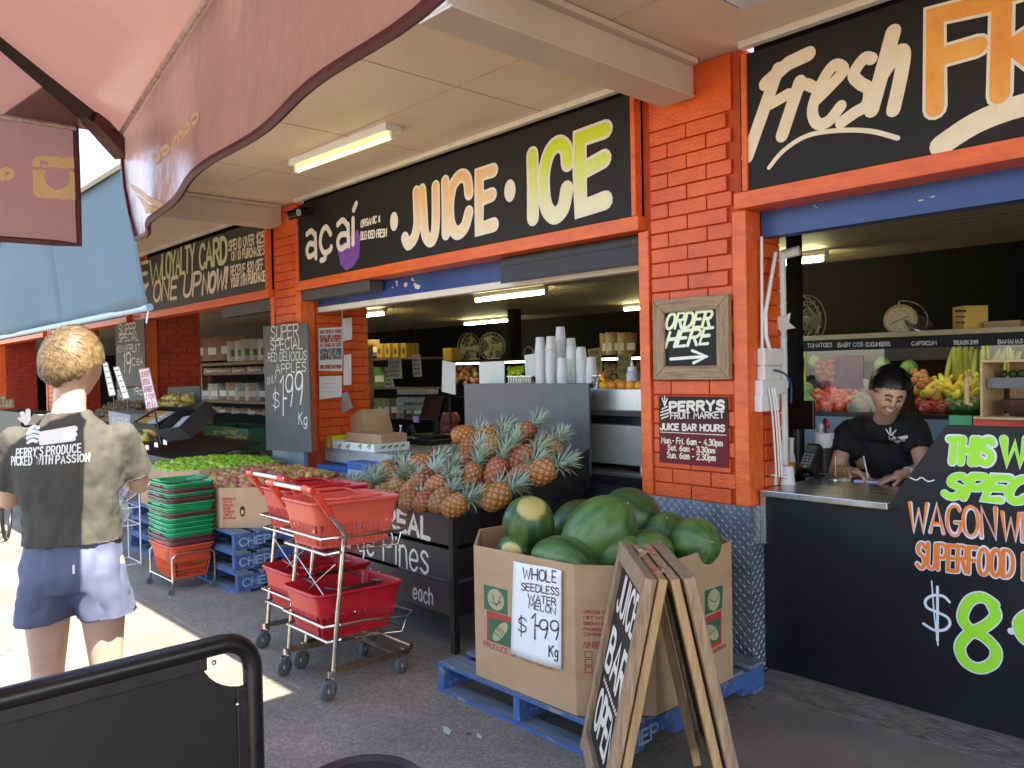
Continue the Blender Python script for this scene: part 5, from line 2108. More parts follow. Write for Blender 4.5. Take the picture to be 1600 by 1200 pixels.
# ================================================================ umbrella and drop awnings
m_can = cloth_trans('maroon_canopy', (.3, .14, .125), (.125, .066, .058), .5, rough=.25, coat=1, bs=7, bstr=.6)
m_val_sunlit = cloth_trans('valance_sunlit', (.74, .47, .42), (.6, .38, .33), .5, rough=.2, coat=1, bs=9, bstr=.8)  # canopy fabric with its sunlit sheen put into a paler colour
m_val_dim = cloth_trans('valance_dim', (.5, .29, .27), (.3, .17, .155), .5, rough=.25, coat=.8, bs=9, bstr=.6)  # same fabric, colour lowered for the dimmer light on the left valance
m_tape = M('seam_tape', (.5, .42, .36), .5, vs=30, c2=(.25, .15, .12))
m_pipe = M('maroon_piping', (.07, .008, .015), .5)
m_ptan = cloth_trans('valance_print', (.95, .78, .42), (.55, .42, .17), .4, rough=.4)
A = P(192, 212, z=2.4)
e1, e2 = Vector((.9907, -.136, 0)), Vector((-.136, -.9907, 0))
S = 2.8
ctr = A + (e1 + e2) * S / 2 + Vector((0, 0, .62))
t = thing('parasol', 'maroon market parasol with a printed valance overhead at upper left', 'umbrella', (ctr.x, ctr.y, 0))
cn = [A, A + e1 * S, A + (e1 + e2) * S, A + e2 * S]
for k in range(4):
    a, c = cn[k], cn[(k + 1) % 4]
    b = MB()

    def f(u, v, a=a, c=c):
        p = a.lerp(c, u).lerp(ctr, v)
        p.z += .02 * sin(u * pi) * (1 - v) - .06 * sin(v * pi)
        return p
    b.grid(f, 14, 12)
    b.build('canopy_panel', m_can, t, smooth=80)
    b = MB()
    inn = (a - ctr).normalized()
    b.beam(a + Vector((0, 0, -.035)), ctr + Vector((0, 0, -.05)), .028, .04)
    b.build('rib', M('rib_black', (.012, .01, .01), .4), t)
    vb = MB()
    n = (a - c).normalized().cross(Vector((0, 0, 1)))
    hgt = .36
    u0 = .035 if k == 3 else 0
    u1 = .952 if k == 3 else 1

    def g2(u, v, a=a, c=c, n=n, k=k):
        w = u0 + (u1 - u0) * u
        p = a.lerp(c, w)
        p.z += .02 * sin(w * pi)
        fl = v * (-.015 + .01 * sin(w * 29 + k) + .012 * sin(w * 11 + 1.3 + k))
        p = p + Vector((0, 0, -hgt * v - .006 * v * sin(w * 9))) + n * fl
        if k == 0 and w < .2:
            p = p + e1 * (.2 * v ** 1.6 - .03 * sin(v * 3.14)) * (1 - w / .2)
        return p
    vb.grid(g2, 44, 8)
    vo = vb.build('valance', m_val_dim if k == 3 else m_val_sunlit, t, smooth=80)
    b = MB()
    b.tube([g2(q / 44, 0) + Vector((0, 0, -.004)) - n * .012 for q in range(45)], .008, 6)
    b.build('seam_tape', m_tape, vo, smooth=50)
    b = MB()
    edge = [g2(q / 44, 1) for q in range(45)]
    edge = [g2(0, q / 4) for q in range(4)] + edge + [g2(1, 1 - q / 4) for q in range(1, 5)]
    b.tube(edge, .009, 6)
    b.build('piping', m_pipe, vo, smooth=50)
    if k in (0, 3):
        tr_ = BVHTree.FromPolygons(vb.v, vb.f)
        L = MB()
        pl = (a, n)
        if k == 3:
            def emblem(px, py):
                x, y = px - 89, py - 279 - (px - 89) * .06
                ax_, ay_ = abs(x), abs(y)
                if ax_ > 38 or ay_ > 33 or (ax_ > 26 and ay_ > 21 and (ax_ - 26) ** 2 + (ay_ - 21) ** 2 > 144):
                    return False
                if -16 < y < -11:
                    return False
                if -26 < y < -19 and -27 < x < -15:
                    return False
                return x * x + (y + 1) ** 2 > 380 or y < -14
            raster(L, emblem, (48, 240, 130, 320), 1.4, lambda a_, b_: PP(a_, b_, *pl), n, 0)
            put(L, 'a', (20, 278), (3, 280), (20, 258), pl, n, .013)
        else:
            put(L, 'com.au', (330, 190), (252, 255), (322, 172), pl, n, .011, jit=.1)
            def cup_(px, py):
                u, v = ((px - 201) * .84 + (287 - py) * .54) / 62, ((px - 201) * -.45 + (py - 287) * .9) / 42
                if 0 < u < 1 and 0 < v < 1:
                    return not (.18 < v < .26 or (.4 < v < .75 and .3 < u < .8 and int(px * .35 + py * .7) % 3 == 0))
                return .86 < u < 1.04 and -.9 < v < .1 and abs(u - .95 + .1 * v) < .035
            raster(L, cup_, (195, 215, 275, 335), 1.6, lambda a_, b_: PP(a_, b_, *pl), n, 0)
        for i, v in enumerate(L.v):
            h = tr_.find_nearest(v)
            if h[0]:
                dv = EYE - h[0]
                nn = h[1] if h[1].dot(dv) > 0 else -h[1]
                L.v[i] = h[0] + nn * (.002 + (i % 11) * .00004)
        L.build('print', m_ptan, vo)
b = MB()
b.tube([(ctr.x, ctr.y, 0), (ctr.x, ctr.y, ctr.z + .05)], .024, 12)
b.build('pole', MATS['rib_black'], t, smooth=40)
b = MB()
b.box((ctr.x - .35, ctr.y - .35, 0), (ctr.x + .35, ctr.y + .35, .06))
b.build('base', MATS['rib_black'], t, bevel=.01)
b = MB()   # corner fitting
b.beam(A + Vector((0, 0, -.03)) + (ctr - A).normalized() * .16, A + Vector((0, 0, -.055)), .045, .05)
b.prism([A + Vector((0, 0, -.005)), A + e2 * .34 + Vector((0, 0, .035)), A + (e1 + e2) * .22 + Vector((0, 0, .08))], (0, 0, -.004))
b.build('corner_pocket', m_pipe, t)

m_awn = cloth_trans('blue_awning', (.17, .25, .32), (.19, .28, .36), .4, rough=.7, bs=3, bstr=.2)
for x0, x1, lab in ((-8.66, -6.27, 'blue drop awning hanging from the canopy edge, the nearer one'), (-15.5, -8.645, 'blue drop awning behind the head of the man in the grey shirt')):
    t = thing('drop_awning', lab, 'awning', ((x0 + x1) / 2, 2.0, 2.1))
    b = MB()
    b.grid(lambda u, v: Vector((x0 + (x1 - x0) * u, 2.0 + .12 * v + .02 * sin((x0 + (x1 - x0) * u) * 3.1) * v + .02 * sin(v * 3 + (x0 + (x1 - x0) * u) * 1.5), 3.22 - 1.06 * v)), 24, 12)
    ob = b.build('fabric', m_awn, t, smooth=80)
    ob.modifiers.new('thick', 'SOLIDIFY').thickness = .002
    b = MB()
    b.tube([(x0, 2.12, 2.15), (x1, 2.12, 2.15)], .028, 10)
    b.build('bottom_bar', M('awning_bar', (.3, .42, .6), .35), t, smooth=40)
    for x in (x0 + .02, x1 - .02):
        b = MB()
        b.tube([(x, 2.12, 2.15), (x, 2.1, 2.03)], .006, 6)
        b.build('tie_cord', m_plast_wht, t)


# ================================================================ right-hand counter
cp = dict(y=3.8)
ct = thing('juice_counter', 'black painted counter front lettered with the weekly special and topped with steel', 'counter', (-1.2, 3.9, .05))
poly = [P(a, b, **cp) for a, b in ((1194, 776), (1383, 790), (1478, 664), (1602, 661))]
pts = [Vector((-2.195, 3.8, .05)), Vector((-2.195, 3.8, .95)), Vector((poly[1].x, 3.8, .95)), poly[2], Vector((2.5, 3.8, poly[3].z)), Vector((2.5, 3.8, .05))]
b = MB()
b.prism(pts, (0, .02, 0))
b.build('front_board', M('counter_black', (.01, .011, .014), .45, vs=2, c2=(.007, .0075, .0095), spec=.35, detail=7, chips=((.05, .05, .055), 9, .72)), ct, bevel=.002)
b = MB()
b.box((-2.19, 3.75, .95), (poly[1].x + .03, 4.56, .983))
b.box((poly[1].x + .03, 3.83, .95), (-1.1, 4.56, .983))
b.build('steel_top', m_steel, ct, bevel=.004)
b = MB()
b.box((-2.2, 3.77, .7), (-2.17, 3.8, .95))
b.build('bracket', m_steel, ct, bevel=.003)
b = MB()
b.box((-1.2, 3.83, .05), (2.5, 4.4, .94))
b.box((-2.19, 4.5, .05), (-1.2, 4.54, .94))
b.build('cabinet', m_plast_blk, ct)
m_lw = M('sign_white', (.72, .74, .8), .55, var=.03)
m_orl = M('orange_lettering', (.85, .2, .02), .5, var=.04)
WAG = [([(1424, 787), (1438, 834)], 0), ]
texts = [('THIS', (1480, 722), (1548, 724), (1482, 686), .028, .06), ('WEEK', (1566, 724), (1700, 727), (1566, 686), .03, .06),
         ('SPECIAL', (1474, 775), (1690, 790), (1474, 742), .028, .3)]
for lw, mt, of in ((.012, m_lw, .001), (0, m_lime, .0024)):
    L = MB()
    for s_, a, c, d, w, sl in texts:
        put(L, s_, a, c, d, cp, NYv, w + lw, slant=sl, jit=.1, off=of)
    stroke(L, [(1553, 944), (1534, 933), (1514, 940), (1504, 965), (1518, 985), (1538, 995), (1556, 1015), (1552, 1035), (1530, 1044), (1508, 1033), (1500, 1010), (1515, 990), (1540, 978), (1556, 962), (1550, 945)], cp, NYv, .04 + lw, off=of)
    stroke(L, [(1640, 970), (1610, 960), (1592, 975), (1604, 1000), (1640, 1000), (1646, 970), (1630, 1060)], cp, NYv, .04 + lw, off=of)
    L.build('lettering', mt, ct)
for lw, mt, of in ((.006, m_lw, .001), (0, grad_mat('wagon_paint', (.85, .2, .02), (.72, .74, .8), .69, .86), .0024)):
    L = MB()
    put(L, 'WAGON', (1422, 830), (1556, 841), (1422, 786), cp, NYv, .013 + lw, slant=0, jit=.3, gap=1.5, off=of)
    put(L, 'WHEEL', (1566, 842), (1690, 854), (1566, 800), cp, NYv, .013 + lw, slant=0, jit=.3, off=of)
    L.build('lettering', mt, ct)
for lw, mt, of in ((.009, m_lw, .001), (0, m_orl, .0024)):
    L = MB()
    put(L, 'SUPERFOOD', (1434, 886), (1582, 902), (1434, 848), cp, NYv, .016 + lw, slant=.04, jit=.2, off=of)
    put(L, 'BOWL', (1600, 904), (1690, 914), (1600, 866), cp, NYv, .016 + lw, jit=.2, off=of)
    L.build('lettering', mt, ct)
L = MB()
put(L, '$', (1444, 990), (1486, 994), (1444, 922), cp, NYv, .011, jit=.1)
stroke(L, [(1456, 908), (1460, 960), (1466, 1008)], cp, NYv, .006)
stroke(L, [(1422, 746), (1432, 750), (1440, 746), (1450, 752), (1460, 750)], cp, NYv, .005)
stroke(L, [(1580, 986), (1581, 986)], cp, NYv, .028, smooth=False)
L.build('lettering', m_lw, ct)

BT = .983


def bench(px, py):
    return P(px, py, z=BT)


# conduits, sockets and hanging star on the side of the right pier
t = thing('drain_pipe', 'white plastic pipe with an elbow running down beside the right pier', 'pipe', (-2.17, 4.09, 1))
p = P(1221, 500, y=4.08)
b = MB()
b.tube([(p.x, 4.08, .99), (p.x, 4.08, 2.2), (p.x + .012, 4.08, 2.225), (p.x + .1, 4.1, 2.24)], .027, 12)
b.build('pipe', m_plast_wht, t, smooth=50)
for z in (1.5, 2.2):
    b = MB()
    b.tube([(p.x, 4.08, z), (p.x, 4.08, z + .04)], .033, 12)
    b.build('collar', m_plast_wht, t, smooth=50)
t = thing('conduit', 'thin grey conduit with a flexible loop on the pier beside the pipe', 'conduit', (-2.19, 3.87, 1.3))
b = MB()
b.tube([P(1190, 370, x=-2.185), P(1191, 600, x=-2.185)], .008, 8)
b.tube([P(x, y, x=-2.17) for x, y in ((1212, 395), (1204, 440), (1196, 490), (1197, 525), (1203, 548))], .011, 8)
b.build('tube', m_plast_wht, t, smooth=50)
t = thing('socket_cluster', 'cluster of white power sockets with cables beside the counter screen', 'socket', P(1195, 600, x=-2.2))
for c in (((1188, 544), (1219, 571)), ((1188, 572), (1214, 593)), ((1184, 594), (1222, 616)), ((1183, 617), (1212, 641))):
    a, d = P(c[0][0], c[0][1], x=-2.19), P(c[1][0], c[1][1], x=-2.19)
    b = MB()
    b.box((-2.21, a.y, d.z), (-2.165, d.y, a.z))
    b.build('socket', m_plast_wht, t, bevel=.006)
b = MB()
for k, x in enumerate((1198, 1203, 1207)):
    b.tube(smooth_pts([tuple(P(u, v, x=-2.15 + .01 * k)) for u, v in ((x + 3, 606), (x + 8, 640), (x + 12, 690), (x + 15, 745))], 4), .005, 6)
b.build('cable', m_plast_wht, t, smooth=50)
b = MB()
b.tube(smooth_pts([tuple(P(u, v, x=-2.15)) for u, v in ((1210, 578), (1226, 584), (1236, 600), (1236, 630))], 5), .005, 6)
b.build('cable', m_blue, t, smooth=50)
t = P(1222, 507, y=4.0)
b = MB()
b.prism([t + Vector((.075 * (1 if k % 2 else .45) * cos(pi / 2 + k * pi / 5), 0, .075 * (1 if k % 2 else .45) * sin(pi / 2 + k * pi / 5))) for k in range(10)], (0, .02, 0))
tag(b.build('star_ornament', m_plast_wht, bevel=.005), 'white star ornament hanging beside the white pipe', 'ornament')

# things standing on the steel top
cup_prof = [(.041, 0), (.043, .003), (.0405, .006), (.039, .012), (.031, .098), (.029, .1), (0, .099)]
t = thing('counter_screen', 'black touch screen on a stand at the left end of the steel counter', 'screen', bench(1243, 738))
o = bench(1243, 738)
q = P(1243, 648, y=o.y)
b = MB()
b.obox(q, (.11, .02, 0), (0, .012, 0), (0, .0, .085))
b.build('screen', M('screen_black', (.006, .006, .007), .18), t, bevel=.005)
b = MB()
b.tube([q + Vector((0, .02, -.03)), (o.x, o.y + .03, BT + .06), (o.x, o.y + .02, BT)], .025, 10)
b.box((o.x - .09, o.y - .08, BT), (o.x + .09, o.y + .1, BT + .02))
b.build('stand', m_plast_blk, t, smooth=40)
o = bench(1268, 745)
t = thing('card_terminal', 'black card payment terminal tilted on its stand beside the screen', 'terminal', o)
b = MB()
up = Vector((.1, .5, .85)).normalized()
c = o + Vector((0, -.01, .11))
sx = Vector((.97, -.2, 0)).normalized()
nn = sx.cross(up)
b.obox(c, sx * .042, nn * .018, up * .085)
b.tube([o + Vector((0, .02, .06)), o + Vector((0, .03, 0))], .03, 10)
b.box((o.x - .05, o.y - .03, BT), (o.x + .05, o.y + .07, BT + .012))
b.build('case', m_plast_blk, t, bevel=.006)
b = MB()
b.obox(c + nn * .0185 + up * .048, sx * .032, nn * .001, up * .022)
b.build('display', M('lcd', (.12, .15, .17), .2), t)
for r in range(5):
    for k in range(3):
        b = MB()
        b.obox(c + nn * .0195 + up * (.012 - r * .019) + sx * (-.024 + .024 * k), sx * .009, nn * .0015, up * .0065)
        b.build('key', M('key_grey', (.3, .32, .34), .5) if r < 4 else (m_sleeve, m_yellow, m_grnp)[k], t)
for lab, c, n in (('short stack of white cups with a handwritten note at the counter end', (1204, 757), 3), ('single white cup with a handwritten note and a bottle standing behind it', (1231, 757), 1)):
    o = bench(*c)
    t = thing('paper_cup', lab, 'cup', o)
    for k in range(n):
        b = MB()
        b.lathe([(r * .95, h) for r, h in cup_prof], o + Vector((0, 0, .011 * k)), seg=20)
        b.build('cup', m_plast_wht, t, smooth=50)
    L = MB()
    for k in range(2):
        st_2 = [(o + Vector((-.02 + .008 * i, -.0385 + .004 * k + abs(i - 2.5) * .0015, .035 + .012 * k * 1.5 + rnd.uniform(-.004, .004)))) for i in range(6)]
        L.ribbon(st_2, .002, NYv, .0)
    L.build('handwriting', m_ink, t)
o = bench(1233, 742)
t = thing('sauce_bottle', 'white bottle with an orange label standing behind the cups', 'bottle', o)
b = MB()
b.lathe([(.022, 0), (.024, .01), (.022, .1), (.014, .13), (.013, .2), (.017, .2), (.017, .215), (0, .215)], o + Vector((0, .03, 0)), seg=16)
b.build('body', m_plast_wht, t, smooth=50)
b = MB()
b.lathe([(.0245, .04), (.0245, .075)], o + Vector((0, .03, 0)), seg=16)
b.build('label', m_orng, t)
o = bench(1288, 738)
t = thing('utensil_tub', 'dark tub holding utensils with blue and red handles', 'tub', o)
b = MB()
b.lathe([(.05, 0), (.055, .21), (.056, .212), (.05, .205), (.046, .02), (0, .02)], o, seg=20)
b.build('tub', M('tub_dark', (.06, .055, .055), .35, .6), t, smooth=40)
b = MB()
b.lathe([(.056, .15), (.058, .235), (.052, .235)], o, seg=20)
b.build('rim', m_plast_wht, t, smooth=40)
for k, (dx, dy, mt) in enumerate(((-.02, 0, m_plast_wht), (.02, .01, m_blue), (.03, -.01, m_sleeve), (0, .02, m_plast_blk))):
    b = MB()
    b.tube([o + Vector((dx * .3, dy, .05)), o + Vector((dx, dy, .26 + .01 * k))], .006, 6)
    b.ball(o + Vector((dx, dy, .27 + .01 * k)), (.016, .01, .022), 10, 8)
    b.build('utensil', mt, t, smooth=60)
o = bench(1306, 750)
t = thing('docket_spike', 'steel docket spike with a round base on the counter', 'spike', o)
b = MB()
b.lathe([(.04, 0), (.038, .008), (.01, .012), (.002, .016), (.0015, .13), (0, .135)], o, seg=18)
b.build('spike', m_steel, t, smooth=50)
o = bench(1320, 752)
t = thing('tape_roll', 'roll of clear tape lying beside the docket spike', 'tape', o)
b = MB()
b.lathe([(.032, 0), (.036, .002), (.036, .018), (.032, .02), (.024, .02), (.024, 0)], o, seg=20)
b.build('tape', M('tape', (.5, .4, .25), .25), t, smooth=40)
o = bench(1358, 752)
t = thing('order_pad', 'small blue-lined order pad under the pen of the man', 'notepad', o)
b = MB()
mz = Matrix.Rotation(.25, 3, 'Z')
b.box((o.x - .07, o.y - .05, BT), (o.x + .07, o.y + .05, BT + .008), mz)
b.build('pages', M('pad_paper', (.5, .56, .8), .6, var=.04), t, bevel=.001)
b = MB()
for k in range(5):
    b.box((o.x - .06, o.y - .035 + .016 * k, BT + .0083), (o.x + .06, o.y - .034 + .016 * k, BT + .0087), mz, (o.x, o.y, 0))
b.build('ruling', m_blue, t)

# ---------------------------------------------------------------- refrigerated fruit case behind the counter
cx0, cx1, cy = -3.4, 1.2, 5.5
t = thing('fruit_case', 'long dark refrigerated case of fruit behind the writing man', 'display case', (-1, 5.6, .02))
zt = P(1400, 527, y=cy).z
zb = P(1400, 645, y=cy).z
b = MB()
b.box((cx0, cy, .02), (cx1, cy + .9, zb - .2))
b.box((cx0, cy + .85, zb - .2), (cx1, cy + .9, zt))
b.build('cabinet', m_plast_blk, t)
b = MB()
b.box((cx0, cy - .02, zt), (cx1, cy + .9, zt + .03))
b.build('top', m_black, t)
b = MB()
b.box((cx0, cy - .035, zt + .0), (cx1, cy - .02, zt + .035))
b.build('top_rail', M('cream_rail', (.45, .36, .2), .45), t, bevel=.004)
b = MB()
b.box((cx0, cy - .01, zt - .075), (cx1, cy + .02, zt))
b.build('price_rail', m_board, t)
b = MB()
b.box((cx0, cy - .02, zb - .035), (cx1, cy + .02, zb - .005))
b.build('lower_rail', m_plast_blk, t)
b = MB()
b.box((cx0, cy - .012, .1), (cx1, cy - .001, zb - .035))
b.build('kick_panel', M('pale_blue_panel', (.3, .42, .48), .45, vs=2), t)
b = MB()
b.add([(cx0, cy + .1, zb - .1), (cx1, cy + .1, zb - .1), (cx1, cy + .85, zb + .35), (cx0, cy + .85, zb + .35)], [(0, 1, 2, 3)])
b.build('shelf', m_black, t)
b = MB()
b.box((cx0, cy + .3, zt - .02), (cx1, cy + .34, zt - .003))
b.build('case_light', emit('case_light', (1, .93, .75), 2.2), t)
b = MB()
b.add([(cx0, cy, zb), (cx1, cy, zb), (cx1, cy, zt - .075), (cx0, cy, zt - .075)], [(0, 1, 2, 3)])
b.build('pane', glass('case_glass', refl=.06), t)
L = MB()
CR = dict(y=cy - .01)
for s_, x in (('TOMATOES', 1262), ('BABY COS', 1310), ('CUCUMBERS', 1353), ('CAPSICUM', 1425), ('SQUASH 3.99', 1490), ('BANANAS', 1560)):
    put(L, s_, (x, 543 - (x - 1262) * .02), (x + 38, 542 - (x - 1262) * .02), (x, 537 - (x - 1262) * .02), CR, NYv, .005, jit=.5)
L.build('lettering', m_chalk, t)
b = MB()
a = P(1252, 580, y=cy - .004)
b.box((a.x - .05, cy - .006, a.z - .14), (a.x + .035, cy - .003, a.z + .14))
b.build('price_card', M('neon_card', (.7, .75, .06), .5), t)
L = MB()
put(L, '49', (1242, 590), (1256, 588), (1242, 560), dict(y=cy - .006), NYv, .012)
L.build('lettering', m_ink, t)
b = MB()
a = P(1335, 585, y=cy - .004)
b.box((a.x - .13, cy - .006, a.z - .1), (a.x + .06, cy - .003, a.z + .13))
b.build('price_card', M('pink_reflection', (.55, .36, .34), .5), t)  # pink panel on the pane, a reflection put in as colour

tom = fruit('tomato', 'orange-red tomato heaped in the case left of the writing man', 'tomato', 'tomatoes in the fruit case', m_tom, .037)


def scatter(proto, px0, px1, py0, py1, n, y0=5.68, y1=6.0, tilt=1.3, shape=None):
    pts = []
    tries = 0
    while len(pts) < n and tries < n * 30:
        tries += 1
        f = rnd.random()
        x, y = rnd.uniform(px0, px1), py1 + (py0 - py1) * f
        if shape and not shape((x - px0) / (px1 - px0), f):
            continue
        p = P(x, y, y=y0 + (y1 - y0) * f)
        if all((p - q).length > .048 for q in pts):
            pts.append(p)
    heap(proto, pts, .04, tilt)


scatter(tom, 1256, 1345, 598, 640, 75, shape=lambda u, f: f < .55 + .45 * u)
rc = fruit('red_capsicum', 'dark red capsicum at the front of the case right of the man', 'capsicum', 'red capsicums in the fruit case', M('red_cap', (.42, .02, .015), .22, rvar=.3), .042, prof=[(0, -.8), (.5, -1), (.9, -.7), (1, 0), (.95, .6), (.6, .95), (.2, .8), (0, .7)])
scatter(rc, 1438, 1486, 614, 642, 20)
gc = fruit('green_capsicum', 'green capsicum at the front of the case near the wooden crate', 'capsicum', 'green capsicums in the fruit case', M('green_cap', (.05, .17, .02), .25, rvar=.4), .042, prof=[(0, -.8), (.5, -1), (.9, -.7), (1, 0), (.95, .6), (.6, .95), (.2, .8), (0, .7)])
scatter(gc, 1484, 1526, 612, 640, 20)
sq = fruit('yellow_squash', 'yellow squash piled behind the capsicums', 'squash', 'yellow squash in the fruit case', m_lemon, .027, prof=[(0, -1.9), (.5, -1.8), (.95, -1.1), (1, -.3), (.8, .7), (.5, 1.5), (.3, 1.9), (0, 1.9)])
scatter(sq, 1434, 1526, 578, 618, 64, 5.8, 6.1, shape=lambda u, f: f < .5 + .5 * u)
dr = fruit('red_onion', 'dark red onion stacked high at the left end of the case', 'onion', 'red onions in the fruit case', M('onion_skin', (.25, .03, .04), .35, rvar=.3), .04)
scatter(dr, 1280, 1300, 565, 600, 14, 5.9, 6.1)
cb_ = fruit('cabbage', 'purple and green cabbage beside the tomatoes', 'cabbage', 'cabbages in the fruit case', M('cabbage', (.35, .2, .35), .5, vs=25, c2=(.25, .38, .15), detail=2), .075, stem=False)
heap(cb_, [P(1346, 628, y=5.7), P(1357, 634, y=5.68), P(1340, 640, y=5.6), P(1348, 608, y=5.9)], .07)
bn = MB()
for k in range(7):
    a0 = k * .22
    pts = [(.02 * k - .06 + .01 * i, .015 * (k % 2), -.16 + .05 * i) for i in range(6)]
    bn.tube(pts, [.008, .016, .019, .019, .016, .006], 8)
o = bn.build('banana_bunch', M('banana', (.4, .4, .05), .45, vs=6, c2=(.22, .3, .04)), smooth=60)
tag(o, 'yellow-green bananas at the top right of the fruit case', 'bananas', 'banana bunches in the fruit case')
heap(o, [P(x, 562 + (k % 2) * 4, y=6.05) for k, x in enumerate((1490, 1502, 1514, 1526, 1538, 1560, 1580))], .05, .2)
gg = fruit('ginger_root', 'knobbly orange-brown ginger beside the squash', 'ginger', 'ginger pieces in the fruit case', M('ginger', (.5, .22, .08), .6, rvar=.3), .03, stem=False)
scatter(gg, 1428, 1446, 580, 606, 12, 5.85, 6.0)
gl = fruit('lettuce', 'frilly green lettuce at the left end of the case', 'lettuce', 'lettuces in the fruit case', M('lettuce', (.1, .28, .04), .5, vs=30, c2=(.2, .38, .08)), .06, stem=False)
heap(gl, [P(1260, 610, y=5.75), P(1262, 632, y=5.65), P(1256, 622, y=5.7), P(1275, 565, y=6.1), P(1378, 570, y=6.1), P(1420, 575, y=6.1)], .06)

# things on top of the case
zt2 = zt + .03
a = P(1406, 520, z=zt2)
a = Vector((a.x, 5.6, zt2)) if abs(a.y - 5.6) > .3 else a
a = P(1406, 519, y=5.62)
t = thing('hanging_scale', 'old cream dial scale lying on top of the fruit case', 'scale', a)
c = P(1407, 500, y=5.62)
ax = (EYE - c + Vector((-.9, 0, .5))).normalized()
b = MB()
b.lathe([(0, -.06), (.085, -.06), (.105, -.04), (.105, .01), (.09, .025), (.082, .018), (0, .018)], c, ax, 28)
b.build('body', M('scale_cream', (.55, .42, .2), .4, vs=8), t, smooth=40)
b = MB()
b.lathe([(.081, .019), (0, .0195)], c, ax, 28)
b.build('dial', M('scale_dial', (.5, .4, .22), .5), t)
L = MB()
qx = ax.to_track_quat('Z', 'Y')
for k in range(12):
    d = qx @ Vector((cos(k * pi / 6), sin(k * pi / 6), 0))
    L.ribbon([c + d * .058, c + d * .07], .004, ax, .0205)
L.ribbon([c - (qx @ Vector((.05, .02, 0))), c + (qx @ Vector((.055, .02, 0)))], .006, ax, .0212)
L.build('pointer', m_ink, t)
b = MB()
b.tube(smooth_pts([tuple(c + Vector(v)) for v in ((-.02, .02, .1), (0, .02, .13), (.1, .03, .1), (.16, .03, .02), (.15, .03, -.06), (.1, .03, -.09))], 4), .004, 6)
b.lathe([(.09, -.01), (.1, .0), (.09, .01)], c + Vector((.1, .05, -.03)), (.5, -.3, .6), 20)
b.build('hook_and_pan', m_steel, t, smooth=40)
q0, q1 = P(1489, 518, y=5.6), P(1540, 478, y=5.6)
t = thing('yellow_box', 'yellow printed carton standing on the fruit case', 'box', (q0.x, 5.6, q0.z))
mz = Matrix.Rotation(.75, 3, 'Z')
b = MB()
h = (q1.z - q0.z)
w = (q1.x - q0.x)
b.box((q0.x + w * .1, 5.55, zt2), (q1.x - w * .12, 5.55 + w * .78, zt2 + h), mz)
b.build('box', M('box_yellow', (.55, .36, .03), .5, vs=9, c2=(.45, .27, .02)), t, bevel=.003)
L = MB()
for k in range(3):
    stroke(L, [(1494, 486 + k * 9), (1508, 486 + k * 9)], dict(y=5.5), NYv, .008 if k else .016)
L.build('print', m_ink, t)
b = MB()
q0 = P(1541, 517, y=5.6)
b.box((q0.x, 5.55, zt2), (q0.x + .2, 5.7, zt2 + .045))
tag(b.build('timber_offcut', m_crate, bevel=.003), 'flat timber piece beside the yellow carton', 'timber')

# timber crate on its side with a bowl
q0, q1 = P(1520, 655, y=4.3), P(1545, 562, y=4.3)
t = thing('timber_crate', 'pale timber crate on its side at the right end of the counter', 'crate', (q0.x, 4.3, q0.z))
b = MB()
x1 = q0.x + .62
zl, zh = q0.z, q1.z
b.box((q1.x - .04, 4.3, zh - .014), (x1, 4.62, zh))
b.box((q0.x + .0, 4.3, zl), (x1, 4.62, zl + .014))
b.box((x1 - .014, 4.3, zl), (x1, 4.62, zh))
b.box((q1.x - .0, 4.61, zl), (x1, 4.62, zh))
b.build('box', M('crate_pale', (.58, .4, .2), .55, vs=4, c2=(.46, .3, .14), stretch=(2, 9, 9), bump=.1, bs=20), t, bevel=.003)
b = MB()
b.box((q1.x - .04, 4.3, zl + .014), (q1.x - .028, 4.62, zh - .014))
b.build('side', MATS['crate_pale'], t, bevel=.003)
b = MB()
b.tube([(q0.x - .01, 4.33, zl + .07), (q0.x - .035, 4.33, zl + .075), (q0.x - .035, 4.33, zl + .2), (q0.x - .01, 4.33, zl + .205)], .012, 8)
b.build('handle', MATS['crate_pale'], t, smooth=40)
b = MB()
b.box((q1.x - .02, 4.34, zl + .15), (x1 - .02, 4.352, zl + .2))
b.build('divider', M('crate_grey', (.16, .16, .17), .6), t)
b = MB()
b.lathe([(0, .0), (.06, .005), (.1, .04), (.105, .08), (.1, .08), (.09, .05), (0, .02)], (q1.x + .12, 4.42, zl + .015), seg=28)
tag(b.build('wooden_bowl', M('dark_bowl', (.09, .04, .025), .3, vs=8), smooth=50), 'dark wooden bowl lying inside the pale timber crate', 'bowl')
av = fruit('avocado', 'dark green avocado on the upper ledge of the timber crate', 'avocado', 'avocados in the timber crate', M('avo', (.03, .06, .015), .5, bump=.3, bs=200), .02)
heap(av, [Vector((q1.x + .02 + .04 * k, 4.45, zl + .215)) for k in range(6)], .02, .5)
ca = fruit('carrot', 'orange carrot end on the upper ledge of the timber crate', 'carrot', 'carrots in the timber crate', m_orng, .022)
heap(ca, [Vector((q1.x + .27 + .04 * k, 4.45, zl + .215)) for k in range(4)], .02, .5)
q0 = P(1482, 662, y=4.35)
b = MB()
b.box((q0.x, 4.35, .95), (P(1519, 662, y=4.35).x, 4.37, P(1500, 649, y=4.35).z))
tag(b.build('chopping_board', m_grnp, bevel=.004), 'green plastic chopping board upright behind the counter', 'chopping board')
b = MB()
b.box((P(1520, 660, y=4.33).x, 4.33, .95), (P(1600, 660, y=4.33).x, 4.36, P(1540, 655, y=4.33).z))
tag(b.build('red_tray', m_sleeve, bevel=.004), 'red plastic tray edge under the timber crate', 'tray')

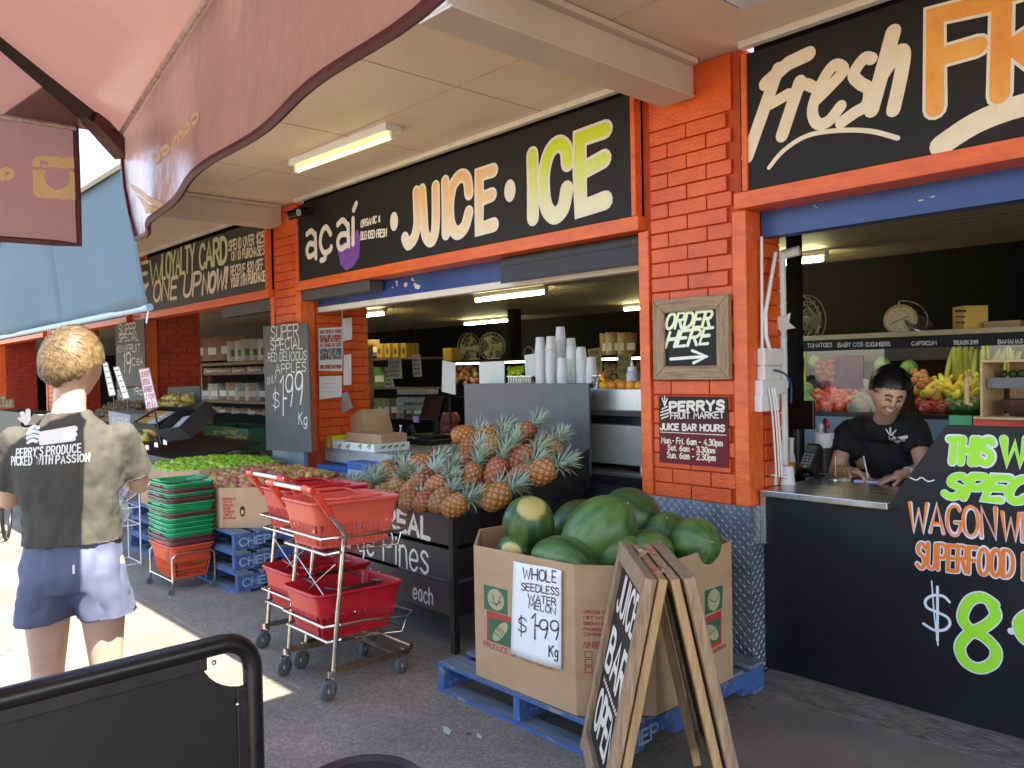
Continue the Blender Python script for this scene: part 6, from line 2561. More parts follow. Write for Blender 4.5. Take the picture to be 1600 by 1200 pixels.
# ================================================================ juice bar and middle opening
t = thing('ice_bench', 'stainless ice bench and under-counter fridge beside the right pier', 'bench', (-3.4, 4.4, .94))
b = MB()
b.prism([(-4.1, 4.26, 1.3), (-4.1, 4.2, 1.34), (-4.1, 4.2, 1.487), (-4.1, 4.75, 1.487), (-4.1, 4.75, 1.3)], (.83, 0, 0))
b.build('ice_well', m_steel2, t, bevel=.006)
b = MB()
b.box((-4.1, 4.22, .975), (-3.3, 4.8, 1.24))
b.build('fridge_door', M('fridge_front', (.5, .5, .42), .42, .5, vs=3), t, bevel=.006)
b = MB()
b.box((-4.1, 4.3, 1.24), (-3.32, 4.8, 1.3))
b.build('gap_rail', m_plast_blk, t)
b = MB()
b.box((-3.292, 4.22, .975), (-3.26, 4.8, 1.25))
b.build('side_panel', m_steel, t, bevel=.004)
b = MB()
b.tube([(-3.36, 4.27, .94), (-3.36, 4.27, .98)], .018, 12)
b.build('foot', m_steel, t, smooth=40)
b = MB()
b.box((-5.05, 4.18, .94), (-3.86, 4.75, 1.522))
t = tag(b.build('cup_counter', M('dark_counter', (.05, .048, .05), .5), bevel=.004), 'dark counter behind the grey backboard carrying the cups', 'counter')
b = MB()
b.lathe(cup_prof, seg=22)
cup = b.build('paper_cup', m_plast_wht, smooth=50)
tag(cup, 'white cup upside down in the tall stacks on the dark counter', 'cup', 'white cups stacked on the dark counter')
first = True
for x, top, y in ((845, 525, 4.3), (861.5, 523.5, 4.28), (877, 509, 4.42), (893, 527, 4.46), (879, 557, 4.22), (894, 540, 4.34), (909, 540, 4.33), (924, 557, 4.33)):
    p = P(x, 600, y=y)
    zt_ = P(x, top, y=y).z
    n = max(2, int((zt_ - 1.522 - .1) / .0125))
    for k in range(n + 1):
        o = cup if first else cup.copy()
        if not first:
            col.objects.link(o)
        first = False
        setm(o, mat4((p.x + rnd.uniform(-.002, .002), p.y + rnd.uniform(-.002, .002), 1.5225 + .0125 * k), None, rnd.uniform(0, 6)))
oh = fruit('orange_half', 'orange piled along the back of the steel ice bench', 'orange', 'oranges on the ice bench', m_orng, .036, stem=False)
heap(oh, [P(x, 603, y=4.3) for x in (944, 957, 973, 986, 999)] + [P(x, 601, y=4.42) for x in (936, 950, 966, 982, 994)], .03)
p = P(988, 604, y=4.34)
t = thing('squeeze_bottle', 'clear squeeze bottle with a white cap among the oranges', 'bottle', (p.x, p.y, 1.487))
b = MB()
b.lathe([(.036, 0), (.04, .01), (.04, .1), (.03, .12)], (p.x, p.y, 1.487), seg=20)
b.build('body', M('frosted', (.55, .58, .6), .25), t, smooth=50)
b = MB()
b.lathe([(.03, .12), (.03, .145), (.012, .15), (.004, .19), (0, .19)], (p.x, p.y, 1.487), seg=16)
b.build('cap', m_plast_wht, t, smooth=50)
p = P(1000, 596, y=4.42)
b = MB()
b.lathe([(.025, 0), (.03, .09), (.027, .09), (.022, .01), (0, .01)], (p.x, p.y, 1.487), seg=16)
tag(b.build('blue_cup', M('cyan_plastic', (.05, .42, .55), .35), smooth=50), 'blue plastic cup at the right end of the ice bench', 'cup')
p = P(932, 600, y=4.3)
t = thing('cutlery_tub', 'steel tub of spoons between the cups and the oranges', 'tub', (p.x, p.y, 1.487))
b = MB()
b.lathe([(.03, 0), (.035, .05), (.03, .05), (.026, .005), (0, .005)], (p.x, p.y, 1.487), seg=14)
b.build('tub', m_steel, t, smooth=40)
for k in range(5):
    b = MB()
    a = k * 1.25
    b.tube([(p.x, p.y, 1.5), (p.x + .025 * cos(a), p.y + .025 * sin(a), 1.57)], .003, 5)
    b.ball((p.x + .028 * cos(a), p.y + .028 * sin(a), 1.575), (.01, .004, .014), 8, 6)
    b.build('spoon', m_steel, t, smooth=60)
t = thing('metal_rack', 'low metal rack lying on the dark counter left of the cups', 'rack', P(815, 598, y=4.4))
b = MB()
for k in range(14):
    p = P(797 + 2.6 * k, 596, y=4.4)
    b.box((p.x, 4.38, 1.522), (p.x + .006, 4.42, 1.575))
p, q = P(796, 596, y=4.4), P(836, 596, y=4.4)
b.box((p.x, 4.37, 1.575), (q.x, 4.5, 1.58))
b.build('bars', m_steel, t)
for lab, c, y in (('small blank white board on a stand beside the cash register', ((691, 563), (711, 567), (711, 617), (690, 612)), 4.6), ('wide blank white board at the left end of the dark counter', ((748, 566), (787, 564), (788, 601), (749, 601)), 4.4),
                  ('blank white board leaning behind the tallest cups', ((819, 555), (838, 552), (838, 587), (821, 590)), 4.5)):
    q = [P(a, b_, y=y) for a, b_ in c]
    t = thing('white_board', lab, 'board', (q[3].x, y, 1.52))
    b = MB()
    b.prism(q, (0, .012, 0))
    b.build('board', M('board_white', (.66, .66, .6), .5, var=.03), t, bevel=.003)
    b = MB()
    m_ = (q[2] + q[3]) / 2
    b.box((m_.x - .01, y + .013, min(m_.z, 1.1)), (m_.x + .01, y + .025, m_.z + .1))
    b.build('stand', m_plast_blk, t)

# left counter of the middle opening, with cartons and the till
t = thing('shop_counter', 'grey metal-fronted counter at the left of the middle opening', 'counter', (-6.3, 4.2, 0))
zc = .925
ex = P(612, 712, z=zc).x
b = MB()
b.box((-6.86, 3.95, .02), (ex, 4.9, zc - .035))
b.build('body', M('counter_grey', (.25, .28, .3), .5, .3, vs=3), t)
b = MB()
b.box((-6.86, 3.9, zc - .035), (ex + .02, 4.95, zc))
b.build('worktop', M('worktop', (.34, .3, .24), .5, vs=4), t, bevel=.004)
b = MB()
b.box((-6.86, 3.894, zc - .12), (ex + .024, 3.9, zc + .002))
b.box((ex + .02, 3.9, zc - .12), (ex + .026, 4.3, zc + .002))
b.build('metal_edge', M('edge_metal', (.42, .47, .52), .35, .6), t)
cty = 3.97
q = P(541, 692, y=4.2)
t = thing('fruit_carton', 'tilted brown carton with a printed white flap on the grey counter', 'carton', (q.x, 4.2, zc))
g4 = lambda L_, y: [P(a, b_, y=y) for a, b_ in L_]
b = MB()
b.prism(g4(((509, 668), (565, 640), (577, 690), (520, 700)), 4.2), (0, .3, 0))
b.prism(g4(((488, 668), (510, 668), (520, 700), (490, 700)), 4.15), (0, .3, 0))
b.build('box', m_card, t, bevel=.003)
b = MB()
b.prism(g4(((494, 634), (541, 612), (550, 637), (508, 661)), 4.1), (0, .012, 0))
b.build('inner_flap', M('card_grey', (.42, .39, .36), .7), t)
b = MB()
b.prism(g4(((485, 634), (494, 633), (509, 662), (500, 662)), 4.09), (0, .012, 0))
b.build('printed_flap', m_paper, t)
L = MB()
for c in ((493, 643), (500, 656)):
    stroke(L, [(c[0], c[1]), (c[0] + 3, c[1] + 3)], dict(y=4.09), NYv, .03, smooth=False)
L.build('print', m_grn_print, t)
q = g4(((490, 707), (519, 708), (519, 681), (490, 679)), 3.93)
t = thing('fruit_carton', 'bright yellow printed carton at the left end of the grey counter', 'carton', q[0])
b = MB()
b.box((q[0].x, 3.93, zc), (q[1].x, 4.15, q[2].z))
b.build('box', m_yellow, t, bevel=.003)
L = MB()
for k in range(4):
    stroke(L, [(495 + 6.5 * k, 688), (495 + 6.5 * k, 702)], dict(y=3.93), NYv, .02, smooth=False)
L.build('print', m_paper, t)
q = g4(((520, 710), (583, 710), (581, 688), (521, 688)), 3.92)
t = thing('avocado_carton', 'open white and brown carton printed with green fruit at the front of the grey counter', 'carton', q[0])
b = MB()
x0, x1 = q[0].x, q[1].x + .02
b.box((x0, 3.92, zc), (x1, 3.926, zc + .07))
b.box((x0 - .0, 3.926, zc), (x0 + .006, 4.3, zc + .07))
b.box((x1 - .006, 3.926, zc), (x1, 4.3, zc + .07))
b.build('printed_side', m_paper, t)
b = MB()
b.box((x0 + .12, 4.0, zc + .002), (x1 - .01, 4.28, zc + .15))
b.build('inner_box', m_card, t, bevel=.004)
L = MB()
for x in (528, 541, 560, 574):
    stroke(L, [(x, 698), (x + 5, 695), (x + 3, 701)], dict(y=3.92), NYv, .017)
for k in range(4):
    p = Vector((x1, 4.0 + .07 * k, zc + .035))
    L.ribbon([p, p + Vector((0, .03, .01))], .02, NX, .001)
L.build('print', M('leaf_print', (.2, .4, .06), .6), t)
q = P(585, 670, y=4.35)
b = MB()
b.ball((q.x, 4.35, zc + .1), (.07, .05, .115), 20, 14, lambda u: 1 + .12 * noise.noise(u * 4))
b.tube([(q.x, 4.35, zc + .18), (q.x - .01, 4.35, zc + .24)], [.03, .045], 12)
tag(b.build('blue_bag', M('blue_bag', (.01, .13, .5), .3, vs=6), smooth=60), 'tied blue plastic bag behind the white avocado carton', 'bag')
q = P(627, 698, z=zc)
t = thing('water_bottle', 'clear plastic bottle standing at the end of the grey counter', 'bottle', q)
b = MB()
b.lathe([(.026, 0), (.03, .01), (.027, .05), (.03, .09), (.027, .13), (.012, .17), (.012, .19)], q, seg=18)
b.build('bottle', glass('bottle_plastic', (.85, .88, .88), .15), t, smooth=50)
b = MB()
b.lathe([(.014, .19), (.014, .205), (0, .205)], q, seg=12)
b.build('cap', m_plast_wht, t, smooth=40)
# till
q = P(668, 694, y=4.75)
t = thing('cash_register', 'black touch-screen cash register standing at the end of the grey counter', 'cash register', (q.x, 4.75, zc))
b = MB()
b.box((q.x - .22, 4.6, .9), (q.x + .22, 4.98, q.z + .06))
b.build('cash_drawer', m_plast_blk, t, bevel=.01)
b = MB()
c = P(676, 636, y=4.75)
mt_ = Matrix.Rotation(-.35, 3, 'X')
b.box((c.x - .16, 4.74, c.z - .13), (c.x + .14, 4.78, c.z + .11), mt_)
b.build('screen', MATS['screen_black'], t, bevel=.006)
b = MB()
b.beam((c.x, 4.8, c.z - .05), (c.x, 4.8, q.z + .06), .06, .04, (0, 1, 0))
b.box((q.x - .12, 4.66, q.z + .06), (q.x + .2, 4.95, q.z + .1))
b.build('stand', m_plast_blk, t, bevel=.004)
b = MB()
b.box((q.x - .2, 4.59, q.z + .06), (q.x - .02, 4.75, q.z + .075))
b.build('scale_plate', m_steel, t, bevel=.003)
b = MB()
p = P(649, 655, y=4.7)
b.box((p.x - .04, 4.7, p.z - .03), (p.x + .04, 4.72, p.z + .025))
b.build('scanner_card', M('violet_card', (.4, .22, .5), .5), t)
b = MB()
b.tube([(q.x - .26, 4.7, q.z + .12), (q.x - .2, 4.7, q.z + .18), (q.x - .14, 4.7, q.z + .08)], .02, 8)
b.build('hand_scanner', m_plast_blk, t, smooth=40)

# ---- shelves and displays deep inside
PK = [M('pack_%s' % n, c, .4, vs=14, c2=c2, rvar=.2) for n, c, c2 in (('brown', (.3, .18, .08), (.2, .11, .04)), ('silver', (.45, .45, .46), (.25, .25, .26)), ('cream', (.5, .43, .3), (.35, .28, .18)), ('green', (.12, .25, .04), (.07, .16, .03)), ('lime', (.45, .5, .05), (.25, .36, .03)), ('yellow', (.5, .4, .05), (.4, .27, .03)), ('dark', (.03, .028, .026), (.1, .07, .04)), ('orange', (.5, .18, .03), (.35, .1, .02)), ('white', (.55, .55, .53), (.4, .4, .4)))]


def pouch(name, label, cat, mat, w, h, d=.06, group=None):
    b = MB()

    def f(u, v):
        x, z = (u - .5) * w, v * h
        e = (1 - abs(2 * u - 1) ** 3) * (1 - v ** 2.2) ** .6
        return x, z, e
    for s in (-1, 1):
        b.grid(lambda u, v: Vector((f(u if s < 0 else 1 - u, v)[0], s * d / 2 * f(u, v)[2], f(u, v)[1] + .004 * sin(u * 14))), 8, 8)
    b.k = 1
    b.obox((0, -d * .42, h * .4), (w * .3, 0, 0), (0, .006, 0), (0, 0, h * .16))
    o = b.build(name, [mat, m_paper if mat.name != 'pack_white' else PK[3]], smooth=60)
    return tag(o, label, cat, group)


def shelf_row(kinds, px0, px1, py, y, n, w, h, label, cat, group, jit=.1):
    protos = []
    a, b_ = P(px0, py, y=y), P(px1, py, y=y)
    for k in range(n):
        p = a.lerp(b_, (k + .5) / n)
        p.z = a.z
        kd = kinds[k % len(kinds)]
        hit = [q for q in protos if q[1] == kd]
        if hit:
            o = hit[0][0].copy()
            col.objects.link(o)
        else:
            o = pouch('food_packet', label, cat, PK[kd], w, h, group=group)
            protos.append((o, kd))
        setm(o, mat4(p, None, rnd.uniform(-.2, .2) + .75, rnd.uniform(.93, 1.05)))


m_shelf = M('shelf_wood', (.24, .13, .065), .6, vs=4, c2=(.14, .075, .035), stretch=(2, 8, 8))
SY = 5.6
t = thing('pallet_shelf', 'brown timber shelf of packets inside the left opening', 'shelf', (-11.8, SY, 0))
xa, xb = P(300, 600, y=SY).x, -9.2
for py, th in ((566, .05), (580, .06), (625, .05), (640, .05), (697, .05)):
    z = P(360, py, y=SY).z
    b = MB()
    b.box((xa, SY - .05, z - th), (xb, SY + .35, z))
    b.build('shelf_board', m_shelf, t, bevel=.004)
b = MB()
for x in (xa, (xa + xb) / 2, xb):
    b.box((x - .03, SY + .3, 0), (x + .03, SY + .36, 2.0))
b.build('upright', m_shelf, t)
shelf_row([0], 308, 372, 565, SY + .1, 3, .48, .42, 'big plain brown paper bag on the top shelf of the left opening', 'bag', 'brown bags on the top shelf')
shelf_row([8], 366, 425, 565, SY + .08, 5, .34, .34, 'white bag with a dark label on the top shelf of the left opening', 'bag', 'white bags on the top shelf')
shelf_row([1, 2, 6, 0], 318, 440, 624, SY + .06, 8, .28, .28, 'clear-windowed packet on the middle shelf of the left opening', 'packet', 'packets on the middle shelf')
shelf_row([2], 322, 440, 583, SY - .02, 5, .3, .08, 'flat pale packet lying between the upper shelf boards', 'packet', 'flat packets between shelf boards')
shelf_row([2, 0], 322, 440, 643, SY - .02, 5, .3, .09, 'flat beige packet lying between the lower shelf boards', 'packet', 'flat packets between lower boards')
shelf_row([6, 7, 3], 322, 440, 695, SY + .02, 10, .22, .34, 'dark packet on the bottom shelf of the left opening', 'packet', 'dark packets on the bottom shelf')
o = pouch('food_packet', 'lime green packet hanging at the end of the timber shelf', 'packet', PK[4], .26, .4)
setm(o, mat4(P(309, 610, y=SY - .1), None, .2))
t = thing('crate_tower', 'open timber crate tower beside the packet shelf in the left opening', 'crate', P(288, 640, y=SY))
a, c = P(277, 545, y=SY), P(299, 660, y=SY)
for x in (a.x, c.x):
    b = MB()
    b.box((x - .03, SY, 0), (x + .03, SY + .3, a.z))
    b.build('post', m_shelf, t, bevel=.004)
for z in (a.z - .02, a.z - .48, a.z - .52, a.z - .9):
    b = MB()
    b.box((a.x, SY + .01, z - .03), (c.x, SY + .3, z))
    b.build('rung', m_shelf, t, bevel=.003)
b = MB()
b.box((a.x + .03, SY + .02, a.z - .48), (c.x - .03, SY + .28, a.z - .03))
b.build('panel', m_crate, t)
y = 4.3
q0, q1 = P(317, 694, y=y), P(388, 670, y=y)
t = thing('banana_carton', 'green printed fruit carton on the bench inside the left opening', 'carton', (q0.x, y, q0.z))
b = MB()
for bx in (((q0.x, y, q0.z), (q1.x, y + .012, q1.z)), ((q0.x, y + .012, q0.z), (q0.x + .012, y + .5, q1.z)), ((q1.x - .012, y + .012, q0.z), (q1.x, y + .5, q1.z)), ((q0.x + .012, y + .488, q0.z), (q1.x - .012, y + .5, q1.z))):
    b.box(*bx)
b.build('box', M('carton_green', (.025, .14, .07), .5), t, bevel=.003)
L = MB()
put(L, 'GET WHAT FRUIT', (333, 679), (372, 678), (333, 674), dict(y=y), NYv, .012, jit=.1)
put(L, 'FRESH', (352, 690), (384, 688), (352, 683), dict(y=y), NYv, .018, slant=.2)
stroke(L, [(322, 681), (326, 677), (330, 681), (326, 685), (322, 681)], dict(y=y), NYv, .012)
L.build('print', m_yellow, t)
b = MB()
z = q0.z
b.box((P(310, 700, y=y).x, y - .1, z - .09), (-7.5, y + .7, z))
b.box((P(310, 700, y=y).x, y - .05, .02), (-7.5, y + .6, z - .09))
t = tag(b.build('steel_bench', M('bench_metal', (.3, .32, .33), .4, .6, vs=4), bevel=.004), 'grey metal bench under the green fruit carton', 'bench')

# shelf of groceries behind the till
SY2 = 7.0
t = thing('grocery_shelf', 'dark shelf of packets and cartons behind the till', 'shelf', (P(600, 600, y=SY2).x, SY2, 0))
xa, xb = P(538, 600, y=SY2).x, P(662, 600, y=SY2).x
for py in (560, 605, 650):
    z = P(600, py, y=SY2).z
    b = MB()
    b.box((xa, SY2 - .05, z - .03), (xb, SY2 + .35, z))
    b.build('shelf_board', m_shelf, t, bevel=.003)
b = MB()
b.box((xa, SY2 + .35, 0), (xb, SY2 + .37, 1.75))
b.build('back', m_black, t)
shelf_row([2, 8, 2, 0], 542, 590, 559, SY2, 4, .2, .26, 'cream packet on the upper grocery shelf behind the till', 'packet', 'packets on the upper grocery shelf')
shelf_row([3, 2, 4, 1], 542, 600, 604, SY2, 5, .22, .3, 'packet on the middle grocery shelf behind the till', 'packet', 'packets on the middle grocery shelf')
shelf_row([6, 1, 6, 3, 0], 560, 660, 649, SY2, 9, .2, .28, 'packet on the lower grocery shelf behind the till', 'packet', 'packets on the lower grocery shelf')
for k in range(4):
    p = P(592 + 12.5 * k, 559, y=SY2)
    t = thing('yellow_box', 'yellow carton with a brown picture on the upper grocery shelf', 'box', p, 0, 'yellow cartons on the grocery shelf')
    b = MB()
    b.box((p.x - .01, SY2 - .03, p.z), (p.x + .135, SY2 + .2, p.z + .215))
    b.build('box', MATS['box_yellow'], t, bevel=.003)
    b = MB()
    b.ball((p.x + .06, SY2 - .031, p.z + .1), (.035, .002, .05), 12, 6)
    b.build('print', MATS['dark_bowl'], t)
for lab, c, y in (('handwritten price card hanging before the grocery shelf', ((606, 560), (626, 557), (628, 591), (608, 592)), 6.3), ('narrower handwritten price card hanging to the right of another', ((643, 555), (656, 554), (659, 588), (646, 589)), 6.4),
                  ('grey price card hanging lowest before the grocery shelf', ((601, 574), (608, 574), (616, 604), (602, 605)), 6.45)):
    q = [P(a, b_, y=y) for a, b_ in c]
    t = thing('price_card', lab, 'price card', q[3])
    b = MB()
    b.prism(q, (0, .006, 0))
    b.build('card', M('card_grey2', (.42, .42, .38), .6), t)
    L = MB()
    for i in range(4):
        f = .2 + .2 * i
        a, c2 = q[0].lerp(q[3], f), q[1].lerp(q[2], f)
        write(L, rnd.choice(['FRESH', 'EGGS 4.50', '3 FOR 5', 'NUTS 2.99', 'TRY ME']), a.lerp(c2, .1) + Vector((0, 0, -.03)), (c2 - a) * .75, (0, 0, .03), NYv, .008, jit=.4)
    L.build('handwriting', m_ink, t)
    b = MB()
    m_ = (q[0] + q[1]) / 2
    b.tube([m_, (m_.x, y, 2.58)], .003, 5)
    b.build('string', m_plast_blk, t)
t = thing('egg_rack', 'grey metal rack of cartons behind the till', 'rack', P(640, 640, y=6.2))
b = MB()
for r in range(3):
    for k in range(9):
        p = P(620 + 4.4 * k, 612 + 12 * r, y=6.2)
        b.box((p.x, 6.2, p.z - .04), (p.x + .085, 6.45, p.z + .03))
b.build('carton_row', M('egg_grey', (.3, .31, .3), .6, vs=9, c2=(.16, .17, .16)), t, bevel=.012)


def fan(lab, px, py, y, r, ax, base):
    c = P(px, py, y=y)
    t = thing('desk_fan', lab, 'fan', (c.x, y, base))
    ax = Vector(ax).normalized()
    q = ax.to_track_quat('Z', 'Y')
    b = MB()
    for rr_ in (1, .72, .42):
        for h in (-.045, .045):
            b.tube([c + q @ Vector((r * rr_ * cos(a), r * rr_ * sin(a), h * (1.1 - .3 * rr_))) for a in [2 * pi * k / 24 for k in range(24)]], .004, 5, closed=True)
    for k in range(20):
        a = 2 * pi * k / 20
        b.tube([c + q @ Vector((r * f * cos(a), r * f * sin(a), h)) for f, h in ((.2, .055), (.7, .045), (1, 0), (.7, -.045), (.2, -.055))], .002, 4)
    b.build('cage', m_fan, t, smooth=50)
    b = MB()
    for k in range(3):
        a = k * 2 * pi / 3
        p4 = []
        for f, tw in ((.12, -.25), (.85, -.5), (.9, .3), (.12, .25)):
            p4.append(c + q @ Vector((r * f * cos(a + tw), r * f * sin(a + tw), .02 * tw * 2)))
        b.prism(p4, (q @ Vector((0, 0, .003))))
    b.build('blades', m_fan, t)
    b = MB()
    b.lathe([(.0, .06), (.03, .055), (.03, -.08), (.05, -.09), (.05, -.16), (0, -.17)], c, ax, 16)
    b.tube([c - ax * .1, (c.x - ax.x * .1, c.y - ax.y * .1, base + .02)], .022, 10)
    b.lathe([(.1, 0), (.09, .02), (.03, .035), (0, .035)], (c.x - ax.x * .1, c.y - ax.y * .1, base), seg=20)
    b.build('motor_stand', m_fan, t, smooth=40)
    return t


m_fan = M('fan_ivory', (.5, .47, .33), .45)
zz = P(750, 562, y=7.6).z
t = thing('fruit_case', 'dark fruit case with fans on top deep in the middle opening', 'display case', (P(800, 580, y=7.6).x, 7.6, 0))
xa, xb = P(700, 580, y=7.6).x, -4.9
b = MB()
b.box((xa, 7.55, zz - .03), (xb, 8.4, zz))
b.box((xa, 7.6, 0), (xb, 8.4, zz - .55))
b.box((xa, 8.35, zz - .55), (xb, 8.4, zz - .03))
b.build('cabinet', m_black, t)
b = MB()
b.box((xa, 7.7, zz - .06), (xb, 7.74, zz - .035))
b.build('case_light', MATS['case_light'], t)
fan('ivory desk fan facing out on the deep fruit case', 768, 541, 7.8, .2, (.5, -1, .1), zz)
fan('ivory desk fan seen edge-on on the deep fruit case', 733, 545, 7.9, .24, (-1, -.25, 0), zz)
fan('ivory desk fan half hidden by the black post behind the counter', 1256, 500, 6.2, .2, (.9, -.3, 0), zt2)
t = P(700, 552, y=7.8)
b = MB()
b.box((t.x, 7.7, zz), (t.x + .22, 7.9, zz + .2))
tag(b.build('yellow_box', MATS['box_yellow'], bevel=.004), 'small yellow carton beside the fans on the deep case', 'box')
far = [('red_apple', 'small red apple in the deep case left of the white board', m_rapple, 705, 745, 574, 600, 26, 'red fruit in the deep case'), ('green_pear', 'small green fruit in the deep case beside the cups', m_gapple, 793, 818, 574, 600, 22, 'green fruit in the deep case'),
       ('mandarin', 'yellow-orange fruit in the deep case behind the ice bench', m_orng, 926, 950, 584, 600, 12, 'orange fruit in the deep case'), ('kiwifruit', 'brown fruit in the deep case beneath the price boards', m_kiwi, 945, 1002, 570, 598, 34, 'brown fruit in the deep case')]
for nm, lab, mt, a, b_, c, d, n, gname in far:
    f_ = fruit(nm, lab, 'fruit', gname, mt, .045, stem=False, seg=10)
    scatter(f_, a, b_, c, d, n, 7.9, 8.2)
for lab, c, y in (('tall dim price board behind the cups', ((918, 546), (938, 543), (941, 581), (925, 584)), 7.3), ('dim handwritten price board above the brown fruit', ((965, 553), (986, 553), (986, 594), (966, 594)), 7.4)):
    q = [P(a, b_, y=y) for a, b_ in c]
    t = thing('price_card', lab, 'price card', q[3])
    b = MB()
    b.prism(q, (0, .01, 0))
    b.build('card', M('card_tan', (.2, .17, .09), .6), t)
    L = MB()
    for k in range(3):
        a, c2 = q[0].lerp(q[3], .25 + .25 * k), q[1].lerp(q[2], .25 + .25 * k)
        write(L, ('SPECIAL', 'KIWI', '5 FOR 2')[k], a.lerp(c2, .12), (c2 - a) * .75, (0, 0, .05), NYv, .008, jit=.4)
    L.build('handwriting', m_ink, t)
    b = MB()
    b.tube([(q[2] + q[3]) / 2, Vector((((q[2] + q[3]) / 2).x, y, 1.0))], .008, 6)
    b.build('stick', m_plast_blk, t)
shelf_row([0, 2], 944, 990, 557, 8.0, 5, .18, .3, 'dim brown packet standing on the deep fruit case', 'packet', 'packets on the deep case')
t = thing('hanging_scale', 'hanging scale with a wire hoop behind the white board', 'scale', P(825, 558, y=7.7))
b = MB()
c = P(826, 553, y=7.7)
b.tube([c + Vector((.09 * cos(a), 0, .1 * sin(a))) for a in [pi * k / 10 for k in range(11)]], .006, 6)
b.lathe([(0, -.02), (.1, 0), (.11, .02), (.1, .02), (0, -.01)], c + Vector((0, 0, -.02)), seg=20)
b.build('hoop_and_pan', m_steel, t, smooth=40)
p = P(718, 660, y=5.2)
m_net = M('net_red', (.4, .09, .06), .6, vs=40, c2=(.2, .05, .03))
for k in range(6):
    c = P(692 + 9 * (k % 3), 655 + 16 * (k // 3), y=5.3)
    b = MB()
    b.ball(c, (.06, .06, .075), 14, 10, lambda u: 1 + .15 * noise.noise(u * 6 + Vector((k, 0, 0))))
    tag(b.build('net_bag', m_net, smooth=60), 'red net bag of fruit piled beside the till', 'bag', 'net bags beside the till')
b = MB()
c = P(701, 690, y=5.3)
b.box((c.x - .2, 5.2, .02), (c.x + .2, 5.6, P(701, 683, y=5.3).z))
tag(b.build('display_crate', m_blk_paint, bevel=.004), 'dark display crate under the red net bags', 'crate')

# ================================================================ fruit stand at the left
SYL = 3.05
t = thing('fruit_stand', 'black slatted fruit stand beyond the man in the grey shirt', 'stand', (-9.6, SYL, 0))
xa, xb = -12.2, -8.35
for zt_, zb_ in ((.78, .6), (.57, .39), (.36, .18)):
    b = MB()
    b.box((xa, SYL, zb_), (xb - .025, SYL + .02, zt_))
    b.build('front_slat', m_blk_paint, t, bevel=.003)
    b = MB()
    b.box((xb - .02, SYL + .03, zb_), (xb, SYL + .9, zt_ + (.02 if zt_ > .7 else 0)))
    b.build('side_slat', m_blk_paint, t, bevel=.003)
b = MB()
b.prism([(xa, SYL + .02, .74), (xa, SYL + .9, .9), (xa, SYL + .9, .88), (xa, SYL + .02, .72)], (xb - xa, 0, 0))
b.build('tray', m_blk_paint, t)
for x in (xa, xb - .04):
    for y in (SYL, SYL + .86):
        b = MB()
        b.box((x, y, 0), (x + .038, y + .038, .72))
        b.build('leg', m_blk_paint, t)
kw = fruit('kiwifruit', 'brown kiwifruit in the heap beside the neck of the man', 'kiwifruit', 'kiwifruit on the left stand', m_kiwi, .034, prof=[(0, -1.25), (.6, -1.05), (.95, -.4), (1, 0), (.95, .4), (.6, 1.05), (0, 1.25)], stem=False)


def tray_pts(px0, px1, py0, py1, d, ybase, slope):
    a, b_ = P(px0, py1, y=ybase), P(px1, py1, y=ybase)
    out = []
    n = max(2, int((b_.x - a.x) / d))
    z1 = P((px0 + px1) / 2, py0, y=ybase + .5).z
    for j in range(7):
        for i in range(n):
            f = j / 6
            out.append(Vector((a.x + d * (i + .5 * (j % 2)) + rnd.uniform(-.1, .1) * d, ybase + f * .5 + rnd.uniform(-.1, .1) * d, a.z + (z1 - a.z) * f + rnd.uniform(-.2, .2) * d)))
    return out


heap(kw, tray_pts(132, 182, 622, 652, .068, SYL + .15, .5), .034)
pe = fruit('pear', 'mottled yellow-green pear in the heap beside the pink price card', 'pear', 'pears on the left stand', m_pear, .045, prof=[(0, -1), (.5, -.95), (.95, -.5), (1, 0), (.8, .6), (.5, 1.1), (.35, 1.4), (.1, 1.5), (0, 1.4)])
heap(pe, tray_pts(190, 236, 621, 678, .085, SYL + .02, .5), .045)
pot = fruit('potato', 'pale brown potato at the far left edge behind the man', 'potato', 'potatoes at the far left', M('potato', (.3, .2, .1), .8, rvar=.3), .05, stem=False)
heap(pot, [P(2 + 6 * (k % 4), 634 - 6 * (k // 4), y=3.0) for k in range(10)], .05)
for lab, q in (('white price card on a stick, nearest the head of the man', ((160, 566), (168, 566), (181, 617), (171, 619))), ('black-edged white price card on a stick between two others', ((177, 574), (186, 572), (203, 622), (193, 624)))):
    w = [P(a, b_, y=SYL + .05) for a, b_ in q]
    t = thing('price_card', lab, 'price card', (w[2] + w[3]) / 2)
    b = MB()
    b.prism(w, (0, .004, 0))
    b.build('card', m_paper, t)
    L = MB()
    for k in range(5):
        f = .12 + .17 * k
        a, c = w[0].lerp(w[3], f), w[1].lerp(w[2], f)
        L.ribbon([a.lerp(c, .2), a.lerp(c, .8)], .012, NYv, .002)
    for k in range(4):
        L.ribbon([w[k], w[(k + 1) % 4]], .012, NYv, .0035)
    L.build('handwriting', m_ink, t)
    b = MB()
    m_ = (w[2] + w[3]) / 2
    b.tube([m_ + Vector((0, .01, .05)), m_ + Vector((.03, .01, -.25))], .006, 6)
    b.build('stick', m_plast_blk, t)
w = [P(a, b_, y=SYL - .02) for a, b_ in ((217, 577), (233, 575), (247, 636), (229, 639))]
t = thing('price_card', 'pink and white price card on a black stick above the tray of packets', 'price card', (w[2] + w[3]) / 2)
b = MB()
b.prism(w, (0, .004, 0))
b.build('card', M('pink_paper', (.75, .45, .5), .6, vs=5, c2=(.8, .72, .74)), t)
L = MB()
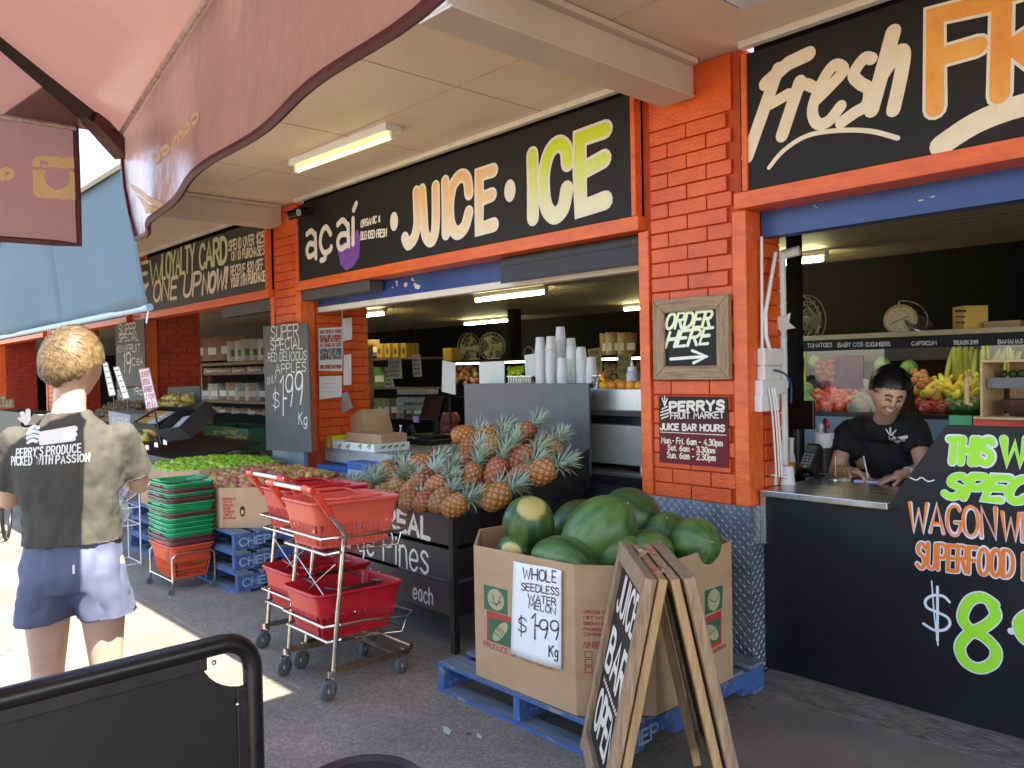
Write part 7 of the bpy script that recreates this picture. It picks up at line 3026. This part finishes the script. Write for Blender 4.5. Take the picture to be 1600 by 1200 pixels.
for k, s_ in enumerate(('SUPER', 'SPECIAL', 'BERRIES', '2 FOR', '$5 EA')):
    f = .14 + .19 * k
    a, c = w[0].lerp(w[3], f), w[1].lerp(w[2], f)
    write(L, s_, a.lerp(c, .12) + Vector((0, 0, -.03)), (c - a) * .75, (0, 0, .055), NYv, .011, jit=.4)
L.build('handwriting', M('violet_ink', (.35, .03, .2), .5), t)
b = MB()
for k in range(4):
    b.ribbon([w[k], w[(k + 1) % 4]], .012, NYv, .0035)
m_ = (w[2] + w[3]) / 2
b.tube([m_ + Vector((0, .01, .05)), P(252, 695, y=SYL - .05)], .009, 6)
b.build('frame_and_stick', m_plast_blk, t)
w = [P(a, b_, y=SYL - .05) for a, b_ in ((169, 642), (203, 648), (204, 692), (172, 690))]
t = thing('grey_box', 'grey cardboard box end marked in white chalk below the kiwifruit', 'box', w[3])
b = MB()
b.prism(w, (0, .3, 0))
b.build('box', M('box_grey', (.27, .27, .29), .7, vs=3), t, bevel=.003)
L = MB()
put(L, 'KIWIFRUIT', (176, 664), (200, 667), (176, 652), dict(y=SYL - .05), NYv, .01, jit=.4)
L.build('lettering', m_chalk, t)


def tray(lab, pix, y, dz, tilt, mat, inner):
    a, c = P(pix[0], pix[1], y=y), P(pix[2], pix[3], y=y)
    t = thing('fruit_tray', lab, 'tray', a)
    u = c - a
    v = Vector((0, cos(tilt), sin(tilt))) * .34
    n = u.cross(v).normalized()
    n = n if n.z > 0 else -n
    b = MB()
    for p0, p1 in ((a, a + u), (a + u, a + u + v), (a + u + v, a + v), (a + v, a)):
        b.beam(p0 + n * dz / 2, p1 + n * dz / 2, .012, dz, n)
    b.prism([a, a + u, a + u + v, a + v], n * .008)
    b.build('tray', mat, t)
    return t, a, u, v, n


t, a, u, v, n = tray('dark tray of packed dates and berries under the pink card', (213, 668, 247, 672), SYL - .02, .07, .5, m_plast_blk, None)
for k in range(8):
    c = a + u * (.14 + .24 * (k % 4)) + v * (.25 + .4 * (k // 4)) + n * .035
    b = MB()
    b.obox(c, u * .1, v * .16, n * .025)
    o = b.build('fruit_punnet', PK[(7, 5, 8, 1)[k % 4]], bevel=.006)
    tag(o, 'small packed punnet in the dark tray under the pink card', 'punnet', 'punnets in the dark tray')
t, a, u, v, n = tray('open black carton standing tilted at the end of the left stand', (262, 690, 300, 684), SYL - .03, .16, .75, m_plast_blk, None)
for k in range(3):
    c = a + u * (.2 + .3 * k) + v * .45 + n * .05
    b = MB()
    b.obox(c, u * .12, v * .36, n * .03)
    o = b.build('food_packet', (PK[8], PK[7], PK[2])[k], bevel=.006)
    tag(o, ('white packet', 'red-edged packet', 'brown packet')[k] + ' lying in the tilted black carton', 'packet')
b = MB()
for k in range(4):
    p = P(216 + 14 * k, 703 - 4 * k, y=SYL - .03)
    b = MB()
    b.obox(p, (.05, 0, 0), (0, .002, 0), (0, 0, .025))
    o = b.build('shelf_label', m_paper)
    tag(o, 'small blank white ticket on the edge of the left stand', 'ticket', 'white tickets on the left stand')
t = thing('timber_crate', 'dark crate of potatoes at the far left edge behind the man', 'crate', P(10, 660, y=3.0))
b = MB()
q0, q1 = P(-12, 640, y=2.95), P(32, 636, y=2.95)
b.box((q0.x, 2.95, 0), (q1.x, 3.4, q0.z))
b.build('box', m_blk_paint, t, bevel=.004)
# green poster and orange uprights at the far left
w = [P(a, b_, y=4.4) for a, b_ in ((15, 571), (40, 570), (44, 625), (15, 626))]
t = thing('wall_poster', 'pale green ruled poster at the far left edge', 'poster', w[3])
b = MB()
b.prism(w, (0, .02, 0))
b.build('sheet', M('poster_green', (.3, .62, .36), .6, vs=4), t)
L = MB()
for k in range(6):
    f = .1 + .15 * k
    L.ribbon([w[0].lerp(w[3], f).lerp(w[1].lerp(w[2], f), .06), w[0].lerp(w[3], f).lerp(w[1].lerp(w[2], f), .94)], .01, NYv, .002)
L.build('print', m_grn_print, t)

# ================================================================ people
def skin_mat(name, c, c2):
    return M(name, c, .5, vs=18, c2=c2, sub=.12, bump=.04, bs=160)


def head_fn(smile=0):
    bumps = [((0, .97, -.1), .2, .13), ((0, .97, .05), .07, .12), ((0, .72, -.74), .085, .3), ((.34, .9, .1), -.06, .15), ((-.34, .9, .1), -.06, .15), ((.26, .92, .27), .03, .17), ((-.26, .92, .27), .03, .17),
             ((.5, .78, -.2), .04 + .03 * smile, .2), ((-.5, .78, -.2), .04 + .03 * smile, .2), ((0, .9, -.38), .035, .13), ((0, .86, -.52), .03, .12), ((0, .9, -.45), -.02, .07), ((0, -.8, .25), .05, .6)]
    bumps = [(Vector(d).normalized(), a, w) for d, a, w in bumps]

    def fn(u):
        f = 1.0
        for d, a, w in bumps:
            dd = (u - d).length
            if dd < w * 3:
                f += a * math.exp(-(dd / w) ** 2)
        if u.z < -.15:
            k = -.15 - u.z
            f -= .3 * k * abs(u.x) * (1 if u.y > -.2 else .6)
            if u.y < -.1:
                f -= .28 * k * min(1, (-.1 - u.y) * 2)
        return f
    return fn


HR = (.0755, .097, .117)


def frame(fwd, up=(0, 0, 1)):
    f = Vector(fwd).normalized()
    x = f.cross(Vector(up)).normalized()
    z = x.cross(f)
    return Matrix((x, f, z)).transposed().to_quaternion()


def add_head(mb, c, q, smile=0, s=1):
    mb.ball(c, [r * s for r in HR], 56, 44, head_fn(smile), q)
    for e in (-1, 1):
        mb.ball(Vector(c) + q @ Vector((e * .073 * s, -.012, -.006)), (.011, .022 * s, .034 * s), 14, 10, None, q @ frame((e * -.35, 1, 0)))


def add_hand(mb, wrist, d, pn, side, curl=.5, s=1, spread=.12, thumb=.9):
    """palm with five separate bent fingers; d = pointing, pn = palm normal (the side fingers curl to), side=+1 thumb on d x pn"""
    d, pn = Vector(d).normalized(), Vector(pn).normalized()
    w = d.cross(pn).normalized() * side            # towards the thumb
    pn = (w * side).cross(d) if False else pn
    W = Vector(wrist)
    pc = W + d * .05 * s
    mb.obox(pc, d * .043 * s, w * .036 * s, pn * .011 * s)
    capsule(mb, [W, W + d * .03 * s], [.024 * s, .026 * s], 10)
    for k, (o, ln) in enumerate(((.028, .075), (.0095, .084), (-.0095, .078), (-.028, .06))):
        p = W + d * .09 * s + w * o * s
        a = 0
        fd = (d + w * (o * 4 * spread)).normalized()
        pts = [p - fd * .012 * s]
        rad = [.0095 * s]
        for j, fr in enumerate((.45, .3, .25)):
            a += curl * (1.0 + .25 * j) * (1 + .08 * k)
            p = p + (fd * cos(a) + pn * sin(a)) * ln * fr * s
            pts.append(p)
            rad.append((.0092, .0084, .0074)[j] * s)
        capsule(mb, pts, rad, 8)
    p = W + d * .03 * s + w * .033 * s
    pts, rad = [p - w * .012 * s], [.012 * s]
    for j, ln in enumerate((.03, .03, .024)):
        t_ = thumb - .25 * j
        p = p + (d * (1 - t_ * .5) + w * t_ * .8 + pn * (.25 + .3 * j * curl)).normalized() * ln * s
        pts.append(p)
        rad.append((.0115, .0098, .0085)[j] * s)
    capsule(mb, pts, rad, 8)


def ripple(o, amp, sc, seed=0, stretch=(1, 1, .45)):
    """cloth folds: shift the surface along its own normals"""
    me = o.data
    nr = [v.normal.copy() for v in me.vertices]
    for v, n in zip(me.vertices, nr):
        p = Vector((v.co.x * stretch[0], v.co.y * stretch[1], v.co.z * stretch[2])) * sc + Vector((seed, 0, 0))
        a = noise.noise(p) + .5 * noise.noise(p * 2.3)
        v.co += n * amp * (abs(a) * 2 - .6)
    me.update()


def hair_cap(name, mat, parent, c, q, keep, rough, n, ln, lift, seed=0, s=1):
    rr = random.Random(seed)
    b = MB()
    hf = head_fn()
    vs = []
    seg, rings = 40, 28
    idx = {}
    for i in range(rings + 1):
        for j in range(seg):
            th, ph = pi * i / rings, 2 * pi * j / seg
            u = Vector((sin(th) * cos(ph), sin(th) * sin(ph), cos(th)))
            k = keep(u)
            r = hf(u) * (1 + ((.055 if seed == 5 else .09) * min(1, max(0, k) * 4) + (.05 if seed == 5 else .02) * noise.noise(u * 7 + Vector((seed, 0, 0))) * min(1, max(0, k) * 4)) - (.05 if k <= 0 else 0))
            b.v.append(Vector(c) + q @ Vector((u.x * HR[0], u.y * HR[1], u.z * HR[2])) * r * s)
            idx[(i, j)] = k
    for i in range(rings):
        for j in range(seg):
            j2 = (j + 1) % seg
            if max(idx[(i, j)], idx[(i + 1, j)], idx[(i, j2)], idx[(i + 1, j2)]) > 0:
                b.f.append((i * seg + j, (i + 1) * seg + j, (i + 1) * seg + j2, i * seg + j2))
                b.m.append(0)
    k = 0
    while k < n:
        u = Vector((rr.gauss(0, 1), rr.gauss(0, 1), rr.gauss(0, 1))).normalized()
        kk = keep(u)
        if kk <= 0:
            continue
        k += 1
        base = Vector((u.x * HR[0], u.y * HR[1], u.z * HR[2])) * hf(u) * 1.03 * s
        nrm = Vector((u.x / HR[0], u.y / HR[1], u.z / HR[2])).normalized()
        flow = Vector(lift(u)) + Vector((rr.uniform(-1, 1), rr.uniform(-1, 1), rr.uniform(-1, 1))) * rough
        flow = flow - nrm * flow.dot(nrm)
        flow = flow.normalized() if flow.length > .01 else nrm.orthogonal()
        sd_ = nrm.cross(flow).normalized()
        L_ = ln * rr.uniform(.6, 1.2) * (.22 + .78 * min(1, kk * 2.4))
        o = len(b.v)
        w = .0024 * rr.uniform(.7, 1.3)
        NS = 4
        for m_ in range(NS + 1):
            f = m_ / NS
            p = base + flow * L_ * f + nrm * (.012 + L_ * (.55 * f - .5 * f * f))
            ww = w * (1 - f ** 2) + .0003
            for e in (-1, 1):
                b.v.append(Vector(c) + q @ (p + sd_ * ww * e))
        for m_ in range(NS):
            a = o + m_ * 2
            b.f.append((a, a + 1, a + 3, a + 2))
            b.m.append(0)
    return b.build(name, mat, parent, smooth=70)


# ---------------------------------------------------------------- the man seen from behind
TH = radians(64)
mroot = Vector((-3.4, .845, 0))
man = thing('person', 'man from behind in a grey printed T-shirt and blue-grey shorts, half in the sun', 'person', mroot, TH)
MW = ROOT[man.name]
T = lambda x, y, z: MW @ Vector((x, y, z))
qz = MW.to_quaternion()
m_skin1 = skin_mat('fair_skin', (.62, .4, .3), (.56, .34, .25))
sk = MB()
hq1 = MW.to_quaternion() @ frame((.55, 1, -.12))
hc = T(.012, .03, 1.672)
add_head(sk, hc, hq1, s=1.13)
loft(sk, [(T(0, -.012, 1.40), .12, .075), (T(0, -.01, 1.45), .078, .066), (T(0, -.004, 1.5), .058, .06), (T(.003, .005, 1.56), .055, .06), (T(.006, .015, 1.63), .052, .058)], qz)
loft(sk, [(T(0, 0, .84), .13, .1), (T(0, 0, .92), .15, .105), (T(0, 0, 1.06), .128, .085), (T(0, 0, 1.25), .145, .09), (T(0, 0, 1.38), .13, .07), (T(0, 0, 1.42), .08, .05)], qz)
AR = {1: (T(.182, -.005, 1.39), T(.225, .075, 1.2), T(.1, .33, 1.25)), -1: (T(-.182, -.005, 1.39), T(-.225, .06, 1.17), T(-.1, .33, 1.22))}
for s in (-1, 1):
    S_, E_, wr = AR[s]
    capsule(sk, [T(s * .09, 0, 1.385), S_, S_.lerp(E_, .5), E_], [.05, .053, .048, .04], 16)
    capsule(sk, [E_, E_.lerp(wr, .35), wr], [.041, .041, .027], 16)
    add_hand(sk, wr, MW.to_3x3() @ Vector((-s * .55, .75, .2)), MW.to_3x3() @ Vector((-s * .5, -.3, .4)), -s, .55)
    capsule(sk, [T(s * .082, 0, .9), T(s * .096, .005, .72), T(s * .1, .012, .52), T(s * .102, -.014, .38), T(s * .102, -.02, .2), T(s * .1, -.02, .08)], [.098, .08, .058, .059, .046, .036], 18)
    capsule(sk, [T(s * .1, -.04, .05), T(s * .11, .12, .035)], [.042, .034], 12)
body1 = remesh(sk, 'body', m_skin1, man, .0075, 5)
sh = MB()
loft(sh, [(T(0, -.004, .985), .172, .13), (T(0, -.004, 1.03), .172, .13), (T(0, -.002, 1.12), .168, .126), (T(0, -.004, 1.22), .188, .13), (T(0, -.006, 1.31), .2, .124), (T(0, -.008, 1.38), .195, .108), (T(0, -.01, 1.43), .155, .088), (T(0, -.012, 1.47), .1, .077), (T(0, -.01, 1.505), .072, .069)], qz, 40)
slv = {}
for s in (-1, 1):
    S_, E_, wr = AR[s]
    e = S_.lerp(E_, .88) + Vector((0, 0, -.004))
    capsule(sh, [T(s * .1, -.008, 1.365), S_, S_.lerp(e, .55), e], [.062, .064, .066, .07], 20)
    dd = (E_ - S_).normalized()
    slv[s] = (S_.lerp(E_, .74), dd, e)


def cut_shirt(p):
    if p.z < 1.005:
        p.z = 1.005 - (1.005 - p.z) * .02
    for s, (pt, dd, e) in slv.items():
        h = (p - pt).dot(dd)
        if h > 0 and (p - e).length < .13:
            p = p - dd * h * .97
    if p.z > 1.498:
        p.z = 1.498 + (p.z - 1.498) * .05
    return p


m_tee = M('grey_tshirt', (.066, .063, .052), .85, vs=5, c2=(.057, .054, .046), bump=.12, bs=350, detail=6)
shirt = remesh(sh, 'tshirt', m_tee, man, .009, 6, fix=cut_shirt)
ripple(shirt, .008, 7, 3, (1.3, 1.3, .7))
ripple(shirt, .003, 21, 8, (1, 1, .8))
so_ = MB()
loft(so_, [(T(0, -.004, 1.06), .155, .12), (T(0, -.006, .98), .162, .125), (T(0, -.008, .9), .178, .142), (T(0, -.006, .83), .176, .135)], qz, 36)
for s in (-1, 1):
    loft(so_, [(T(s * .07, -.004, .9), .1, .135), (T(s * .092, 0, .82), .1, .13), (T(s * .103, .003, .74), .099, .122), (T(s * .108, .004, .69), .1, .12)], qz, 28)
shorts = remesh(so_, 'shorts', M('blue_grey_shorts', (.1, .12, .2), .7, vs=6, c2=(.08, .095, .17), bump=.1, bs=300), man, .008, 4,
                fix=lambda p: Vector((p.x, p.y, .72 + (p.z - .72) * .03)) if p.z < .72 else p)
ripple(shorts, .008, 9, 9, (1, 1, .7))
for s in (-1, 1):
    b = MB()
    capsule(b, [T(s * .105, -.05, .05), T(s * .11, .04, .055), T(s * .118, .15, .04)], [.048, .047, .038], 14)
    b.build('shoe', m_plast_blk, man, smooth=60)
b = MB()
b.obox(T(.03, -.143, .925), MW.to_3x3() @ Vector((.004, 0, 0)), MW.to_3x3() @ Vector((0, .002, 0)), Vector((0, 0, .016)))
b.build('label_tab', m_paper, man)


def onto(L, ob, d, off=.002):
    """lay a print on a garment: project along d"""
    tr_ = BVHTree.FromPolygons([ROOT[ob.name] @ v.co for v in ob.data.vertices], [p.vertices[:] for p in ob.data.polygons])
    d = Vector(d).normalized()
    keep = []
    for i, v in enumerate(L.v):
        h = tr_.ray_cast(v - d * .6, d)
        if h[0]:
            L.v[i] = h[0] - d * off - d * (i % 9) * .00003
    return L


fw = MW.to_3x3() @ Vector((0, 1, 0))
rt = MW.to_3x3() @ Vector((1, 0, 0))
bp = T(0, -.14, 0)
pl = (bp, -fw)
L = MB()


def seg(pts, n=8):
    out = []
    for a, c in zip(pts, pts[1:]):
        for k in range(n):
            out.append((a[0] + (c[0] - a[0]) * k / n, a[1] + (c[1] - a[1]) * k / n))
    return out + [pts[-1]]


for pts, w in (([(37, 672), (45, 668), (52, 670)], .012), ([(36, 679), (45, 675), (54, 677)], .012), ([(36, 686), (45, 682), (54, 684)], .012), ([(38, 693), (45, 689), (52, 691)], .012), ([(42, 662), (35, 646)], .016), ([(44, 660), (44, 642)], .016), ([(46, 661), (54, 650)], .014), ([(40, 660), (31, 654)], .012), ([(60, 680), (112, 671)], .022), ([(60, 688), (112, 680)], .022), ([(60, 694), (112, 687)], .014)):
    stroke(L, seg(pts), pl, -fw, w, smooth=False)
put(L, "PERRY'S", (18, 717), (64, 712), (18, 704), pl, -fw, .0048, jit=.1, gap=3)
put(L, 'PRODUCE', (70, 712), (124, 707), (70, 699), pl, -fw, .005, jit=.1, gap=3)
put(L, 'PICKED WITH', (8, 730), (80, 725), (8, 717), pl, -fw, .0048, jit=.1, gap=3)
put(L, 'PASSION', (86, 725), (138, 721), (86, 713), pl, -fw, .005, jit=.1, gap=3)
onto(L, shirt, fw).build('print', m_paper, man)
hair_cap('hair', M('light_brown_hair', (.2, .135, .062), .5, vs=40, c2=(.11, .07, .03), detail=3), man, hc, hq1,
         lambda u: (-1 if abs(u.x) > .72 and u.z < .12 and u.y > -.4 else min(.6, u.z + .7 - .45 * abs(u.x) + .12 * noise.noise(u * 7) - .5 * max(0, u.y + .35)) if u.y < .45 else u.z - .5), .5, 8500, .04, lambda u: (u.x * .6 + .35, -.3, -.75 + 1.3 * max(0, u.z) ** 2), 5, s=1.13)
b = MB()   # phone in his hands
b.obox(T(0, .42, 1.27), MW.to_3x3() @ Vector((.037, 0, 0)), MW.to_3x3() @ Vector((0, .03, .06)), MW.to_3x3() @ Vector((0, .004, -.002)))

# ---------------------------------------------------------------- the man writing at the counter
m_skin2 = skin_mat('tan_skin', (.4, .2, .11), (.34, .16, .085))
hcl = P(1388, 613, y=4.43)
c0 = P(1376, 708, y=4.76)
m_face = attr_mat('tan_skin_tone', .48, .04, 160)
clerk = thing('person', 'smiling young man in a black T-shirt writing on a pad at the counter', 'person', (c0.x, 4.8, .05))
sk = MB()
hq2 = frame((.56, -.76, -.5), (.1, .105, 1))
add_head(sk, hcl, hq2, smile=1, s=1.13)
nk = P(1378, 656, y=4.6)
capsule(sk, [nk + Vector((0, .07, -.03)), nk + Vector((0, .02, 0)), hcl + Vector((0, .05, -.05))], [.066, .056, .055], 16)
S1, S2 = P(1325, 676, y=4.7), P(1430, 672, y=4.7)
E1, E2 = P(1306, 738, y=4.58), P(1444, 734, y=4.6)
H1, H2 = P(1330, 737, y=4.44), P(1414, 740, y=4.44)
W1, W2 = H1, H2
sk.ball(c0, (.16, .09, .17), 20, 14)
sk.ball((c0.x, 4.82, .98), (.14, .1, .2), 20, 14)
for S_, E_, H_, s in ((S1, E1, H1, -1), (S2, E2, H2, 1)):
    capsule(sk, [c0.lerp(S_, .5) + Vector((0, .03, .05)), S_, E_], [.05, .052, .042], 16)
    capsule(sk, [E_, E_.lerp(H_, .45), H_], [.043, .04, .026], 16)
for s in (-1, 1):
    capsule(sk, [(c0.x + s * .09, 4.84, .95), (c0.x + s * .1, 4.82, .52), (c0.x + s * .1, 4.86, .12)], [.09, .06, .045], 14)
d1 = (P(1362, 744, y=4.38) - H1)
add_hand(sk, H1, d1, (.0, -.35, -1), -1, .6, 1.12)
d2 = (P(1384, 749, y=4.37) - H2)
add_hand(sk, H2, d2, (0, -.1, -1), 1, .25, 1.12, spread=.6)
cbody = remesh(sk, 'body', m_face, clerk, .0045, 3)
at = cbody.data.color_attributes.new('Col', 'FLOAT_COLOR', 'POINT')


def near(x, z, pts):
    best = 9
    for (a, b_), (c, d) in zip(pts, pts[1:]):
        t_ = max(0, min(1, ((x - a) * (c - a) + (z - b_) * (d - b_)) / ((c - a) ** 2 + (d - b_) ** 2)))
        best = min(best, math.hypot(x - a - t_ * (c - a), z - b_ - t_ * (d - b_)))
    return best


iq2 = hq2.inverted()
for v in cbody.data.vertices:
    w_ = ROOT[clerk.name] @ v.co
    colr = Vector((.58, .33, .21)) * (1 + .12 * noise.noise(w_ * 30))
    dl = w_ - hcl
    if dl.length < .17:
        u = iq2 @ dl
        u = Vector((u.x / HR[0], u.y / HR[1], u.z / HR[2])).normalized()
        if u.y > .2:
            x, z = u.x, u.z
            ax_ = abs(x)

            def mixin(cc, d_, r_, k_=1):
                global colr
                f = k_ * max(0, min(1, (r_ - d_) / (r_ * .5)))
                colr = colr.lerp(Vector(cc), f)
            mixin((.56, .27, .19), math.hypot(ax_ - .42, z + .14), .22, .5)
            mixin((.2, .09, .06), near(ax_, z, [(.14, .07), (.3, .115), (.46, .06)]), .075, .6)
            mixin((.012, .008, .007), near(ax_, z, [(.16, .03), (.3, .055), (.45, .02)]), .045)
            mixin((.012, .008, .007), near(ax_, z, [(.14, .22), (.32, .27), (.52, .2)]), .06, .95)
            mixin((.1, .04, .03), math.hypot(ax_ - .1, z + .2), .05, .8)
            mixin((.2, .09, .065), near(ax_, z, [(.17, -.16), (.27, -.26), (.36, -.36)]), .05, .55)
            mixin((.36, .12, .09), near(ax_, z, [(0, -.42), (.16, -.4), (.33, -.32)]), .12)
            mixin((.85, .82, .76), near(ax_, z, [(0, -.4), (.14, -.38), (.25, -.335)]), .062)
            mixin((.1, .03, .025), near(ax_, z, [(.25, -.34), (.35, -.31)]), .03, .7)
    at.data[v.index].color = (colr[0], colr[1], colr[2], 1)
sh = MB()
for f, rx, ry, rz_ in ((0, .2, .125, .16), (.35, .195, .13, .17), (.7, .185, .13, .17), (1, .18, .13, .16)):
    sh.ball(c0.lerp(Vector((c0.x, 4.84, .92)), f), (rx, ry, rz_), 24, 16)
capsule(sh, [S1 + Vector((.0, 0, .0)), S1.lerp(nk, .5) + Vector((0, .03, -.005)), nk + Vector((0, .04, -.05)), S2.lerp(nk, .5) + Vector((0, .03, -.005)), S2], [.072, .075, .085, .075, .072], 16)
slv2 = []
for S_, E_ in ((S1, E1), (S2, E2)):
    e = S_.lerp(E_, .8)
    capsule(sh, [S_, e], [.075, .08], 16)
    slv2.append((S_.lerp(E_, .5), (E_ - S_).normalized(), e))


def cut2(p):
    for pt, dd, e in slv2:
        h = (p - pt).dot(dd)
        if h > 0 and (p - e).length < .14:
            p = p - dd * h * .95
    v = p - (nk + Vector((0, -.05, -.02)))
    return p


tee = remesh(sh, 'tshirt', M('black_tshirt', (.012, .012, .013), .85, vs=5, bump=.15, bs=300), clerk, .009, 6, fix=cut2)
ripple(tee, .008, 9, 1, (1.2, 1, .7))
ripple(tee, .003, 24, 4)
b = MB()
for s in (-1, 1):
    capsule(b, [(c0.x + s * .09, 4.84, .95), (c0.x + s * .1, 4.82, .52), (c0.x + s * .1, 4.87, .1)], [.11, .085, .07], 14)
b.build('trousers', M('dark_trousers', (.02, .022, .03), .8), clerk, smooth=60)
b = MB()
for s in (-1, 1):
    capsule(b, [(c0.x + s * .1, 4.9, .09), (c0.x + s * .11, 4.75, .085)], [.045, .036], 12)
b.build('shoe', m_plast_blk, clerk, smooth=60)
L = MB()
PLC = (Vector((0, 4.6, 1.1)), NYv)
for pts, w in (([(1393, 690), (1394, 684)], .028), ([(1393, 680), (1389, 670)], .006), ([(1394, 680), (1394, 668)], .006), ([(1395, 680), (1400, 672)], .006), ([(1400, 686), (1415, 683)], .018)):
    stroke(L, seg(pts), PLC, NYv, w, smooth=False)
put(L, 'FRUIT', (1401, 691), (1414, 689), (1401, 687), PLC, NYv, .004)
onto(L, tee, (0, 1, 0)).build('print', m_paper, clerk)
hair_cap('hair', M('black_hair', (.008, .006, .006), .35, vs=60, var=.2), clerk, hcl, hq2,
         lambda u: (u.z - .12 if u.y < -.0 else u.z - .12 - .52 * max(0, u.y) ** 1.1) if abs(u.x) < .55 or u.z > .2 else u.z - .02 - .3 * max(0, u.y), .4, 3500, .045, lambda u: (.5 * u.x + .25, .9 if u.y > -.3 else -.2, .5 if u.y > 0 else -.5), 11, s=1.13)


b = MB()
p = H1 + d1 * .9
b.tube([p + Vector((.005, -.03, -.012)), p + Vector((-.045, .03, .1))], .0045, 8)
o = b.build('pen', m_plast_wht, smooth=50)
tag(o, 'white pen in the right hand of the writing man', 'pen')
b = MB()
for H_, E_, mt in ((H2, E2, m_plast_wht),):
    a = (E_ - H_).normalized()
    b.lathe([(.031, -.012), (.034, -.008), (.034, .008), (.031, .012)], H_ + a * .03, a, 20)
b.build('wristwatch', m_plast_wht, clerk, smooth=50)
for k, mt in ((.03, m_yellow), (.045, m_plast_blk)):
    a = (E1 - H1).normalized()
    b = MB()
    b.lathe([(.029, -.006), (.032, 0), (.029, .006)], H1 + a * k, a, 20)
    b.build('wristband', mt, clerk, smooth=50)

# bicycle wheel at the far left edge, beyond the man
wc = P(-12, 960, y=1.45)
wc = Vector((wc.x, wc.y, .33))
t = thing('bicycle', 'bicycle wheel with a black tyre at the far left edge behind the man', 'bicycle', (wc.x, wc.y, 0))
ax = Vector((.3, .95, 0)).normalized()
q = ax.to_track_quat('Z', 'Y')
b = MB()
b.tube([wc + q @ Vector((.315 * cos(a), .315 * sin(a), 0)) for a in [2 * pi * k / 40 for k in range(40)]], .019, 10, closed=True)
tw = b.build('tyre', m_plast_blk, t, smooth=60)
b = MB()
b.tube([wc + q @ Vector((.292 * cos(a), .292 * sin(a), 0)) for a in [2 * pi * k / 40 for k in range(40)]], .009, 8, closed=True)
for k in range(18):
    a = 2 * pi * k / 18
    b.tube([wc + q @ Vector((.02 * cos(a + .8), .02 * sin(a + .8), .02 * (-1) ** k)), wc + q @ Vector((.29 * cos(a), .29 * sin(a), 0))], .0015, 4)
b.tube([wc + q @ Vector((0, 0, -.05)), wc + q @ Vector((0, 0, .05))], .018, 10)
b.build('rim', m_chrome, t, smooth=50)
b = MB()
u = q @ Vector((1, 0, 0))
u = u if u.x < 0 else -u
b.tube([wc + ax * .05, wc + u * .2 + Vector((0, 0, .42)) + ax * .05], .014, 8)
b.tube([wc - ax * .05, wc + u * .2 + Vector((0, 0, .42)) - ax * .05], .014, 8)
b.tube([wc + u * .2 + Vector((0, 0, .42)), wc + u * .24 + Vector((0, 0, .62))], .018, 8)
b.tube([wc + u * .22 + Vector((0, 0, .5)), wc + u * .78 + Vector((0, 0, .0)), wc + u * 1.05, wc + u * .7 + Vector((0, 0, .52)), wc + u * .23 + Vector((0, 0, .56))], .016, 8)
b.build('frame', M('bike_red', (.5, .06, .03), .35), t, smooth=50)
b = MB()
b.tube([wc + u * .24 + Vector((0, 0, .62)) - ax * .28, wc + u * .24 + Vector((0, 0, .66)), wc + u * .24 + Vector((0, 0, .62)) + ax * .28], .012, 8)
b.build('handlebar', m_plast_blk, t, smooth=50)
w2 = wc + u * 1.05
b = MB()
b.tube([w2 + q @ Vector((.315 * cos(a), .315 * sin(a), 0)) for a in [2 * pi * k / 40 for k in range(40)]], .019, 10, closed=True)
b.build('tyre', m_plast_blk, t, smooth=60)
b = MB()
b.tube([wc + u * .7 + Vector((0, 0, .52)), wc + u * .68 + Vector((0, 0, .62))], .014, 8)
b.ball(wc + u * .66 + Vector((0, 0, .64)), (.12, .06, .03), 14, 8)
b.build('saddle', m_plast_blk, t, smooth=60)
